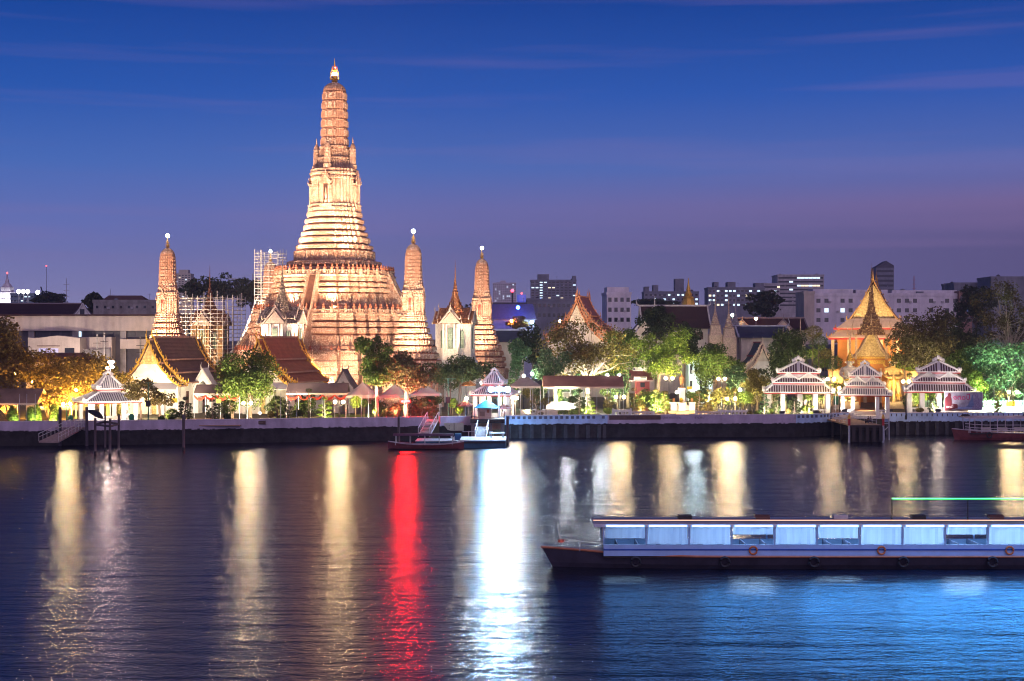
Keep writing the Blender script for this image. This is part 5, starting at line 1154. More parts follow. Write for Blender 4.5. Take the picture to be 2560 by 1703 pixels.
for i, (px, py, rx, ry, Y, lab) in enumerate(((500,722,46,30,640,'dark treetop left of the thin spire, above the square scaffold'),(560,718,52,34,660,'dark treetop behind the thin spire, above the square scaffold'),(628,735,36,42,600,'dark treetop beneath the tower crane'),(130,748,38,16,700,'dark far trees under the pale utility mast'),(232,756,26,22,520,'dark tree against the stained concrete block'),(1905,760,40,30,600,'dark round treetop behind the ringed chedis'),(1630,757,50,10,700,'low dark treetops over the maroon hall ridge'),(2440,770,40,50,420,'dark tree beneath the dim grey gabled block'),(1200,790,50,28,480,'dark tree mass right of the last corner tower'))):
    tree(lab, px, py, rx, ry, Y, px, 'black' if i not in (0,1,2) else 'dark', 2600, 1.0 if Y > 500 else .7, 40+i, 22, group=BT)
tree('small tree glowing orange under a street lamp, right of the last corner tower', 1290, 808, 30, 14, 425, 1290, 'orange', 1500, .55, 60, 16, group=BT)
US = [(1230,935,300,'teal'),(1265,945,296,'green'),(1395,945,296,'green'),(1425,940,300,'teal'),(1520,930,302,'green'),(1545,945,298,'teal'),(1600,985,292,'green'),(1625,975,294,'dark'),(1648,985,290,'green'),(1668,1000,288,'green'),(1740,985,296,'green'),(1765,965,298,'dark'),(1805,975,292,'yellow'),(1825,965,294,'lime'),(1858,955,292,'yellow'),(1880,930,298,'orange'),(1915,925,302,'dark'),(1935,955,296,'dark'),(2015,940,298,'green'),(2060,945,300,'green'),(2095,955,300,'yellow'),(2275,970,296,'green'),(2300,955,298,'lime'),(2345,935,300,'green'),(2375,940,298,'dark'),(2405,955,294,'green'),(2425,975,288,'lime'),(2470,985,284,'teal'),(2500,985,284,'orange'),(2550,975,284,'teal'),(700,1000,272,'dark'),(760,1005,272,'green'),(950,1010,268,'dark'),(985,1015,266,'brown'),(1050,1005,270,'brown'),(1075,985,276,'dark'),(300,985,270,'yellow'),(120,985,268,'orange'),(20,985,266,'orange')]
NEAR = {0:'behind the brilliant floodlight',1:'right of the brilliant pavilion',2:'left below the spreading tree',3:'below the middle of the spreading tree',4:'right below the spreading tree',5:'left of the dark red kiosk',6:'right below the dark red kiosk',7:'at the trunk of the lime tree',8:'right of the lime tree trunk',9:'left of the bronze man pedestal',10:'right of the bronze man pedestal',11:'before the pale blue lit wall',12:'under the rounded green tree',13:'right of the rounded tree trunk',14:'left of the weeping olive tree',15:'above the weeping olive tree',16:'under the little red eaved hall',17:'left of the white pavilion roof',18:'behind the white pavilion crest',19:'under the tufted tree',20:'left of the left guardian',21:'right of the golden guardian feet',22:'left of the right pavilion crest',23:'behind the right pavilion crest',24:'under the large dark tree',25:'above the banner, left part',26:'above the banner, right part',27:'left of the twin lamps at the edge',28:'behind the slender gold cloud tree',29:'right of the twin lamps at the edge',30:'under the long grey-brown awning',31:'behind the tall dark cloud tree',32:'right of the pale trunk',33:'left of the red lamp',34:'right of the red lamp',35:'beside the grey wall stairs',36:'behind the left pavilion',37:'left of the gangway lamp, behind the awning',38:'under the edge awning'}
for i, (px, py, Y, kd) in enumerate(US):
    rng = np.random.default_rng(900+i); w = rng.uniform(1.7,2.8); z = max(WZ(py,Y)-G, 1.2)
    o = thing('garden_shrub', ['dense','loose','broad'][i%3]+' shrub '+NEAR[i], 'shrub', (WX(px,Y), Y, G), 0, 'shrubs between the trees of the bank')
    tk = MB(); cs = []
    for k in range(9):
        c = (rng.normal()*w*.5, rng.normal()*w*.4, z*rng.uniform(.3,1.0)); cs.append((c, (w*.45,w*.42,w*.38))); tk.tube([(0,0,-.2),(c[0]*.4,c[1]*.4,c[2]*.5),c], [.09,.06,.02], 5)
    mk('stems', tk, BARK, o); mk('foliage', leaves(cs, 1500, .38, rng, .1, .5), LF[kd], o)
# ---- columnar hedges
def hedge(label, px, pyt, pyb, w, Y, kind='lime', seed=0, group='clipped columnar shrubs on the left bank'):
    rng = np.random.default_rng(seed); z1 = WZ(pyt,Y)-G; r = w*S(Y)/2
    o = thing('columnar_shrub', label, 'shrub', (WX(px,Y), Y, G), 0, group)
    mk('stem', MB().tube([(0,0,-.2),(0,0,z1*.6)], .12, 6), BARK, o)
    mk('foliage', leaves([((0,0,z1*.3),(r,r,z1*.34)),((0,0,z1*.55),(r*.96,r*.96,z1*.36)),((0,0,z1*.8),(r*.7,r*.7,z1*.22))], 2600, .2, rng, 0, .2), LF[kind], o)
hedge('darker clipped columnar shrub, leftmost by the river wall', 32, 1015, 1053, 27, 250, 'green', 1)
hedge('clipped columnar shrub touching its brighter neighbour, beside the flagpoles', 76, 1017, 1053, 24, 250, 'green', 2)
hedge('bright lime columnar shrub right of the flagpoles', 93, 1012, 1053, 22, 251, 'lime', 3)
hedge('bright lime columnar shrub nearest the gangway lamp', 136, 1009, 1053, 26, 250, 'lime', 4)
# ---- balls and cloud-pruned topiary
def ball(label, px, py, rx, ry, Y, kind='green', seed=0, stem=True, group='round clipped bushes in the river garden'):
    rng = np.random.default_rng(seed+300); s = S(Y); c = W(px,py,Y); z = c.z-G
    o = thing('round_bush', label, 'bush', (c.x, Y, G), 0, group)
    if stem: mk('stem', MB().tube([(0,0,-.2),(0,0,max(z,.4))], .09, 6), BARK, o)
    mk('foliage', leaves([((0,0,z),(rx*s,rx*s*.9,ry*s)),((rx*s*.2,0,z+ry*s*.15),(rx*s*.8,rx*s*.8,ry*s*.85))], int(500+rx*40), .22, rng, 0, .22), LF[kind], o)
def cloud(label, px, pyt, pyb, w, Y, n=9, kind='dark', seed=0, bark=None, group='cloud-pruned trees in the river garden'):
    rng = np.random.default_rng(seed+500); s = S(Y); zt = WZ(pyt,Y)-G; hw = w*s/2
    o = thing('cloud_pruned_tree', label, 'topiary', (WX(px,Y), Y, G), 0, group); tk = MB()
    tk.tube([(0,0,-.2),(rng.normal()*.15,0,zt*.35),(rng.normal()*.2,0,zt*.7),(0,0,zt*.95)], [.16,.13,.09,.05], 6); pads = [((0,0,zt-.25),.55)]
    for k in range(n-1):
        z = zt*(.22+.62*k/(n-1)); x = (-1 if k % 2 else 1)*hw*rng.uniform(.45,.95)*(1-.35*z/zt); y = rng.normal()*hw*.3; pads.append(((x,y,z), rng.uniform(.38,.62)))
        tk.tube([(0,0,z-.5),(x*.6,y*.6,z-.25),(x,y,z)], [.07,.05,.03], 5)
    mk('trunk', tk, bark or BARK, o)
    for c, r in pads: mk('foliage_pad', leaves([(c,(r,r,r*.55))], 150, .2, rng, .2, .2), LF[kind], o)
B_ = ball; C_ = cloud
C_('dark cloud-pruned tree between the green pole and the tall mooring pole', 464, 993, 1050, 34, 254, 11, 'dark', 1)
C_('dark cloud-pruned tree under the right end of the brown awning', 530, 998, 1050, 30, 256, 10, 'dark', 2)
B_('large rounded green bush left of the twin lamps', 570, 1018, 24, 18, 258, 'green', 1)
B_('round bush beside the young forked tree', 429, 1036, 16, 14, 254, 'green', 2)
B_('low dark ball bush below the rounded bush', 568, 1042, 9, 8, 252, 'dark', 3); B_('low green ball at the foot of the young tree', 403, 1047, 8, 6, 251, 'green', 4); B_('small dark clipped ball left of the mooring pole', 430, 1048, 6, 5, 250.6, 'dark', 41)
C_('slim cloud-pruned tree with few pads, left of three flagpoles', 693, 990, 1046, 26, 256, 8, 'dark', 3)
C_('tall dark cloud-pruned tree under the long awning', 772, 972, 1045, 40, 258, 12, 'dark', 4)
C_('sprawling dark cloud-pruned tree among the flagpoles', 718, 1003, 1046, 34, 254, 9, 'green', 5)
B_('small lime ball bush beside the small white spotlight', 677, 1036, 8, 8, 255, 'yellow', 5); B_('dark low bush right of the flagpoles', 745, 1033, 14, 8, 255, 'dark', 6)
C_('lit lime cloud-pruned tree left of the twin lamps by the great tower', 812, 993, 1042, 34, 258, 8, 'lime', 6, PBARK)
B_('bright lime round bush right of the twin lamps by the great tower', 889, 1005, 14, 15, 262, 'lime', 7); B_('second lime bush half behind the bright one', 910, 1008, 10, 10, 266, 'green', 8); B_('small pale lime ball at the foot of the pale trunk', 937, 1029, 6, 6, 259, 'lime', 9)
B_('reddish lit low bush below the red lamp', 975, 1030, 18, 12, 260, 'brown', 10)
B_('large clipped dark ball tree behind the green pole', 1126, 955, 24, 24, 275, 'dark', 11); B_('dark round clipped tree left of the large clipped ball', 1092, 938, 20, 24, 278, 'dark', 12)
B_('lime lit bush beside the green light pole', 1132, 1008, 12, 12, 268, 'lime', 13); B_('small lime bush left of the red umbrella', 1148, 1025, 10, 10, 266, 'lime', 14)
C_('twisted brown cloud-pruned tree right of the stairs', 1080, 1000, 1042, 30, 264, 7, 'brown', 7)
B_('yellow lit round bush left of the three flagpoles', 1318, 981, 13, 15, 284, 'yellow', 15); B_('dark round bush behind the three flagpoles', 1346, 985, 18, 18, 288, 'dark', 16)
C_('small spreading pruned tree at the wall, among the three flagpoles', 1340, 990, 1036, 30, 270, 7, 'brown', 8, PBARK); B_('olive round bush right of the three flagpoles', 1365, 1003, 12, 9, 280, 'yellow', 17)
B_('dark clipped dome by the hedge rows', 1430, 1000, 11, 9, 284, 'dark', 18); C_('dark tall cloud tree in front of the hedge rows', 1448, 975, 1035, 26, 276, 9, 'dark', 9)
C_('pale lit cloud tree right of the dark tall one', 1478, 1003, 1036, 22, 274, 6, 'lime', 10, PBARK); C_('dark spreading cloud tree behind the pale lit one', 1470, 985, 1030, 32, 284, 8, 'dark', 11)
B_('dark green bush left of the twin lamp post by the monument', 1520, 1028, 12, 8, 276, 'green', 19); C_('gold lit cloud tree left of the monument twin lamps', 1520, 985, 1032, 24, 280, 8, 'yellow', 12)
for k, (px, pt, w, lab) in enumerate(((1585,970,24,'gold lit cloud tree behind the white bench, first left of the monument'),(1602,1000,16,'small pale cloud tree before the white bench'),(1640,974,22,'gold lit cloud tree second left of the monument'),(1663,978,20,'slender gold cloud tree nearest the monument on its left'),(1746,978,22,'gold lit cloud tree nearest the monument on its right'),(1772,972,24,'tall olive cloud tree second right of the monument'),(1772,1006,18,'small pale cloud tree before the right white bench'))):
    C_(lab, px, pt, 1032, w, 283+(k%3)*3, 7, 'yellow', 20+k, PBARK)
B_('large clipped golden green ellipsoid right of the monument lamps', 1863, 994, 20, 15, 280, 'lime', 20); B_('small clipped gold ball on a stem above the lamps', 1836, 975, 7, 5, 281, 'yellow', 21)
B_('yellow flowering ball by the wall', 1873, 1033, 6, 5, 270, 'yellow', 22); B_('dark green ball by the wall', 1893, 1033, 8, 6, 270, 'green', 23)
C_('pale cloud tree at the left corner of the white pavilion', 1911, 985, 1033, 24, 270, 8, 'teal', 30, PBARK); C_('dark small cloud tree left of the flagpole before the white pavilion', 1942, 1004, 1034, 20, 268.5, 9, 'dark', 31)
C_('dark cloud tree with a round top before the middle of the white pavilion', 1986, 992, 1035, 30, 268.5, 11, 'dark', 32); C_('lime topped cloud tree beside the red lantern', 2023, 992, 1032, 16, 270.5, 5, 'lime', 33, PBARK)
B_('lime clipped mound before the white pavilion', 2012, 1021, 10, 7, 270, 'lime', 24); B_('small lime ball before the white pavilion, left of the dark cloud tree', 1928, 1027, 5, 5, 268.6, 'lime', 25); B_('yellow low mound right of the lime topped cloud tree', 2043, 1032, 9, 4, 270, 'yellow', 26); B_('low yellow ball left of the round topped cloud tree', 1971, 1028, 7, 6, 268.4, 'yellow', 27)
C_('cloud tree with dark pads before the right white pavilion', 2333, 996, 1030, 20, 274.6, 9, 'dark', 34, PBARK); B_('yellow clipped mound before the right white pavilion', 2299, 1025, 10, 5, 274.4, 'yellow', 28)
C_('slender gold cloud tree right of the banner', 2494, 995, 1030, 18, 276, 8, 'yellow', 35)
B_('gold lit clipped ball on a stem beside the lamp post by the guardian', 2274, 938, 7, 6, 296, 'yellow', 29); 
C_('tall tree pruned into tufted balls, left of the gilded gable', 2048, 832, 930, 60, 306, 7, 'green', 36, PBARK)
for k, (px, py, r_, lab) in enumerate(((2032,833,24,'topmost tuft ball tree left of the gilded gable'),(2046,858,24,'second tuft ball below the topmost one'),(2030,884,16,'left lower tuft of the pruned tree'),(2062,885,18,'gold lit right tuft of the pruned tree'),(2082,908,24,'wide low tuft beside the left guardian'),(2050,908,20,'low middle tuft over the pavilion roof'))):
    B_(lab, px, py, r_, r_*.8, 304+k*.5, ['yellow','green','lime','yellow','green','lime'][k], 60+k, group='tufted balls of the pruned tree left of the gilded gable')
# hedges, planters and lawns
hg = MB()
lawn = leafmat('lawn_grass', (.05,.08,.02), (.08,.11,.025), (.12,.14,.04), .8, .1)
rng = np.random.default_rng(3); vs_, fs_ = [], []
for (a, c, d0, d1, n_) in ((760,930,2,30,2600),(1330,1520,3,26,2600),(1880,1900,2,20,500),(640,760,2,20,1400)):
    ya = wallY((a+c)/2); X0, X1 = WX(a,ya), WX(c,ya)
    x = rng.uniform(X0,X1,n_); y = rng.uniform(ya+d0,ya+d1,n_); b0 = len(vs_)
    for i in range(n_):
        dx, hh = rng.normal()*.06, rng.uniform(.08,.28); k = len(vs_); vs_ += [(x[i]-.1,y[i],G),(x[i]+.1,y[i],G),(x[i]+dx,y[i]+.05,G+hh)]; fs_.append((k,k+1,k+2))
go = bpy.data.meshes.new('lawn_grass'); go.from_pydata(vs_, [], fs_); go.materials.append(lawn); g_o = bpy.data.objects.new('lawn_grass', go); COL.objects.link(g_o); tag(g_o, 'short grass in the lit garden beds behind the river wall', 'grass', None, 'stuff')
for k, (a, c, Yh, lab) in enumerate(((1385,1425,282,'low dark clipped hedge row under the rust awning, nearest the flagpoles'),(1395,1445,279,'low yellow-green clipped hedge row before the dark one'),(1425,1470,288,'dark green hedge row with pale planter wall behind'))):
    o = thing('hedge_row', lab, 'hedge', (WX((a+c)/2,Yh), Yh, G), 0, 'clipped hedge rows under the rust brown awning'); hl = (WX(c,Yh)-WX(a,Yh))/2
    mk('foliage', leaves([((-hl+hl*2*(i+.5)/6,0,.55),(hl/5,.6,.55)) for i in range(6)], 1500, .22, np.random.default_rng(k), 0, .3), LF[['dark','lime','green'][k]], o)
for k, (a, c, Yh, h, lab) in enumerate(((1300,1425,281,1.0,'long low white planter wall behind the three flagpoles'),(1365,1440,296,1.9,'white stepped planter with green hedge top under the rust awning'),(1400,1475,306,3.6,'upper white planter behind the stepped one'))):
    o = thing('planter_wall', lab, 'planter', (WX((a+c)/2,Yh), Yh, G), 0, 'white planter walls in the river garden'); hl = (WX(c,Yh)-WX(a,Yh))/2
    mk('box', MB().bx(-hl,hl,-.3,1.5,-.2,h), OFFWHITE, o); mk('rim', MB().bx(-hl-.1,hl+.1,-.4,1.6,h,h+.14), WHITE, o)
    if k: mk('planting', leaves([((-hl+hl*2*(i+.5)/7,.6,h+.35),(hl/5,.5,.3)) for i in range(7)], 900, .22, np.random.default_rng(k+9), 0, .3), LF['teal'], o)
# ================================================================== lamps
def globe(o, c, r, col, st, name='globe'):
    me = MB().lathe([(r*.35,-r*.94),(r*.87,-r*.5),(r,0),(r*.87,r*.5),(r*.35,r*.94)], c, 7); return mk(name, me, glow('lamp_%02d_%02d_%d' % (int(col[1]*50), int(col[2]*50), int(st)), col, st), o)
WL_ = (1,.70,.36); CW = (.80,.92,1.0)
def lamp_post(label, pxs, py, Y, st=300, col=WL_, r=.32, m=None, gz=G, group='twin globe lamp posts on the bank'):
    pc = sum(pxs)/len(pxs); o = thing('lamp_post', label, 'lamp post', (WX(pc,Y), Y, gz), 0, group); h = WZ(py,Y)-gz
    p_ = MB().lathe([(.22,-.2),(.22,.5),(.12,.7),(.08,h*.9),(.07,h+.2)], n=8); mk('post', p_, m or IRON, o)
    for px in pxs:
        x = WX(px,Y)-o.location.x
        if abs(x) > .1: mk('arm', MB().tube([(0,0,h-.5),(x*.6,0,h-.75),(x,0,h-.34)], .05, 5), m or IRON, o)
        globe(o, (x,0,h), r*.92, col, st*1.1)
    return o
lamp_post('single bright lamp on a pale post beside the gangway, left bank', (158,175), 1010, 250, 320, (1,.74,.36), .30, GREENP)
lamp_post('twin globe lamp post under the bushy bright green tree', (609,627), 1008, 260, 430)
lamp_post('twin globe lamp post in front of the great tower', (838,858), 1005, 260, 520)
lamp_post('twin globe lamp post left of the monument wall, by the white bench', (1540,1560), 993, 271, 430)
lamp_post('twin globe lamp post beneath the lime green feathery tree', (1664,1681), 946, 292, 330)
lamp_post('twin globe lamp post right of the monument, under the rounded green tree', (1796,1812), 947, 290, 300)
lamp_post('twin globe lamp post right of the monument by the clipped golden ellipsoid', (1818,1838), 997, 272, 480)
lamp_post('tall dark twin lamp post between the left pavilion and the jetty pavilion', (2069,2085), 948, 270, 240)
lamp_post('tall dark lamp post between the jetty pavilion and the right pavilion', (2258,2272), 954, 270, 240)
lamp_post('twin globe lamp post at the right edge below the teal lit tree', (2522,2543), 980, 276, 620)
lamp_post('single lamp beside the red umbrella, left of the brilliant floodlight', (1166,), 997, 262, 240)
lamp_post('warm lamp right of the brilliant floodlight, by the round bushes', (1292,1281), 995, 268, 420, (1,.72,.40))
lamp_post('pair of warm lamps left of the brilliant white pavilion', (1204,1212), 957, 275, 520, (1,.86,.66))
lamp_post('tall warm lamp over the small grey canvas roof', (1309,), 940, 286, 520, (1,.82,.6))
lamp_post('cool white lamp left above the rust brown awning', (1518,), 938, 290, 300, (.85,.95,1)); lamp_post('smaller cool white lamp right above the rust brown awning', (1548,), 938, 292, 160, (.85,.95,1))
lamp_post('cool white lamp at the left end of the rust brown awning', (1330,), 935, 290, 360, (.8,.95,1))
lamp_post('small white lamp just left of the monument column', (1692,), 981, 295, 110, (1,.9,.7)); lamp_post('small white lamp below the pale leaved shrub tree', (1850,), 975, 282, 130, (1,.92,.75))
lamp_post('small lantern by the left end of the jetty pavilion roof', (2098,), 970, 280, 260, (1,.72,.4))
lamp_post('sodium street lamp glowing inside the orange lit trees', (38,), 933, 272, 900, (1,.48,.08), .34, GREENP); lamp_post('sodium lamp behind the wide orange lit tree', (82,), 955, 284, 900, (1,.48,.08), .3, GREENP)
lamp_post('sodium lamp hidden in the wide orange tree crown', (190,), 975, 270, 500, (1,.50,.10), .3, GREENP)
lamp_post('orange street lamp over the long dark roofed building', (1890,), 797, 425, 300, (1,.36,.06), .5, STEEL, group='street lamps beyond the temple grounds'); lamp_post('greenish white street lamp behind the ringed chedis', (1831,), 788, 420, 160, (.6,1,.75), .5, STEEL, group='street lamps beyond the temple grounds')
lamp_post('greenish white street lamp above the blue roofed hall', (1330,), 806, 425, 240, (.75,1,.8), .5, STEEL, group='street lamps beyond the temple grounds'); lamp_post('orange street lamp inside the small glowing tree', (1279,), 803, 422, 420, (1,.34,.06), .4, STEEL, group='street lamps beyond the temple grounds'); lamp_post('orange lamp left of the pale carved gable', (1400,), 803, 360, 150, (1,.5,.2), .35, STEEL, group='street lamps beyond the temple grounds')
# clustered pinkish lamps on a tall post above the left pavilion
cl = thing('lamp_cluster', 'tall post carrying a cluster of pinkish white lamps, above the left pavilion roof', 'lamp post', (WX(276,262), 262, G)); h = WZ(900,262)-G
mk('post', MB().tube([(0,0,-.2),(0,0,h)], [.14,.06], 6), STEEL, cl)
for dx, py in ((-.55,921),(.15,912),(-.2,905),(.45,918),(.5,905)): globe(cl, (dx,-.1,WZ(py,262)-G), .26, (1,.66,.55), 230)
# the brilliant white floodlight over the pier
bf = thing('floodlight_mast', 'brilliant bluish white floodlight on a mast above the pier', 'floodlight', (WX(1248,257.5), 257.5, G)); h = WZ(975,257.5)-G
mk('mast', MB().tube([(0,.3,-.2),(0,.3,h)], .12, 6), STEEL, bf); mk('bracket', MB().bx(-2,2,.12,.3,h-.4,h+.5), IRON, bf)
for dx, dz in ((-1.5,.1),(0,.2),(1.5,.1)): globe(bf, (dx,-.15,h+dz), .5, (.24,.56,1.0), 620, 'lamp_head')
f_ = flood((bf.location.x, 255.5, G+h-.2), (bf.location.x+3, 236, 0), 26e3, (.55,.8,1), 120)
# red lamp
rd_ = thing('red_lamp', 'glowing red bar lamp on a post at the river wall', 'signal lamp', (WX(1014,257), 257.2, G)); h = WZ(1003.5,257)-G
mk('post', MB().tube([(0,.1,-.2),(0,.1,h)], .08, 6), IRON, rd_); mk('lit_bar', MB().bx(-.82,.82,-.1,.05,h-.2,h+.2), glow('red_signal', (1,.0009,.0011), 260), rd_)
l_ = bpy.data.lights.new('red_lamp_light', 'POINT'); l_.energy = 9000; l_.color = (1,.004,.006); l_.shadow_soft_size = .3; q_ = bpy.data.objects.new('red_lamp_light', l_); COL.objects.link(q_); q_.location = (rd_.location.x, 258.2, G+h-.6)
# unseen garden uplights, more added to brighten the bank; orange ones boost sodium lamps
def spot(px, Y, target, power, col, size=75):
    p = Vector((WX(px,Y), Y, G+.4)); l = bpy.data.lights.new('garden_uplight', 'SPOT'); l.energy = power; l.color = col; l.spot_size = R(size); l.spot_blend = .5; l.shadow_soft_size = .15
    o = bpy.data.objects.new('garden_uplight', l); COL.objects.link(o); o.location = p
    o.rotation_euler = (Vector(target)-p).to_track_quat('-Z','Y').to_euler()
SP = [(1600,284,(1600,980,292),500,(1,.85,.45)),(1650,284,(1650,985,290),500,(1,.85,.45)),(1760,286,(1760,965,298),600,(1,.85,.5)),(1820,284,(1820,968,292),500,(1,.85,.45)),(1935,288,(1935,950,296),400,(1,.8,.45)),(2015,288,(2015,935,298),700,(1,.85,.5)),(2085,292,(2080,940,300),600,(1,.8,.4)),(2345,290,(2345,930,300),700,(.9,1,.5)),(2410,286,(2410,950,294),700,(.9,1,.5)),(1250,288,(1250,930,300),1200,(.6,.9,1)),(1410,288,(1410,935,298),1500,(.85,1,.9)),(1530,290,(1530,935,300),900,(.9,1,.6)),(740,264,(740,1000,272),300,(1,.85,.5)),(985,260,(985,1010,268),200,(1,.5,.3)),(20,262,(15,900,268),9000,(1,.50,.09)),(70,266,(80,930,280),8000,(1,.50,.09)),(150,264,(170,945,274),8000,(1,.52,.11)),(225,266,(235,945,275),7000,(1,.54,.12)),(268,268,(268,945,276),2500,(1,.7,.2)),(345,253,(343,970,258),700,(1,.7,.5)),(402,252,(402,990,256),700,(1,.72,.5)),(575,263,(572,950,271),1800,(1,.8,.5)),(1560,300,(1560,890,312),3000,(.95,.95,.5)),(2385,305,(2385,850,322),900,(1,.8,.5)),(2400,285,(2400,905,292),1500,(1,.85,.45)),(2320,288,(2330,850,302),2600,(1,.82,.45)),(2500,284,(2510,800,298),5000,(1,.85,.5)),(1712,318,(1712,860,330),900,(.9,.9,.5)),(1640,335,(1640,810,350),900,(1,.8,.5)),(620,257,(632,930,268),2600,(1,.95,.6)),(668,258,(655,960,266),900,(1,.9,.6)),(930,256,(940,910,262),2600,(1,.95,.62)),(1000,257,(1020,930,263),2600,(1,.9,.65)),(1640,284,(1660,880,296),6500,(1,.98,.55)),(1690,286,(1690,890,298),3000,(1,.98,.55)),(1790,284,(1790,900,296),2800,(.95,1,.55)),(1836,276,(1836,945,282),1600,(1,.95,.7)),(1470,286,(1450,890,300),9000,(1,.9,.62)),(1400,284,(1400,900,298),4500,(1,.92,.7)),(1370,282,(1372,915,292),2400,(.75,1,.85)),
      (2530,279,(2530,930,288),7500,(.50,1,.78)),(2480,277,(2470,940,287),4500,(.6,1,.7)),(2440,277,(2440,955,284),1500,(.95,1,.45)),(2308,292,(2315,880,302),1800,(1,.85,.55)),(1885,280,(1893,962,288),700,(1,.85,.5)),(1962,290,(1962,890,300),1100,(1,.9,.5)),(2046,294,(2046,880,305),2400,(1,.88,.45)),(2085,296,(2085,905,306),900,(1,.9,.4)),(2262,300,(2262,905,306),700,(1,.9,.5)),(1290,300,(1290,890,318),1500,(.55,1,.8)),(1152,276,(1152,930,285),700,(.5,.7,1)),
      (88,248.6,(90,1030,251),420,(.95,1,.45)),(133,248.6,(136,1025,251),420,(.95,1,.45)),(40,248.6,(34,1030,251),180,(.95,1,.45)),(815,255,(812,1000,258),420,(.95,1,.5)),(889,258,(889,1005,262),420,(.9,1,.45)),(1478,271,(1478,1005,274),350,(1,.95,.6)),(1865,276,(1863,994,280),300,(1,.95,.5)),(2012,268,(2020,1005,271),400,(.95,1,.5)),(1911,268,(1911,1000,270),350,(1,1,.7)),(1135,263,(1132,1005,268),350,(.95,1,.45)),(1320,280,(1320,980,284),300,(1,.95,.4)),(1132,268,(1126,955,275),300,(.8,1,.6))]
for i, (px, Y, (tx,ty,tY), pw, col) in enumerate(SP): spot(px, Y, W(tx,ty,tY), pw*7, col, 100)
sw_ = thing('garden_spotlight', 'small glaring white spotlight on a stub, below the twin lamps near the red cloth', 'spotlight', (WX(650,253), 253, G)); mk('stub', MB().tube([(0,0,-.1),(0,0,WZ(1036,253)-G)], .06, 6), IRON, sw_); globe(sw_, (0,-.05,WZ(1033,253)-G), .2, (1,.8,.7), 160, 'lamp_head')
# warm floods on gable fronts, guardians, monument and pavilions
fl = flood
fl(W(380,1020,262), W(372,930,284), 26e3, (1,.82,.56), 95, .3); fl(W(330,1015,262), W(345,950,284), 10e3, (1,.82,.56), 90, .3); fl(W(455,1012,262), W(455,960,284), 9e3, (1,.84,.62), 90, .3)
fl(W(700,1010,262), W(720,900,292), 14e3, (1,.62,.40), 80, .3); fl(W(860,1005,276), W(860,930,292), 900, (1,.8,.6), 80, .3)
fl(W(1395,950,330), W(1441,790,372), 30e3, (1,.84,.62), 60, .3); fl(W(1600,930,345), W(1530,790,380), 26e3, (1,.62,.36), 75, .3)
fl(W(2120,990,296), W(2178,850,322), 4200, (1,.70,.30), 75, .3); fl(W(2240,990,296), W(2190,850,330), 4200, (1,.70,.30), 75, .3)
for px in (2128,2240): fl(W(px,950,323), W(2184,765,338), 24e3, (1,.76,.42), 85, .3)
fl(W(2085,965,318), W(2130,830,338), 3.5e3, (1,.62,.24), 100, .3); fl(W(2290,965,318), W(2235,830,338), 3e3, (1,.62,.24), 100, .3)
fl(W(2115,1003,300), W(2125,930,312), 3600, (1,.70,.30), 80, .2); fl(W(2242,1003,300), W(2233,930,312), 3200, (1,.70,.30), 80, .2)
fl(W(1690,1036,276), W(1705,985,286), 3600, (1,.74,.42), 90, .2); fl(W(1730,1036,276), W(1712,985,286), 3200, (1,.66,.32), 90, .2); fl(W(1660,1030,278), W(1640,1005,288), 900, (1,.72,.40), 110, .2); fl(W(1755,1030,278), W(1770,1005,288), 900, (1,.72,.40), 110, .2)
def wallflood(label, px, Y, tgt, pw, col, size=95):
    o = thing('wall_floodlight', label, 'floodlight', (WX(px,Y), Y, 4.25), 0, 'black box floodlights on the wall coping'); mk('housing', MB().bx(-.5,.5,-.2,.2,.12,.62), IRON, o); mk('bracket', MB().bx(-.45,.45,-.06,.06,-.01,.12), STEEL, o)
    fl((WX(px,Y), Y+.35, 4.6), tgt, pw, col, size, .15)
wallflood('black box floodlight on the coping right of the jetty', 2225, 272.3, W(2225,955,279), 3200, (1,.90,.82), 120); wallflood('black box floodlight on the coping left of the jetty', 2112, 272.3, W(2140,955,279), 2800, (1,.90,.82), 120)
wallflood('black box floodlight on the wall before the left white pavilion', 1955, 265.6, W(1990,955,276), 5600, (1,.88,.80), 125); wallflood('second black box floodlight before the left white pavilion', 2040, 267.6, W(2010,955,276), 4200, (1,.88,.80), 125); wallflood('black box floodlight on the wall before the banner pavilion', 2345, 272.6, W(2344,955,280), 5600, (1,.88,.80), 125)
fl(W(230,1040,249), W(262,1000,258), 3600, (1,.88,.74), 110, .2); fl(W(300,1040,250), W(280,1000,258), 3000, (1,.88,.74), 110, .2)
fl(W(1215,1040,262), W(1236,985,268), 1500, (.9,.95,1), 110, .2)
p_ = bpy.data.lights.new('pavilion_lantern', 'POINT')
for i, (px, py, Y, pw, col) in enumerate(((1996,995,276,700,(1,.8,.62)),(2344,997,280,600,(1,.8,.62)),(2167,1000,276,350,(1,.75,.5)),(268,1018,259,900,(1,.86,.7)),(1236,1000,268,900,(.9,.95,1)))):
    l = bpy.data.lights.new('pavilion_light', 'POINT'); l.energy = pw; l.color = col; l.shadow_soft_size = .25; o = bpy.data.objects.new('pavilion_light', l); COL.objects.link(o); o.location = W(px,py,Y)
bpy.data.lights.remove(p_)
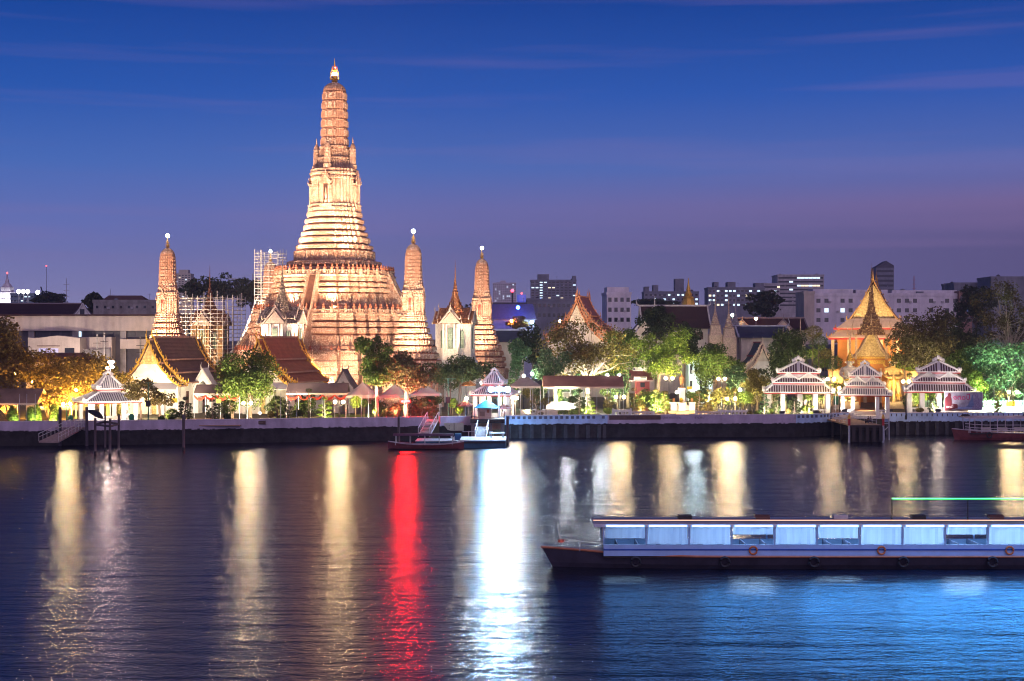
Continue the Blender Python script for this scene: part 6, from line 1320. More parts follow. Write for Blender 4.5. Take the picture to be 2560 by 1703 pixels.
for i, (px, py, Y, pw, col) in enumerate(((560,1010,270,700,(1,.6,.4)),(650,1015,268,600,(1,.6,.4)),(780,1005,275,900,(1,.6,.4)),(905,1000,276,700,(1,.62,.42)),(1420,985,292,2600,(.9,.95,1)),(1500,985,292,1800,(.85,.95,1)),(1740,945,310,2600,(.72,.92,1)),(2170,1015,300,700,(1,.62,.3)))):
    l = bpy.data.lights.new('awning_light', 'POINT'); l.energy = pw; l.color = col; l.shadow_soft_size = .3; o = bpy.data.objects.new('awning_light', l); COL.objects.link(o); o.location = W(px,py,Y)
for px, tx in ((110,120),(260,250),(360,380)):
    fl(W(px,905,330), W(tx,835,358), 15e3, (1,.80,.66), 120, .4)  # unseen warm spots added to brighten the warehouse front
# ================================================================== figures
def skin(name, V, E, rad, m, parent, loc=(0,0,0), rz=0, sub=1):
    me = bpy.data.meshes.new(name); me.from_pydata([tuple(v) for v in V], E, []); ob = bpy.data.objects.new('tmp', me); COL.objects.link(ob)
    md = ob.modifiers.new('s', 'SKIN')
    lay = me.skin_vertices[0] if me.skin_vertices else None
    if lay is None:
        bpy.context.view_layer.objects.active = ob; bpy.ops.mesh.customdata_skin_add(); lay = me.skin_vertices[0]
    for i, r in enumerate(rad): lay.data[i].radius = (r, r) if not hasattr(r,'__len__') else r
    lay.data[0].use_root = True
    sd = ob.modifiers.new('d', 'SUBSURF'); sd.levels = sub; sd.render_levels = sub
    bpy.context.view_layer.update()
    out = bpy.data.meshes.new_from_object(ob.evaluated_get(bpy.context.evaluated_depsgraph_get())); bpy.data.objects.remove(ob)
    out.name = name; out.materials.clear(); out.materials.append(m); out.polygons.foreach_set('use_smooth', [True]*len(out.polygons))
    o = bpy.data.objects.new(name, out); COL.objects.link(o); o.parent = parent; o.location = loc; o.rotation_euler.z = rz; return o
# monument: bronze man on a white pedestal
Y = 286; s = S(Y)
mn = thing('monument', 'white stepped pedestal group carrying the bronze figure, between gold lit cloud trees', 'monument', (WX(1704,Y), Y, G)); zz = lambda py: WZ(py,Y)-G; xx = lambda px: WX(px,Y)-WX(1704,Y)
MAR = mat('monument_marble', (.74,.70,.64), .5, .12, 1); ORS = mat('monument_plinth', (.62,.42,.24), .6, .25, 1)
mk('pedestal', MB().bx(xx(1698),xx(1712),-.6,.6,zz(1012),zz(974)).bx(xx(1696.5),xx(1713.5),-.72,.72,zz(974),zz(970)).bx(xx(1695),xx(1715),-.8,.8,zz(1012)-.02,zz(1005)), MAR, mn)
mk('lower_block', MB().bx(xx(1693),xx(1709),-2.6,-1.4,zz(1026),zz(1006)).bx(xx(1691),xx(1711),-2.75,-1.25,zz(1009),zz(1005.5)), MAR, mn)
for a in (1674,1720): mk('side_pedestal', MB().rings([[(xx(a+x),y,z) for x, y in ((0,-1.9),(15,-1.9),(15,-.4),(0,-.4))] for z in (zz(1026),zz(1008))]).bx(xx(a-1),xx(a+16),-2.0,-.3,zz(1008),zz(1005)), MAR, mn)
mk('back_wall', MB().bx(xx(1676),xx(1736),-1.2,.9,zz(1026)-.01,zz(1012)), MAR, mn)
mk('plinth', MB().bx(xx(1667),xx(1741),-3.1,1.4,zz(1032),zz(1026)-.02).bx(xx(1686),xx(1715),-3.8,-3.12,zz(1034),zz(1028)), ORS, mn)
mk('yellow_niche', MB().rings([[(xx(1702)+.35*math.cos(t), -.63, zz(1000)+.5*math.sin(t)) for t in [math.pi*2*i/10 for i in range(10)]], [(xx(1702)+.35*math.cos(t), -.8, zz(1000)+.5*math.sin(t)) for t in [math.pi*2*i/10 for i in range(10)]]]), mat('yellow_ribbon', (.7,.5,.02), .6), mn)
for px in (1682,1728):                                # small bronze lions on the side pedestals
    V = [(0,0,.45),(0,-.35,.6),(0,-.55,.85),(0,.35,.5)]; V += [(q*.13,-.38,.05) for q in (-1,1)]+[(q*.15,.35,.05) for q in (-1,1)]
    o = thing('lion_statue', 'small bronze lion on the %s side pedestal of the monument' % ('left' if px < 1700 else 'right'), 'statue', (WX(px,Y), Y-1.15, G+zz(1005)), 0, 'small bronze lions on the monument'); skin('body', V, [(0,1),(1,2),(0,3),(1,4),(1,5),(3,6),(3,7)], [.24,.24,.2,.2,.07,.07,.09,.09], BRONZE, o)
stt = thing('bronze_statue', 'standing bronze man in a long coat on top of the white pedestal', 'statue', (WX(1704.5,Y), Y, G+zz(970)))
k = (WZ(935,Y)-WZ(970,Y))/1.8
V = [(0,0,.95),(0,0,1.2),(0,0,1.42),(0,0,1.55),(0,-.02,1.68),(0,-.01,1.78)]; E = [(0,1),(1,2),(2,3),(3,4),(4,5)]; Rr = [.17,.17,.17,.075,.11,.08]
for q in (-1,1):
    b0 = len(V); V += [(q*.11,0,.88),(q*.12,-.03,.48),(q*.13,0,.08),(q*.14,-.14,.04)]; E += [(0,b0),(b0,b0+1),(b0+1,b0+2),(b0+2,b0+3)]; Rr += [.12,.09,.065,.05]
    b0 = len(V); V += [(q*.22,0,1.42),(q*.29,.02,1.15),(q*.26,-.10,.92),(q*.25,-.14,.84)]; E += [(2,b0),(b0,b0+1),(b0+1,b0+2),(b0+2,b0+3)]; Rr += [.09,.07,.055,.05]
mk('base', MB().bx(-.5,.5,-.5,.5,-.02,.12), BRONZE, stt)
o = skin('body', [(x*k,y*k,z*k+.1) for x,y,z in V], E, [r*k for r in Rr], BRONZE, stt)
mk('coat', MB().rings([[(r*k*1.1*math.cos(t), r*k*.85*math.sin(t), z*k+.1) for t in [2*math.pi*i/12 for i in range(12)]] for z, r in ((.5,.27),(.8,.24),(1.1,.22),(1.36,.23))]), BRONZE, stt)
# giant guardians
def guardian(label, px, Y, bodym, rz=0):
    o = thing('giant_guardian', label, 'statue', (WX(px,Y), Y, G), rz, 'giant guardians flanking the gilded gate'); b0 = WZ(1004,Y)-G; H = WZ(876,Y)-WZ(1004,Y); u = H/10
    mk('pedestal', MB().bx(-2.1,2.1,-1.4,1.4,-.2,b0*.5).bx(-1.9,1.9,-1.2,1.2,b0*.5,b0+.02), mat('guardian_plinth', (.5,.38,.25), .7), o)
    V = [(0,0,4.1),(0,0,5.2),(0,0,6.2),(0,0,6.9),(0,-.1,7.5),(0,-.05,8.0)]; E = [(0,1),(1,2),(2,3),(3,4),(4,5)]; Rr = [1.0,.9,1.05,.45,.62,.45]
    for q in (-1,1):
        n_ = len(V); V += [(q*.75,0,3.6),(q*.95,-.2,2.0),(q*.9,0,.5),(q*1.15,-.55,.25)]; E += [(0,n_),(n_,n_+1),(n_+1,n_+2),(n_+2,n_+3)]; Rr += [.72,.55,.42,.32]
        n_ = len(V); V += [(q*1.35,0,6.3),(q*1.75,.05,5.2),(q*.85,-.95,4.7),(q*.22,-1.15,4.8)]; E += [(2,n_),(n_,n_+1),(n_+1,n_+2),(n_+2,n_+3)]; Rr += [.5,.42,.33,.3]
    skin('body', [(x*u,y*u,z*u+b0) for x,y,z in V], E, [r*u for r in Rr], bodym, o)
    mk('crown', MB().lathe([(.62*u,0),(.72*u,.15*u),(.55*u,.3*u),(.62*u,.45*u),(.42*u,.7*u),(.48*u,.85*u),(.28*u,1.15*u),(.32*u,1.3*u),(.12*u,1.7*u),(.02*u,2.4*u)], (0,0,b0+7.95*u), 9), GOLD, o)
    fc = MB()
    for q in (-1,1): fc.ell((q*.24*u,-.62*u,b0+7.65*u),(.12*u,.08*u,.1*u),6,4); fc.tube([(q*.2*u,-.6*u,b0+7.25*u),(q*.28*u,-.75*u,b0+7.4*u)],[.07*u,.02*u],5); fc.slab([(q*.55*u,0,b0+7.3*u),(q*.95*u,0,b0+7.7*u),(q*.6*u,0,b0+7.9*u)],(0,.1*u,0))
    fc.ell((0,-.72*u,b0+7.45*u),(.12*u,.12*u,.14*u),6,4); fc.tube([(-.3*u,-.62*u,b0+7.2*u),(0,-.7*u,b0+7.15*u),(.3*u,-.62*u,b0+7.2*u)],.06*u,5); mk('face', fc, WHITE, o)
    mk('club', MB().lathe([(.28*u,0),(.24*u,1.5*u),(.2*u,3.5*u),(.22*u,4.8*u),(.3*u,5.0*u),(.16*u,5.3*u)], (0,-1.4*u,b0), 8), mat('club_gold', (.7,.45,.2), .5, .4, 4), o)
    ar = MB()
    for q in (-1,1): ar.slab([(q*1.0*u,0,b0+6.6*u),(q*1.9*u,0,b0+6.9*u),(q*2.05*u,0,b0+7.7*u),(q*1.5*u,0,b0+7.0*u)],(0,.25*u,0)); ar.lathe([(.62*u,0),(.7*u,.2*u),(.6*u,.5*u)],(q*.92*u,-.1*u,b0+1.0*u),8)
    ar.lathe([(1.05*u,0),(1.2*u,.25*u),(1.0*u,.55*u)],(0,0,b0+4.0*u),10); ar.slab([(-.45*u,-1.0*u,b0+4.0*u),(.45*u,-1.0*u,b0+4.0*u),(.2*u,-1.05*u,b0+1.6*u),(-.2*u,-1.05*u,b0+1.6*u)],(0,-.12*u,0)); mk('armour', ar, GOLD, o)
    for q in (-1,1):
        for j in range(5): mk('finger', MB().tube([(q*.3*u,-1.2*u,b0+(4.55+.12*j)*u),(q*.1*u,-1.66*u,b0+(4.55+.12*j)*u),(-q*.12*u,-1.62*u,b0+(4.55+.12*j)*u)],.06*u,5), bodym, o)
guardian('white giant guardian with a club, left of the gilded gate', 2124, 309, mat('guardian_white', (.70,.60,.45), .55, .35, 2.5), R(-12))
guardian('golden giant guardian with a club, right of the gilded gate', 2234, 309, mat('guardian_gold', (.60,.36,.14), .5, .45, 2.5), R(-14))
# ---- right jetty with two sitters
jt = thing('jetty', 'short dark wooden jetty with red and gold banded end posts', 'jetty', (WX(2165,251), 251, 0)); zd = 3.1; hw = 2.75
mk('deck', MB().bx(-hw,hw,0,22.5,zd-.25,zd), mat('deck_planks', (.40,.26,.16), .8, .35, 2, stretch=(1,6,1)), jt)
mk('edge_beam', MB().bx(-hw-.1,hw+.1,-.22,-.01,zd-.5,zd-.05).bx(-hw-.1,hw+.1,-.2,-.01,zd-1.0,zd-.8), DARKW, jt)
for i in range(5): mk('fender_plank', MB().bx(-hw+.2+i*1.2,-hw+.8+i*1.2,-.35,-.23,.3,zd-.3), DARKW, jt)
for x in (-hw,-hw*.4,hw*.4,hw):
    for y in (.6,7,14): mk('pile', MB().tube([(x,y,-2),(x,y,zd-.26)], .2, 7), DARKW, jt)
mk('cross_planking', MB().bx(-hw,hw,.9,1.0,-.4,zd-.3), DARKW, jt)
for q in (-1,1):
    mk('end_post', MB().lathe([(.2,-2),(.2,3.0)], (q*(hw+.25),-.1,0), 8), STEEL, jt); mk('post_band', MB().lathe([(.24,3.0),(.24,4.2)], (q*(hw+.25),-.1,0), 8), REDT, jt); mk('post_cap', MB().lathe([(.26,4.2),(.3,4.4),(.15,4.8),(.03,5.1)], (q*(hw+.25),-.1,0), 8), GOLD, jt)
    r_ = MB().tube([(q*(hw-.1),3,zd+1),(q*(hw-.1),21,zd+1)], .05, 5).tube([(q*(hw-.1),3,zd+.5),(q*(hw-.1),21,zd+.5)], .04, 5)
    for i in range(7): r_.tube([(q*(hw-.1),3+3*i,zd),(q*(hw-.1),3+3*i,zd+1)], .045, 5)
    mk('railing', r_, STEEL, jt)
mk('front_steps', MB().bx(-hw*.9,hw*.9,19,22.4,zd+.002,zd+.35).bx(-hw*.9,hw*.9,20.5,22.4,zd+.35,zd+.7), OFFWHITE, jt)
sp2 = thing('braced_piles', 'pair of braced steel mooring piles right of the jetty', 'mooring piles', (WX(2216,258), 258, 0))
for x, t_ in ((-.35,.25),(.45,.0)): mk('pile', MB().tube([(x-t_,0,3.9),(x+.2*t_,-.3,-2)], .13, 7), STEEL, sp2)
mk('brace', MB().bar((-.4,-.1,1.7),(.5,0,2.5),.12).bar((-.4,-.05,3.0),(.5,0,3.0),.12), STEEL, sp2)
def sitter(label, px, Y, rz, shirt, pants, lean=0):
    """seated on the deck edge beam, knees drawn up, facing left"""
    o = thing('person', label, 'person', (WX(px,Y), Y, zd), rz, 'two people sitting on the jetty')
    V = [(0,0,.46),(0,.02,.70),(0,.0+lean,.95),(0,-.03+lean,1.06),(0,-.06+lean,1.18),(0,-.05+lean,1.27)]; E = [(0,1),(1,2),(2,3),(3,4),(4,5)]; Rr = [.15,.14,.15,.055,.095,.07]
    for q in (-1,1):
        n_ = len(V); V += [(q*.10,-.1,.46),(q*.12,-.46,.50),(q*.12,-.52,.08),(q*.12,-.66,.05)]; E += [(0,n_),(n_,n_+1),(n_+1,n_+2),(n_+2,n_+3)]; Rr += [.10,.075,.055,.045]
        n_ = len(V); V += [(q*.19,lean,.94),(q*.23,-.08,.70),(q*.13,-.34,.60),(q*.10,-.42,.585)]; E += [(2,n_),(n_,n_+1),(n_+1,n_+2),(n_+2,n_+3)]; Rr += [.065,.052,.042,.035]
    SK = mat('skin_tone', (.35,.2,.13), .6)
    skin('body', V, E, Rr, SK, o)
    mk('shirt', MB().rings([[(r*math.cos(t), y+r*.78*math.sin(t), z) for t in [2*math.pi*i/12 for i in range(12)]] for z, r, y in ((.42,.205,0),(.6,.2,.01),(.8,.20,lean*.6),(.95,.21,lean),(1.02,.12,lean))]), shirt, o)
    tr_ = MB()
    for q in (-1,1): tr_.tube([(q*.10,-.02,.46),(q*.12,-.44,.50),(q*.12,-.50,.45),(q*.12,-.53,.13)], [.125,.098,.09,.072], 8)
    mk('trousers', tr_, pants, o)
    mk('hair', MB().ell((0,-.03+lean,1.23), (.115,.12,.10), 8, 6), mat('black_hair', (.012,.01,.01), .5), o)
    fc = MB()
    for q in (-1,1): fc.ell((q*.038,-.145+lean,1.19),(.012,.01,.009),5,4)
    fc.ell((0,-.158+lean,1.165),(.013,.02,.018),5,4); fc.ell((0,-.15+lean,1.13),(.025,.01,.007),5,4); mk('face', fc, mat('face_marks', (.16,.07,.05), .6), o)
    for q in (-1,1):
        for j in range(4): mk('finger', MB().tube([(q*(.07+.018*j),-.44,.585),(q*(.07+.018*j),-.50-.008*(j%3),.575),(q*(.07+.018*j),-.515,.55)], [.010,.009,.007], 5), SK, o)
        mk('thumb', MB().tube([(q*.06,-.41,.60),(q*.045,-.46,.60)], [.011,.008], 5), SK, o)
    return o
bn = thing('bench', 'low plank bench at the end of the jetty', 'bench', (WX(2175,255.5), 255.5, zd)); mk('seat', MB().bx(-.9,.9,-.22,.22,.30,.37), DARKW, bn)
for x in (-.75,.75): mk('leg', MB().bx(x-.06,x+.06,-.18,.18,0,.299), DARKW, bn)
sitter('person in dark clothes sitting on the jetty, the nearer to its middle', 2171, 255.5, R(-72), mat('dark_shirt', (.025,.02,.03), .8), mat('dark_trousers', (.03,.025,.03), .8), .0)
sitter('person in a grey shirt sitting on the jetty, behind the dark dressed one', 2177, 255.5, R(-78), mat('grey_shirt', (.22,.20,.26), .8), mat('blue_trousers', (.05,.055,.09), .8), -.03)
# ---- banner with handwritten numerals
Yb = 274.3; bx0, bx1 = WX(2362,Yb), WX(2455.5,Yb); bz0, bz1 = WZ(1027,Yb), WZ(981,Yb)
bo = thing('banner', 'wide printed banner with a dark red figure and pink handwriting before the right pavilion', 'banner', ((bx0+bx1)/2, Yb, 4.25), 0); w = bx1-bx0; h = bz1-bz0; z0 = bz0-4.25
mk('sheet', MB().bx(-w/2,w/2,0,.05,z0,z0+h), mat('banner_print', (.36,.37,.46), .7, .45, .9, col2=(.16,.13,.19)), bo)
mk('frame', MB().bx(-w/2-.12,-w/2,-.03,.1,-.3,z0+h).bx(w/2,w/2+.12,-.03,.1,-.3,z0+h).bx(-w/2-.12,w/2+.12,-.03,.1,z0+h,z0+h+.1), WHITE, bo)
def art(name, P, m, d=-.02): return mk(name, MB().slab([(-w/2+x*w, d, z0+(1-y)*h) for x, y in P], (0,.019,0)), m, bo)
MARO = mat('print_maroon', (.10,.012,.02), .7); art('printed_sitter', [(.0,.98),(.0,.32),(.05,.24),(.08,.2),(.085,.08),(.12,.03),(.155,.06),(.17,.16),(.16,.25),(.18,.32),(.19,.5),(.185,.62),(.26,.63),(.33,.64),(.345,.72),(.34,.86),(.25,.9),(.1,.98)], MARO)
art('printed_tower', [(.56,.80),(.62,.70),(.66,.50),(.70,.42),(.725,.15),(.745,.15),(.77,.42),(.80,.70),(.80,.80)], mat('print_blue', (.12,.17,.33), .7)); art('printed_water', [(.35,.80),(.80,.80),(.78,.88),(.35,.9)], mat('print_blue2', (.22,.28,.5), .7))
art('printed_statue', [(.72,.98),(.74,.78),(.78,.68),(.76,.45),(.80,.34),(.82,.3),(.80,.2),(.82,.1),(.86,.04),(.89,.1),(.905,.2),(.89,.3),(.92,.35),(.95,.45),(.94,.68),(.99,.8),(.99,.98)], mat('print_violet', (.11,.08,.17), .7, .8, 5, col2=(.30,.28,.42)), -.021)
art('printed_ground', [(0,1),(0,.965),(.3,.93),(.6,.95),(.99,.985),(.99,1)], mat('print_brown', (.14,.08,.07), .7), -.022)
text('lettering', '๑๓๐ปี', 1.5, mat('banner_pink', (.42,.015,.12), .6), bo, (-w*.05,-.024,z0+h*.72)); text('lettering', '๑๓ปี', .85, mat('banner_white', (.6,.58,.62), .6), bo, (-w*.37,-.026,z0+h*.22))
# red lantern, green notice board, kiosk, signs
rl_ = thing('red_lantern', 'round red lantern hanging before the left white pavilion', 'lantern', (WX(2014,270.6), 270.6, WZ(1006,270.6))); mk('body', MB().lathe([(.12,-.55),(.3,-.42),(.36,-.1),(.34,.2),(.2,.5)], n=8), glow('red_lantern', (.8,.02,.04), .5), rl_); mk('hanger', MB().tube([(0,0,.5),(0,0,WZ(984,270.6)-WZ(1006,270.6))], .03, 5), IRON, rl_)
gb = thing('notice_board', 'green notice board on two posts beside the jetty pavilion', 'notice board', (WX(2090,278), 278, G)); z = lambda py: WZ(py,278)-G
mk('board', MB().bx(-.48,.48,-.06,.06,z(1012),z(991)), mat('board_green', (.02,.16,.10), .5), gb); mk('lower_panel', MB().bx(-.48,.48,-.04,.04,z(1024),z(1013)), OFFWHITE, gb)
for x in (-.55,.55): mk('post', MB().tube([(x,0,-.1),(x,0,z(988))], .04, 5), STEEL, gb)
kk = thing('kiosk', 'dark red kiosk with white signs on its roof, left of the lime green tree', 'kiosk', (WX(1599,300), 300, G)); z = lambda py: WZ(py,300)-G; x = lambda px: WX(px,300)-WX(1599,300)
KR = mat('kiosk_red', (.24,.045,.05), .7, .3, 1.2); mk('walls', MB().bx(x(1590),x(1624),0,3,-.2,z(952)), KR, kk); mk('roof', MB().slab([(x(1571),-1.4,z(952)),(x(1631),-1.4,z(952)),(x(1627),1.6,z(928)),(x(1576),1.6,z(928))],(0,0,.15)), mat('kiosk_roof', (.30,.10,.10), .7, .3, 1.2), kk)
mk('eave_board', MB().bx(x(1570),x(1632),-1.5,-1.4,z(953.5),z(950.5)), mat('eave_pink', (.5,.35,.36), .7), kk)
mk('sign_board', MB().bx(x(1583),x(1619),1.3,1.45,z(928.5)+.02,z(919)), WHITE, kk); mk('sign_board', MB().bx(x(1583),x(1615),-1.75,-1.6,z(950),z(941.5)), WHITE, kk)
mk('sign_mark', MB().lathe([(.22,0),(.22,.02)], (x(1586.5),1.28,z(923.5)), 9) if False else MB().rings([[(x(1586.8)+.22*math.cos(t),y,z(923.5)+.22*math.sin(t)) for t in [2*math.pi*i/10 for i in range(10)]] for y in (1.3,1.285)]), mat('mark_purple', (.12,.06,.16), .6), kk)
mk('sign_mark', MB().bx(x(1585),x(1592),-1.765,-1.75,z(949.3),z(942)).bx(x(1599),x(1613),-1.765,-1.75,z(944.6),z(943)).bx(x(1593),x(1614),-1.765,-1.75,z(948),z(947)), mat('mark_dark', (.05,.02,.02), .6), kk); mk('sign_disc', MB().rings([[(x(1588.7)+.26*math.cos(t),y,z(945.6)+.26*math.sin(t)) for t in [2*math.pi*i/10 for i in range(10)]] for y in (-1.765,-1.78)]), WHITE, kk)
mk('counter_window', MB().bx(x(1601),x(1612),-.06,.02,z(968),z(957)), GLASSD, kk)
def ysign(label, px, py, Y, w, h, m=None, legs=True):
    o = thing('sign_board', label, 'sign', (WX(px,Y), Y, G), 0, 'small yellow notice boards'); z = WZ(py,Y)-G; mk('board', MB().bx(-w/2,w/2,-.04,.04,z-h/2,z+h/2), m or mat('sign_yellow', (.75,.50,.03), .6, .1), o)
    for x in (-w*.4,w*.4): mk('post', MB().tube([(x,.06,-.1),(x,.06,z+h/2)], .04, 5), STEEL, o)
ysign('yellow notice board before the gilded hall door', 436, 1001, 262, 1.15, .8); ysign('small yellow notice board under the brown awning', 547, 1003, 266, .8, .75); ysign('yellow notice board right of the bronze man', 1724, 970, 300, 1.1, .6); ysign('wide yellow notice board below the twin lamps at the right edge', 2527, 1009, 279, 1.8, 1.0)
lit_ = block('pale blue lit building seen between the lime tree and the rounded tree', 1722, 1782, 905, 322, 6, mat('cool_lit_white_wall', (.55,.66,.72), .8, .15, .5), 2, 5, (.5,.55), {(0,3): LITW, (1,1): LITW, (1,4): LITW})  # cool light tinted into the colour of a white wall
# monument side walls and benches
for k, (a, c, y0, y1, lab) in enumerate(((1534,1575,1024,1040,'low white wall with openings left of the monument'),(1576,1632,1028,1041,'pale stone balustrade before the monument on its left'),(1741,1800,1028,1041,'pale stone balustrade before the monument on its right'),(1800,1866,1025,1040,'low white wall with openings right of the monument'))):
    Yq = 270+k*.2; o = thing('low_wall', lab, 'wall', (WX((a+c)/2,Yq), Yq, G), 0, 'low white walls beside the monument'); hl = (WX(c,Yq)-WX(a,Yq))/2; h = WZ(y0,Yq)-G; b_ = MB().bx(-hl,hl,-.2,.2,h*.72,h).bx(-hl,hl,-.2,.2,-.1,h*.25)
    n_ = int(hl*2/.7)
    for i in range(n_+1): xx_ = -hl+.15+(2*hl-.3)*i/n_; b_.bx(xx_-.14,xx_+.14,-.16,.16,h*.25,h*.72)
    mk('balustrade', b_, WHITE if k in (0,3) else OFFWHITE, o); mk('end_pier', MB().bx(-hl-.3,-hl+.001,-.3,.3,-.1,h+.2), WHITE, o); mk('end_pier', MB().bx(hl-.001,hl+.3,-.3,.3,-.1,h+.2), WHITE, o)
gf = thing('picket_fence', 'pale green picket fence on a low white wall behind the banner', 'fence', (WX(2470,281), 281, G)); z = lambda py: WZ(py,281)-G; x = lambda px: WX(px,281)-WX(2470,281)
mk('wall', MB().bx(x(2300),x(2640),0,.3,-.2,z(1018)), WHITE, gf); mk('rails', MB().bx(x(2300),x(2640),.1,.16,z(1006),z(1004.5)).bx(x(2300),x(2640),.1,.16,z(1016),z(1014.5)), mat('fence_green', (.20,.36,.24), .6), gf)
pk = MB()
for i in range(90): xx_ = x(2302)+(x(2638)-x(2302))*i/89; pk.bx(xx_-.05,xx_+.05,.03,.09,z(1018)+.01,z(1001))
mk('pickets', pk, MATS['fence_green'], gf)
# flagpoles, green light poles
def fpole(label, px, pyt, Y, m=STEEL, r=.055): 
    o = solo('flagpole', MB().tube([(0,0,-.2),(0,0,WZ(pyt,Y)-G)], [r,r*.7], 6), m, label, 'flagpole', (WX(px,Y), Y, G), 0, 'thin bare flagpoles along the river wall')
for trio, Y, top in (((49,67,88),247.6,985),((702,723,742),253.5,978),((903,921),256.5,975),((1332,1351,1371),264.6,969),((2485,2505),275,962),((1953,),268,962),((2089,),273.5,975)):
    for i, px in enumerate(trio):
        fpole('thin bare flagpole at the wall, %s' % {49:'left of its trio between clipped columnar shrubs',67:'middle of the trio by the clipped columnar shrubs',88:'right of the trio by the clipped columnar shrubs',702:'left of the trio right of the bushy green tree',723:'middle of the trio right of the bushy green tree',742:'right of the trio right of the bushy green tree',903:'left of the pair before the white marquee',921:'right of the pair before the white marquee',1332:'left of the trio before the planter walls',1351:'middle of the trio before the planter walls',1371:'right of the trio before the planter walls',2485:'left of the pair by the slender gold cloud tree',2505:'right of the pair by the slender gold cloud tree',1953:'standing before the left white pavilion',2089:'beside the green notice board'}[px], px, top, Y)
def tpole(label, px, pyt, Y, side=1):
    o = thing('light_pole', label, 'pole', (WX(px,Y), Y, G), 0, 'green steel T poles on the bank'); h = WZ(pyt,Y)-G; mk('pole', MB().tube([(0,0,-.2),(0,0,h)], .12, 7), GREENP, o); mk('crossarm', MB().bar((-.5,0,h-.1),(1.5,0,h-.1),.14).bar((0,0,h-1.0),(1.0,0,h-.15),.1), GREENP, o); mk('box', MB().bx(-.42,.42,-.3,-.1,h*.42,h*.56), IRON, o)
tpole('green steel T pole in front of the gilded hall', 371, 956, 251.5); tpole('green steel T pole left of the red umbrella', 1120, 946, 262)
for k, (px, py, Y, lab) in enumerate(((176,1046,249,'green litter bin beside the gangway lamp'),(329,1043,252,'green litter bin right of the left pavilion'))):
    o = thing('litter_bin', lab, 'bin', (WX(px,Y), Y, G), 0, 'green litter bins'); h = WZ(py-8,Y)-G; mk('body', MB().lathe([(.38,0),(.48,h*.7)], n=9), mat('bin_green', (.03,.22,.12), .5), o); mk('lid', MB().lathe([(.52,h*.7),(.5,h*.8),(.25,h)], n=9), MATS['bin_green'], o)
# ---- left gangway, mooring piles, umbrella
gw = thing('gangway', 'sloping railed gangway running down from the left river wall', 'gangway', (0,0,0))
A1, A2 = W(176,1067,243.5), W(212,1067,244.5); B1, B2 = W(97,1103,234.5), W(146,1104,235)
mk('ramp', MB().rings([[tuple(A1),tuple(A2),tuple(A2-Vector((0,0,.25))),tuple(A1-Vector((0,0,.25)))],[tuple(B1),tuple(B2),tuple(B2-Vector((0,0,.25))),tuple(B1-Vector((0,0,.25)))]]), mat('gangway_boards', (.34,.25,.22), .8, .3, 2), gw)
for a, c in ((A1,B1),(A2,B2)):
    up_ = Vector((0,0,1.25)); r_ = MB().tube([tuple(a+up_),tuple(c+up_)], .06, 5).tube([tuple(a+up_*.55),tuple(c+up_*.55)], .045, 5)
    for i in range(9): p = a.lerp(c, i/8); r_.tube([tuple(p),tuple(p+up_)], .05, 5)
    mk('railing', r_, mat('rail_white', (.6,.56,.52), .5), gw)
mk('landing', MB().bx(WX(140,244.2),WX(217,244.2),243.4,247.5,2.95,3.1), MATS['gangway_boards'], gw)
lr = MB()
for px in (186,197,208,217): lr.tube([tuple(W(px,1066,243.6)),tuple(W(px,1049,243.6))], .045, 5)
lr.tube([tuple(W(182,1049,243.6)),tuple(W(217,1049,243.6))], .05, 5).tube([tuple(W(182,1057,243.6)),tuple(W(217,1057,243.6))], .04, 5); mk('landing_railing', lr, MATS['rail_white'], gw)
def pile(label, px, pyt, pyb, r=.2, lean=0, cap=True, m=None):
    Y = CAMZ*FP/(pyb-CY); o = thing('mooring_pile', label, 'mooring pile', (WX(px,Y), Y, 0), 0, 'weathered mooring piles in the river'); h = WZ(pyt,Y)
    mk('shaft', MB().tube([(0,0,-3),(lean,0,h)], [r*1.08,r], 8), m or mat('pile_wood', (.13,.095,.10), .85, .4, 2, bump=.4, stretch=(1,1,.15)), o); mk('wet_foot', MB().tube([(-.0,0,-2),(lean*.2,0,.55)], [r*1.14,r*1.12], 8), mat('pile_wet', (.02,.018,.02), .4), o)
pile('mooring pile left front of the four joined by beams', 238, 1046, 1137); pile('mooring pile left rear of the four joined by beams', 263, 1040, 1127, .17); pile('mooring pile centre front of the four joined by beams', 275, 1046, 1143); pile('mooring pile right of the four joined by beams', 297, 1039, 1135, .18)
pile('lone tall mooring pile standing off the left river wall', 459, 1037, 1127, .24); pile('slim mooring pile by the covered long boat', 997, 1042, 1112, .22); pile('dark mooring pile at the right end of the pontoon', 1269, 1041, 1116, .22)
bm_ = thing('pile_beams', 'horizontal beams tying the four mooring piles together', 'beam', (0,0,0)); b_ = MB()
P4 = [(238,1137),(263,1127),(297,1135),(275,1143)]; Q4 = [(WX(px,CAMZ*FP/(pb-CY)), CAMZ*FP/(pb-CY)) for px, pb in P4]
for i in range(4): a, c = Q4[i], Q4[(i+1)%4]; b_.bar((a[0],a[1],4.75),(c[0],c[1],4.75),.22,.3)
mk('beams', b_, MATS['pile_wood'], bm_)
for px, pyt, Y, lab in ((150,1018,243.5,'dark post at the left side of the gangway landing'),(217,1018,243.2,'dark post at the right side of the gangway landing')):
    o = thing('landing_post', lab, 'post', (WX(px,Y), Y, 0), 0, 'dark posts of the gangway landing'); mk('shaft', MB().tube([(0,0,-2),(0,0,WZ(pyt,Y))], .26, 8), mat('post_dark', (.07,.055,.07), .8, .3, 2), o)
um = thing('umbrella', 'tilted black umbrella beside the left pavilion', 'umbrella', (WX(238,247), 247, G)); u_ = MB(Matrix.Translation((0,0,1.9)) @ Matrix.Rotation(R(28),4,'Y'))
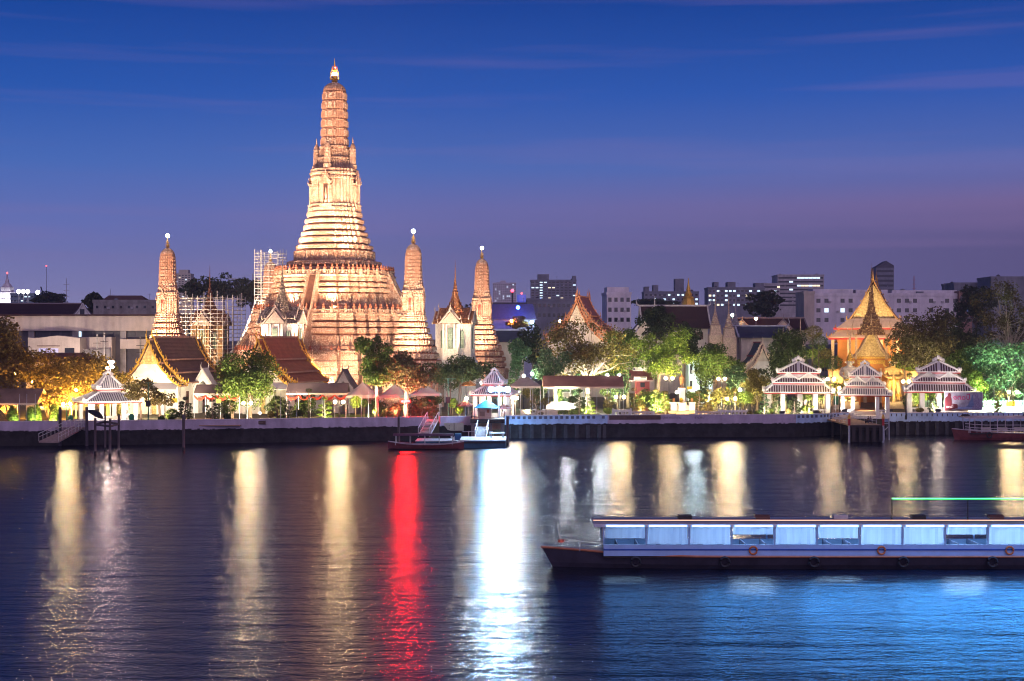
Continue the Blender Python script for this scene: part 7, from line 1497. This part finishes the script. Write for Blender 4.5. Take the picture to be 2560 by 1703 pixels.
u_.rings([[(r*math.cos(2*math.pi*i/10), r*math.sin(2*math.pi*i/10), z) for i in range(10)] for z, r in ((0,1.65),(.35,1.3),(.62,.75),(.75,.05))]); mk('canopy', u_, mat('umbrella_black', (.02,.022,.03), .6), um); mk('pole', MB().tube([(0,0,-.1),(.1,0,1.9),(.5,0,2.6)], .035, 6), STEEL, um)
def parasol(label, px, pyt, pye, w, Y, m):
    o = thing('parasol', label, 'parasol', (WX(px,Y), Y, G), 0, 'parasols beside the pier'); z0, z1 = WZ(pye,Y)-G, WZ(pyt,Y)-G; r = w*S(Y)/2
    mk('canopy', MB().rings([[(q*r*math.cos(2*math.pi*i/8+.2), q*r*math.sin(2*math.pi*i/8+.2), z) for i in range(8)] for z, q in ((z0-.2,1.0),(z0,1.0),(z0+(z1-z0)*.5,.55),(z1,.04))]), m, o); mk('pole', MB().tube([(0,0,-.1),(0,0,z1)], .05, 6), STEEL, o)
    rb = MB()
    for i in range(8): a = 2*math.pi*i/8+.2; rb.tube([(r*1.02*math.cos(a),r*1.02*math.sin(a),z0+.02),(r*.56*math.cos(a),r*.56*math.sin(a),z0+(z1-z0)*.5+.03),(0,0,z1+.04)], .04, 4)
    mk('ribs', rb, mat('parasol_rib', (.55,.4,.3), .7), o)
parasol('dark red parasol with pale ribs left of the pier kiosk', 1163, 1001, 1013, 40, 262, mat('parasol_red', (.20,.04,.04), .8)); parasol('pink parasol right of the pier kiosk', 1262, 1011, 1020, 36, 262.5, mat('parasol_pink', (.55,.25,.22), .8)); parasol('red and gold striped parasol behind the brilliant pavilion, left side', 1172, 950, 962, 38, 284, mat('parasol_gold', (.5,.2,.06), .8, .6, 4))
# ---- pier with kiosk, stairs and pontoons
pr = thing('pier_platform', 'raised pier platform with dark railings under the blue roofed kiosk', 'pier', (WX(1218,257), 254, 0)); x = lambda px, Yq=254: WX(px,Yq)-WX(1218,257); zt = 4.0
mk('deck', MB().bx(x(1176),x(1262),0,6,zt-.3,zt), mat('pier_deck', (.42,.33,.27), .8, .3, 2), pr); mk('front_beam', MB().bx(x(1176),x(1262),-.2,-.01,zt-.75,zt-.05), DARKW, pr); mk('lower_wall', MB().bx(x(1190),x(1258),1.5,1.8,2.0,zt-.31), mat('pier_orange', (.42,.26,.17), .8), pr)
for px in (1182,1226,1256): mk('pier_leg', MB().bx(x(px)-.3,x(px)+.3,.3,.9,-2,zt-.31), CONC, pr)
for px in (1178,1260):
    rr_ = MB()
    for i in range(4): rr_.tube([(x(px),.1+i*1.7,zt),(x(px),.1+i*1.7,zt+1.15)], .06, 5)
    rr_.bar((x(px),.1,zt+1.1),(x(px),5.5,zt+1.1),.1).bar((x(px),.1,zt+.6),(x(px),5.5,zt+.6),.08)
    mk('railing', rr_, DARKW, pr)
ki = thing('pier_kiosk', 'small cream ticket kiosk with a blue peaked roof on the pier platform', 'kiosk', (WX(1212,256.5), 257, zt)); x = lambda px: WX(px,256)-WX(1212,256.5); z = lambda py: WZ(py,256)-zt
mk('booth', MB().bx(x(1195),x(1228),-1,1.2,0,z(1021)), mat('kiosk_cream', (.62,.48,.36), .7, .2, 1), ki); mk('roof', MB().rings([[(x(1184),-2,z(1020)),(x(1248),-2,z(1020)),(x(1248),2.2,z(1020)),(x(1184),2.2,z(1020))],[(x(1213),-.2,z(1002)),(x(1219),-.2,z(1002)),(x(1219),.4,z(1002)),(x(1213),.4,z(1002))]]), mat('kiosk_blue', (.03,.17,.26), .5, .2, 1), ki)
mk('hatch', MB().bx(x(1199),x(1212),-1.05,-.99,z(1041),z(1029)), mat('kiosk_shutter', (.30,.2,.14), .7), ki); mk('poster', MB().bx(x(1217),x(1223),-1.05,-.99,z(1032),z(1024)), mat('kiosk_poster', (.45,.16,.08), .7), ki)
for px in (1187,1245): mk('post', MB().tube([(x(px),-1.8,0),(x(px),-1.8,z(1020)-.02)], .07, 6), mat('kiosk_post', (.04,.12,.2), .6), ki)
pt = thing('pontoon', 'blue steel landing pontoon lit by the brilliant floodlight', 'pontoon', (WX(1207,240), 238.5, 0)); x = lambda px: WX(px,239)-WX(1207,240)
PB = mat('pontoon_blue', (.04,.13,.22), .5, .35, 1, stain=.3); mk('hull', MB().bx(x(1150),x(1264),0,9,-.8,1.15), PB, pt); mk('deck', MB().bx(x(1149),x(1265),-.1,9.1,1.15,1.28), mat('pontoon_deck', (.42,.46,.50), .6, .3, 1), pt); mk('fender', MB().bx(x(1150),x(1264),-.25,-.02,.75,1.0), IRON, pt)
mk('bench', MB().bx(x(1222),x(1262),5,6,2.0,2.15).bx(x(1225),x(1229),5.2,5.8,1.28,2.0).bx(x(1255),x(1259),5.2,5.8,1.28,2.0), STEEL, pt)
rp = MB()
for px in (1168,1222): rp.tube([(x(px),8.6,1.28),(x(px),8.6,2.3)], .05, 5)
rp.tube([(x(1152),8.6,2.2),(x(1186),8.6,2.2)], .05, 5).tube([(x(1222),8.6,2.2),(x(1230),8.6,2.2),(x(1232),8.6,1.3)], .05, 5); mk('railing', rp, STEEL, pt)
stt_ = thing('pier_stair', 'steep white railed stair from the pier platform down to the pontoon', 'stair', (0,0,0)); a, c = W(1208,1066,253.6), W(1201,1092,246.5); n_ = 11; sm = MB()
for i in range(n_): p = a.lerp(c, (i+.5)/n_); sm.cb((p.x,p.y,p.z-.1), (1.8,.6,.1), 0)
mk('treads', sm, mat('stair_tread', (.55,.58,.60), .5, .2, 2), stt_); sr = MB()
for q in (-1,1):
    o_ = Vector((q*.95,0,0)); sr.bar(tuple(a+o_+Vector((0,0,-.2))),tuple(c+o_+Vector((0,0,-.2))),.1,.25).tube([tuple(a+o_+Vector((0,0,1.1))),tuple(c+o_+Vector((0,0,1.1)))], .07, 5)
    for i in range(5): p = a.lerp(c, i/4)+o_; sr.tube([tuple(p),tuple(p+Vector((0,0,1.1)))], .05, 5)
mk('stringers_and_rails', sr, mat('stair_rail', (.62,.64,.66), .5), stt_)
s2 = thing('river_stair', 'narrow railed stair through the gap in the wall down to the left pontoon', 'stair', (0,0,0)); a, c = W(1082,1047,256.5), W(1060,1087,246); sm = MB(); sr = MB()
for i in range(12): p = a.lerp(c, (i+.5)/12); sm.cb((p.x,p.y,p.z-.1), (1.9,.8,.12), 0)
for q in (-1,1):
    o_ = Vector((q*1.0,0,0)); sr.bar(tuple(a+o_+Vector((0,0,-.2))),tuple(c+o_+Vector((0,0,-.2))),.1,.25).tube([tuple(a+o_+Vector((0,0,1.2))),tuple(c+o_+Vector((0,0,1.2)))], .07, 5)
    for i in range(6): p = a.lerp(c, i/5)+o_; sr.tube([tuple(p),tuple(p+Vector((0,0,1.2)))], .05, 5)
mk('treads', sm, OFFWHITE, s2); mk('stringers_and_rails', sr, MATS['stair_rail'], s2)
p2 = thing('pontoon', 'low dark pontoon behind the covered long boat, with plastic chairs', 'pontoon', (WX(1110,245), 243, 0)); x = lambda px: WX(px,244)-WX(1110,245); mk('hull', MB().bx(x(1040),x(1148),0,6,-.6,.75), PB, p2); mk('deck', MB().bx(x(1039),x(1148.5),-.1,6.1,.75,.86), MATS['pontoon_deck'], p2); mk('blue_box', MB().bx(x(1136),x(1152),2,3.4,.87,1.9), mat('box_blue', (.03,.12,.28), .5), p2)
def chair(label, px, Y, z, rz):
    o = thing('plastic_chair', label, 'chair', (WX(px,Y), Y, z), rz, 'white plastic chairs on the pontoon'); m = mat('white_plastic', (.7,.68,.7), .4, .05)
    mk('seat', MB().bx(-.24,.24,-.24,.24,.42,.47), m, o); mk('backrest', MB().slab([(-.23,.22,.48),(.23,.22,.48),(.2,.32,.95),(-.2,.32,.95)], (0,.04,0)), m, o)
    for q in (-1,1):
        mk('armrest', MB().tube([(q*.26,-.2,.45),(q*.27,-.2,.68),(q*.26,.24,.7)], .03, 5), m, o)
        for y in (-.21,.21): mk('leg', MB().tube([(q*.22,y,.42),(q*.26,y*1.15,0)], .03, 5), m, o)
chair('white plastic chair on the pontoon, facing left', 1132, 244.5, .86, R(60)); chair('white plastic chair seen from its back on the pontoon', 1163, 245, 1.28, R(-120)) if False else chair('white plastic chair further right on the pontoon, beside the blue box', 1145, 246.5, .86, R(200))
sg = thing('pier_sign', 'pale green boat shaped sign board fixed below the grey wall, right of the stair', 'sign', (WX(1135,256), 256.5, 0)); x = lambda px: WX(px,256.5)-WX(1135,256); z = lambda py: WZ(py,256.5)
mk('board', MB().slab([(x(1109),0,z(1058)),(x(1159),0,z(1057)),(x(1159),0,z(1077)),(x(1128),0,z(1077)),(x(1119),0,z(1075)),(x(1113),0,z(1067))], (0,.1,0)), mat('sign_pale_green', (.52,.60,.44), .7, .2, 1), sg); mk('marks', MB().bx(x(1122),x(1124),-.02,0,z(1065),z(1064)).bx(x(1122),x(1124),-.02,0,z(1068.5),z(1067.5)).bx(x(1122),x(1124),-.02,0,z(1072),z(1071)).bx(x(1134.5),x(1136),-.02,0,z(1076),z(1058)), IRON, sg)
mk('hanger', MB().bx(x(1115),x(1116),.1,.2,z(1060),2.6).bx(x(1155),x(1156),.1,.2,z(1060),2.6), IRON, sg)
# ---- covered long boat by the pontoon
lb = thing('covered_longboat', 'dark red wooden long boat with a canopy moored left of the pontoon', 'boat', (WX(1065,236), 236, 0)); Lh = 6.3; rs_ = []
for i in range(13):
    t = -1+2*i/12; w_ = 1.15*(1-abs(t)**2.6)+.06; sh = .75+.85*max(0,-t)**2.2*.6+.45*max(0,t)**2.5
    rs_.append([(t*Lh,-w_,sh),(t*Lh,-w_*.8,.15),(t*Lh,0,-.25),(t*Lh,w_*.8,.15),(t*Lh,w_,sh),(t*Lh,w_*.85,sh-.12),(t*Lh,0,.25),(t*Lh,-w_*.85,sh-.12)])
mk('hull', MB().rings(rs_), mat('hull_dark_red', (.16,.035,.04), .5, .3, 1.5), lb); gn = MB()
gn.tube([(r[0][0],r[0][1]-.03,r[0][2]+.04) for r in rs_], .07, 5).tube([(r[4][0],r[4][1]+.03,r[4][2]+.04) for r in rs_], .07, 5); mk('gunwale', gn, mat('gunwale_pale', (.5,.45,.48), .5), lb)
mk('canopy', MB().rings([[(xx_,y,zz_) for y, zz_ in ((-1.15,2.25),(-.6,2.5),(0,2.58),(.6,2.5),(1.15,2.25),(0,2.42))] for xx_ in (-5.4,-2.5,.5,4.6)]), mat('canopy_maroon', (.13,.05,.09), .7, .3, 1), lb)
for xx_ in (-5,-2.6,-.2,2.2,4.4):
    for q in (-1,1): mk('canopy_post', MB().tube([(xx_,q*1.0,.7),(xx_,q*1.05,2.3)], .045, 5), STEEL, lb)
for xx_ in (-3.8,-2.2,-.6,1.0,2.6): mk('bench', MB().bx(xx_-.2,xx_+.2,-.95,.95,.72,.80), DARKW, lb)
mk('bow_cloth', MB().bx(5.2,5.7,-.2,.2,1.0,1.25), mat('bow_white', (.7,.66,.66), .7), lb)
# ---- wooden boat with railings moored at the right
wb = thing('wooden_riverboat', 'roofed wooden river boat with white railings and a red hull moored at the right wall', 'boat', (WX(2600,258.5), 258.5, 0)); Lh = 15.5; rs_ = []
for i in range(17):
    t = -1+2*i/16; w_ = 2.0*(1-max(0,-t)**3*.92)*(1-max(0,t)**6*.5)+.04; sh = 1.25+.75*max(0,-t)**2.5
    rs_.append([(t*Lh-(.6 if i == 0 else 0),-w_,sh),(t*Lh,-w_*.88,.45),(t*Lh,-w_*.6,-.4),(t*Lh,w_*.6,-.4),(t*Lh,w_*.88,.45),(t*Lh-(.6 if i == 0 else 0),w_,sh)])
mk('hull', MB().rings(rs_), mat('hull_red_brown', (.20,.05,.05), .5, .35, 1.5, stain=.3), wb); mk('sheer_rail', MB().tube([(r[0][0],r[0][1]-.05,r[0][2]) for r in rs_], .1, 5), mat('rail_pinkish', (.55,.45,.46), .5), wb)
mk('roof', MB().rings([[(xx_,y,zz_) for y, zz_ in ((-2.15,4.05),(-1,4.3),(0,4.36),(1,4.3),(2.15,4.05),(2.1,3.95),(0,4.2),(-2.1,3.95))] for xx_ in (-14.2,-10,0,14)]), mat('boat_roof', (.62,.52,.50), .7, .35, .8), wb); mk('roof_edge', MB().bx(-14.3,14,-2.25,-2.16,3.92,4.1), mat('roof_edge_white', (.6,.55,.58), .6), wb)
rl2 = MB()
for z_ in (1.75,2.15,2.75): rl2.tube([(-14.0,-1.2,z_+.25),(-12.5,-1.7,z_+.1),(-10.5,-1.95,z_),(14,-1.98,z_)], .06, 5)
for i in range(24): xx_ = -13.2+i*1.2; rl2.tube([(xx_,-1.9 if xx_ > -11 else -1.65,1.3),(xx_,-1.9 if xx_ > -11 else -1.65,2.2)], .045, 5)
mk('railing', rl2, mat('boat_rail_white', (.62,.55,.58), .5), wb)
for xx_ in (-13.4,-11.2,-8.4,-5.6,-2.8,0,2.8,5.6):
    for q in (-1,1): mk('roof_post', MB().tube([(xx_,q*1.9 if xx_ > -12 else q*1.5,1.3),(xx_,q*2.0,4.0)], .08, 6), MATS['boat_rail_white'], wb)
for xx_ in (-10,-7,-4,-1,2): mk('bench', MB().bx(xx_-.9,xx_+.9,-.9,-.5,1.75,1.85).bx(xx_-.9,xx_+.9,-.45,-.38,1.85,2.3).bx(xx_-.8,xx_-.7,-.85,-.55,1.25,1.75).bx(xx_+.7,xx_+.8,-.85,-.55,1.25,1.75), OFFWHITE, wb)
mk('deck', MB().bx(-13,14,-1.7,1.7,1.1,1.24), DARKW, wb)
for xx_ in (-13.8,-2.6): mk('roof_bundle', MB().ell((xx_,-.8,4.45),(.9,.5,.22),8,5), IRON, wb)
mk('tyre_fender', MB().tube([(-9.9+.45*math.cos(t),-2.15,.95+.45*math.sin(t)) for t in [2*math.pi*i/12 for i in range(13)]], .14, 6), IRON, wb)
# ---- lit passenger boat crossing the river, close to the near bank
Yf = 113.5; x0 = WX(1392,111.6); x1 = WX(2560,111.6)+16
fb = thing('passenger_boat', 'long low river passenger boat with bluish white lights, nearest in the river', 'boat', ((x0+x1)/2, Yf, 0)); Lh = (x1-x0)/2; rs_ = []
for i in range(25):
    t = -1+2*i/24; w_ = 1.75*(1-max(0,-t)**5*.9)*(1-max(0,t)**7*.4)+.05; sh = 1.05+.55*max(0,-(t+.55)/.45)**2; fx = -1.2 if i == 0 else 0
    rs_.append([(t*Lh+fx,-w_,sh),(t*Lh+fx*.4,-w_*.9,.35),(t*Lh,-w_*.6,-.5),(t*Lh,w_*.6,-.5),(t*Lh+fx*.4,w_*.9,.35),(t*Lh+fx,w_,sh)])
mk('hull', MB().rings(rs_), mat('hull_midnight', (.045,.04,.06), .35, .3, 1), fb); mk('rubbing_strake', MB().tube([(r[0][0],r[0][1]-.06,r[0][2]-.02) for r in rs_], .09, 5), mat('strake_orange', (.55,.20,.10), .5), fb)
cx0, cx1 = -Lh*.86, Lh-2.0; CB = mat('cabin_blue_white', (.34,.52,.80), .45, .15, .5)
mk('side_panel', MB().bx(cx0,cx1,-1.72,-1.62,1.06,1.95), CB, fb); mk('side_panel', MB().bx(cx0,cx1,1.62,1.72,1.06,1.95), CB, fb); mk('floor', MB().bx(cx0,cx1,-1.6,1.6,.9,1.02), DARKW, fb)
mk('side_stripe', MB().bx(cx0,cx1,-1.75,-1.725,1.5,1.62), mat('stripe_blue', (.03,.10,.42), .5), fb)
mk('roof', MB().rings([[(xx_,y,zz_) for y, zz_ in ((-1.95,3.55),(-1,3.78),(0,3.84),(1,3.78),(1.95,3.55),(1.9,3.42),(0,3.6),(-1.9,3.42))] for xx_ in (cx0-.8,cx0+6,cx1-6,cx1+.6)]), mat('roof_blue_grey', (.22,.27,.38), .5, .2, .6), fb)
mk('roof_fascia', MB().bx(cx0-.8,cx1+.6,-2.02,-1.955,3.36,3.62), mat('fascia_white', (.6,.64,.72), .5), fb)
LED = glow('led_blue_white', (.22,.50,1.0), 5.0); LEDI = glow('cabin_tube_light', (.30,.56,1.0), 5.0)
ndiv = 14; dx = (cx1-cx0)/ndiv
for i in range(ndiv+1):
    for q in (-1,1): mk('window_post', MB().bx(cx0+dx*i-.06,cx0+dx*i+.06,min(q*1.62,q*1.74),max(q*1.62,q*1.74),1.955,3.45), CB, fb)
mk('clear_screen', MB().bx(cx0,cx0+.06,-1.6,1.6,1.03,3.4), GLASSD, fb)
for i in range(ndiv):
    xm = cx0+dx*(i+.5); mk('led_strip', MB().bx(xm-dx*.44,xm+dx*.44,-2.08,-2.025,3.40,3.52), LED, fb); mk('ceiling_tube', MB().bx(xm-.9,xm+.9,-.1,.1,3.38,3.44), LEDI, fb)
    for k in (-.8,.8): mk('seat', MB().bx(xm+k-.25,xm+k+.25,-1.45,1.45,1.40,1.48).bx(xm+k+.2,xm+k+.28,-1.45,1.45,1.48,2.0).bx(xm+k-.2,xm+k+.2,-1.3,-1.2,1.03,1.40), mat('seat_blue', (.10,.13,.22), .6), fb)
mk('roof_line_light', MB().tube([(cx0-.8,-1.6,3.86),(cx1+.6,-1.6,3.86)], .03, 5), glow('amber_line', (1,.45,.22), 2.2), fb)
gx0 = WX(2232,112)-fb.location.x
mk('roof_frame', MB().tube([(gx0,-1.2,3.7),(gx0,-1.2,5.5)], .05, 6).tube([(gx0+6,-1.2,3.7),(gx0+6,-1.2,5.5)], .05, 6).tube([(gx0+12,-1.2,3.7),(gx0+12,-1.2,5.5)], .05, 6).tube([(gx0+18,-1.2,3.7),(gx0+18,-1.2,5.5)], .05, 6).tube([(gx0,-1.2,5.44),(gx0+18,-1.2,5.44)], .04, 6), IRON, fb); mk('green_trail_tube', MB().tube([(gx0,-1.26,5.52),(gx0+18,-1.26,5.52)], .05, 6), glow('green_tube', (.03,1,.22), 3.0), fb)  # green tube and frame added in place of a moving light's trail
mk('bow_rail', MB().tube([(-Lh*.99,-.3,2.3),(-Lh*.93,-1.1,2.1),(cx0,-1.6,2.0)], .04, 5).tube([(-Lh*.93,-1.1,1.35),(-Lh*.93,-1.1,2.1)], .04, 5), STEEL, fb)
CUR = leafmat('pale_band_cloth', (.42,.54,.74), (.46,.58,.76), (.50,.62,.80), .6, .55)
for i in range(ndiv):
    xm = cx0+dx*(i+.5); zb = 2.0 if i % 5 in (1,2,4) else (2.45 if i % 5 == 0 else 2.75); P = [(xm-dx*.47+dx*.94*k/14, -1.67+.045*math.sin(k*1.9)) for k in range(15)]; cu = MB()
    for (xa, ya_), (xb, yb_) in zip(P, P[1:]): cu.quad((xa,ya_,zb),(xb,yb_,zb),(xb,yb_,3.40),(xa,ya_,3.40))
    mk('pale_band_curtain', cu, CUR, fb)  # curtains added to catch cabin light as a pale blue band
for i in range(6):
    l = bpy.data.lights.new('cabin_light', 'AREA'); l.shape = 'RECTANGLE'; l.size = (cx1-cx0)/6.2; l.size_y = .3; l.energy = 330*(.5,.8,1,1.1,1.2,1.2)[i]; l.color = (.42,.68,1.0)
    o = bpy.data.objects.new('cabin_light', l); COL.objects.link(o); o.parent = fb; o.location = (cx0+(cx1-cx0)*(i+.5)/6, .4, 3.3); o.rotation_euler = (R(-45),0,0)
for i in range(7):
    xm = cx0+2.5+(cx1-cx0-5)*i/6; mk('tyre_fender', MB().tube([(xm+.36*math.cos(a),-1.95,.62+.36*math.sin(a)) for a in [2*math.pi*k/12 for k in range(13)]], .12, 6), IRON, fb)
for xm in (cx0+dx*3.5, cx0+dx*6.5, cx0+dx*9.5): mk('life_ring', MB().tube([(xm+.3*math.cos(a),-1.83,1.52+.3*math.sin(a)) for a in [2*math.pi*k/12 for k in range(13)]], .08, 6), mat('ring_orange', (.6,.16,.05), .6), fb)
mk('bow_flag_staff', MB().tube([(-Lh*.985,0,1.6),(-Lh*.995,0,3.3)], .035, 5), STEEL, fb); mk('bow_garland', MB().tube([(-Lh*.985+.3*math.cos(a)*.6,.28*math.sin(a),2.0) for a in [2*math.pi*k/10 for k in range(11)]], .09, 5), SWAG, fb)
for i in range(5): mk('roof_crate', MB().bx(cx0+6+i*6.2,cx0+7.1+i*6.2,-.5,.3,3.80,4.12), [IRON,BROWNR,STEEL][i%3], fb)
# blue area lights added along its side, without fixtures, to turn the water blue
for i in range(6):
    l = bpy.data.lights.new('water_blue_fill', 'AREA'); l.shape = 'RECTANGLE'; l.size = (cx1-cx0)/6; l.size_y = .3; l.energy = 560*(.16,.42,.75,1.0,1.1,1.1)[i]; l.color = (.05,.33,.92)
    o = bpy.data.objects.new('water_blue_fill', l); COL.objects.link(o); o.parent = fb; o.location = (cx0+(cx1-cx0)*(i+.5)/6, -2.16, 3.3); o.rotation_euler = (R(-68),0,0)
# ================================================================== thin evening haze over the river and town
hz_ = bpy.data.materials.new('evening_haze'); hz_.use_nodes = True; t = hz_.node_tree; t.nodes.clear()
v_ = t.nodes.new('ShaderNodeVolumePrincipled'); v_.inputs['Color'].default_value = (.75,.74,.86,1); v_.inputs['Density'].default_value = .00017; v_.inputs['Anisotropy'].default_value = .2
o_ = t.nodes.new('ShaderNodeOutputMaterial'); t.links.new(v_.outputs[0], o_.inputs['Volume'])
hb = MB().bx(-1500,1500,-70,1800,-4,130)
h_o = mk('haze', hb, hz_); tag(h_o, 'thin pale evening haze lying over the river and the town', 'haze', None, 'stuff')
sc.cycles.volume_bounces = 0
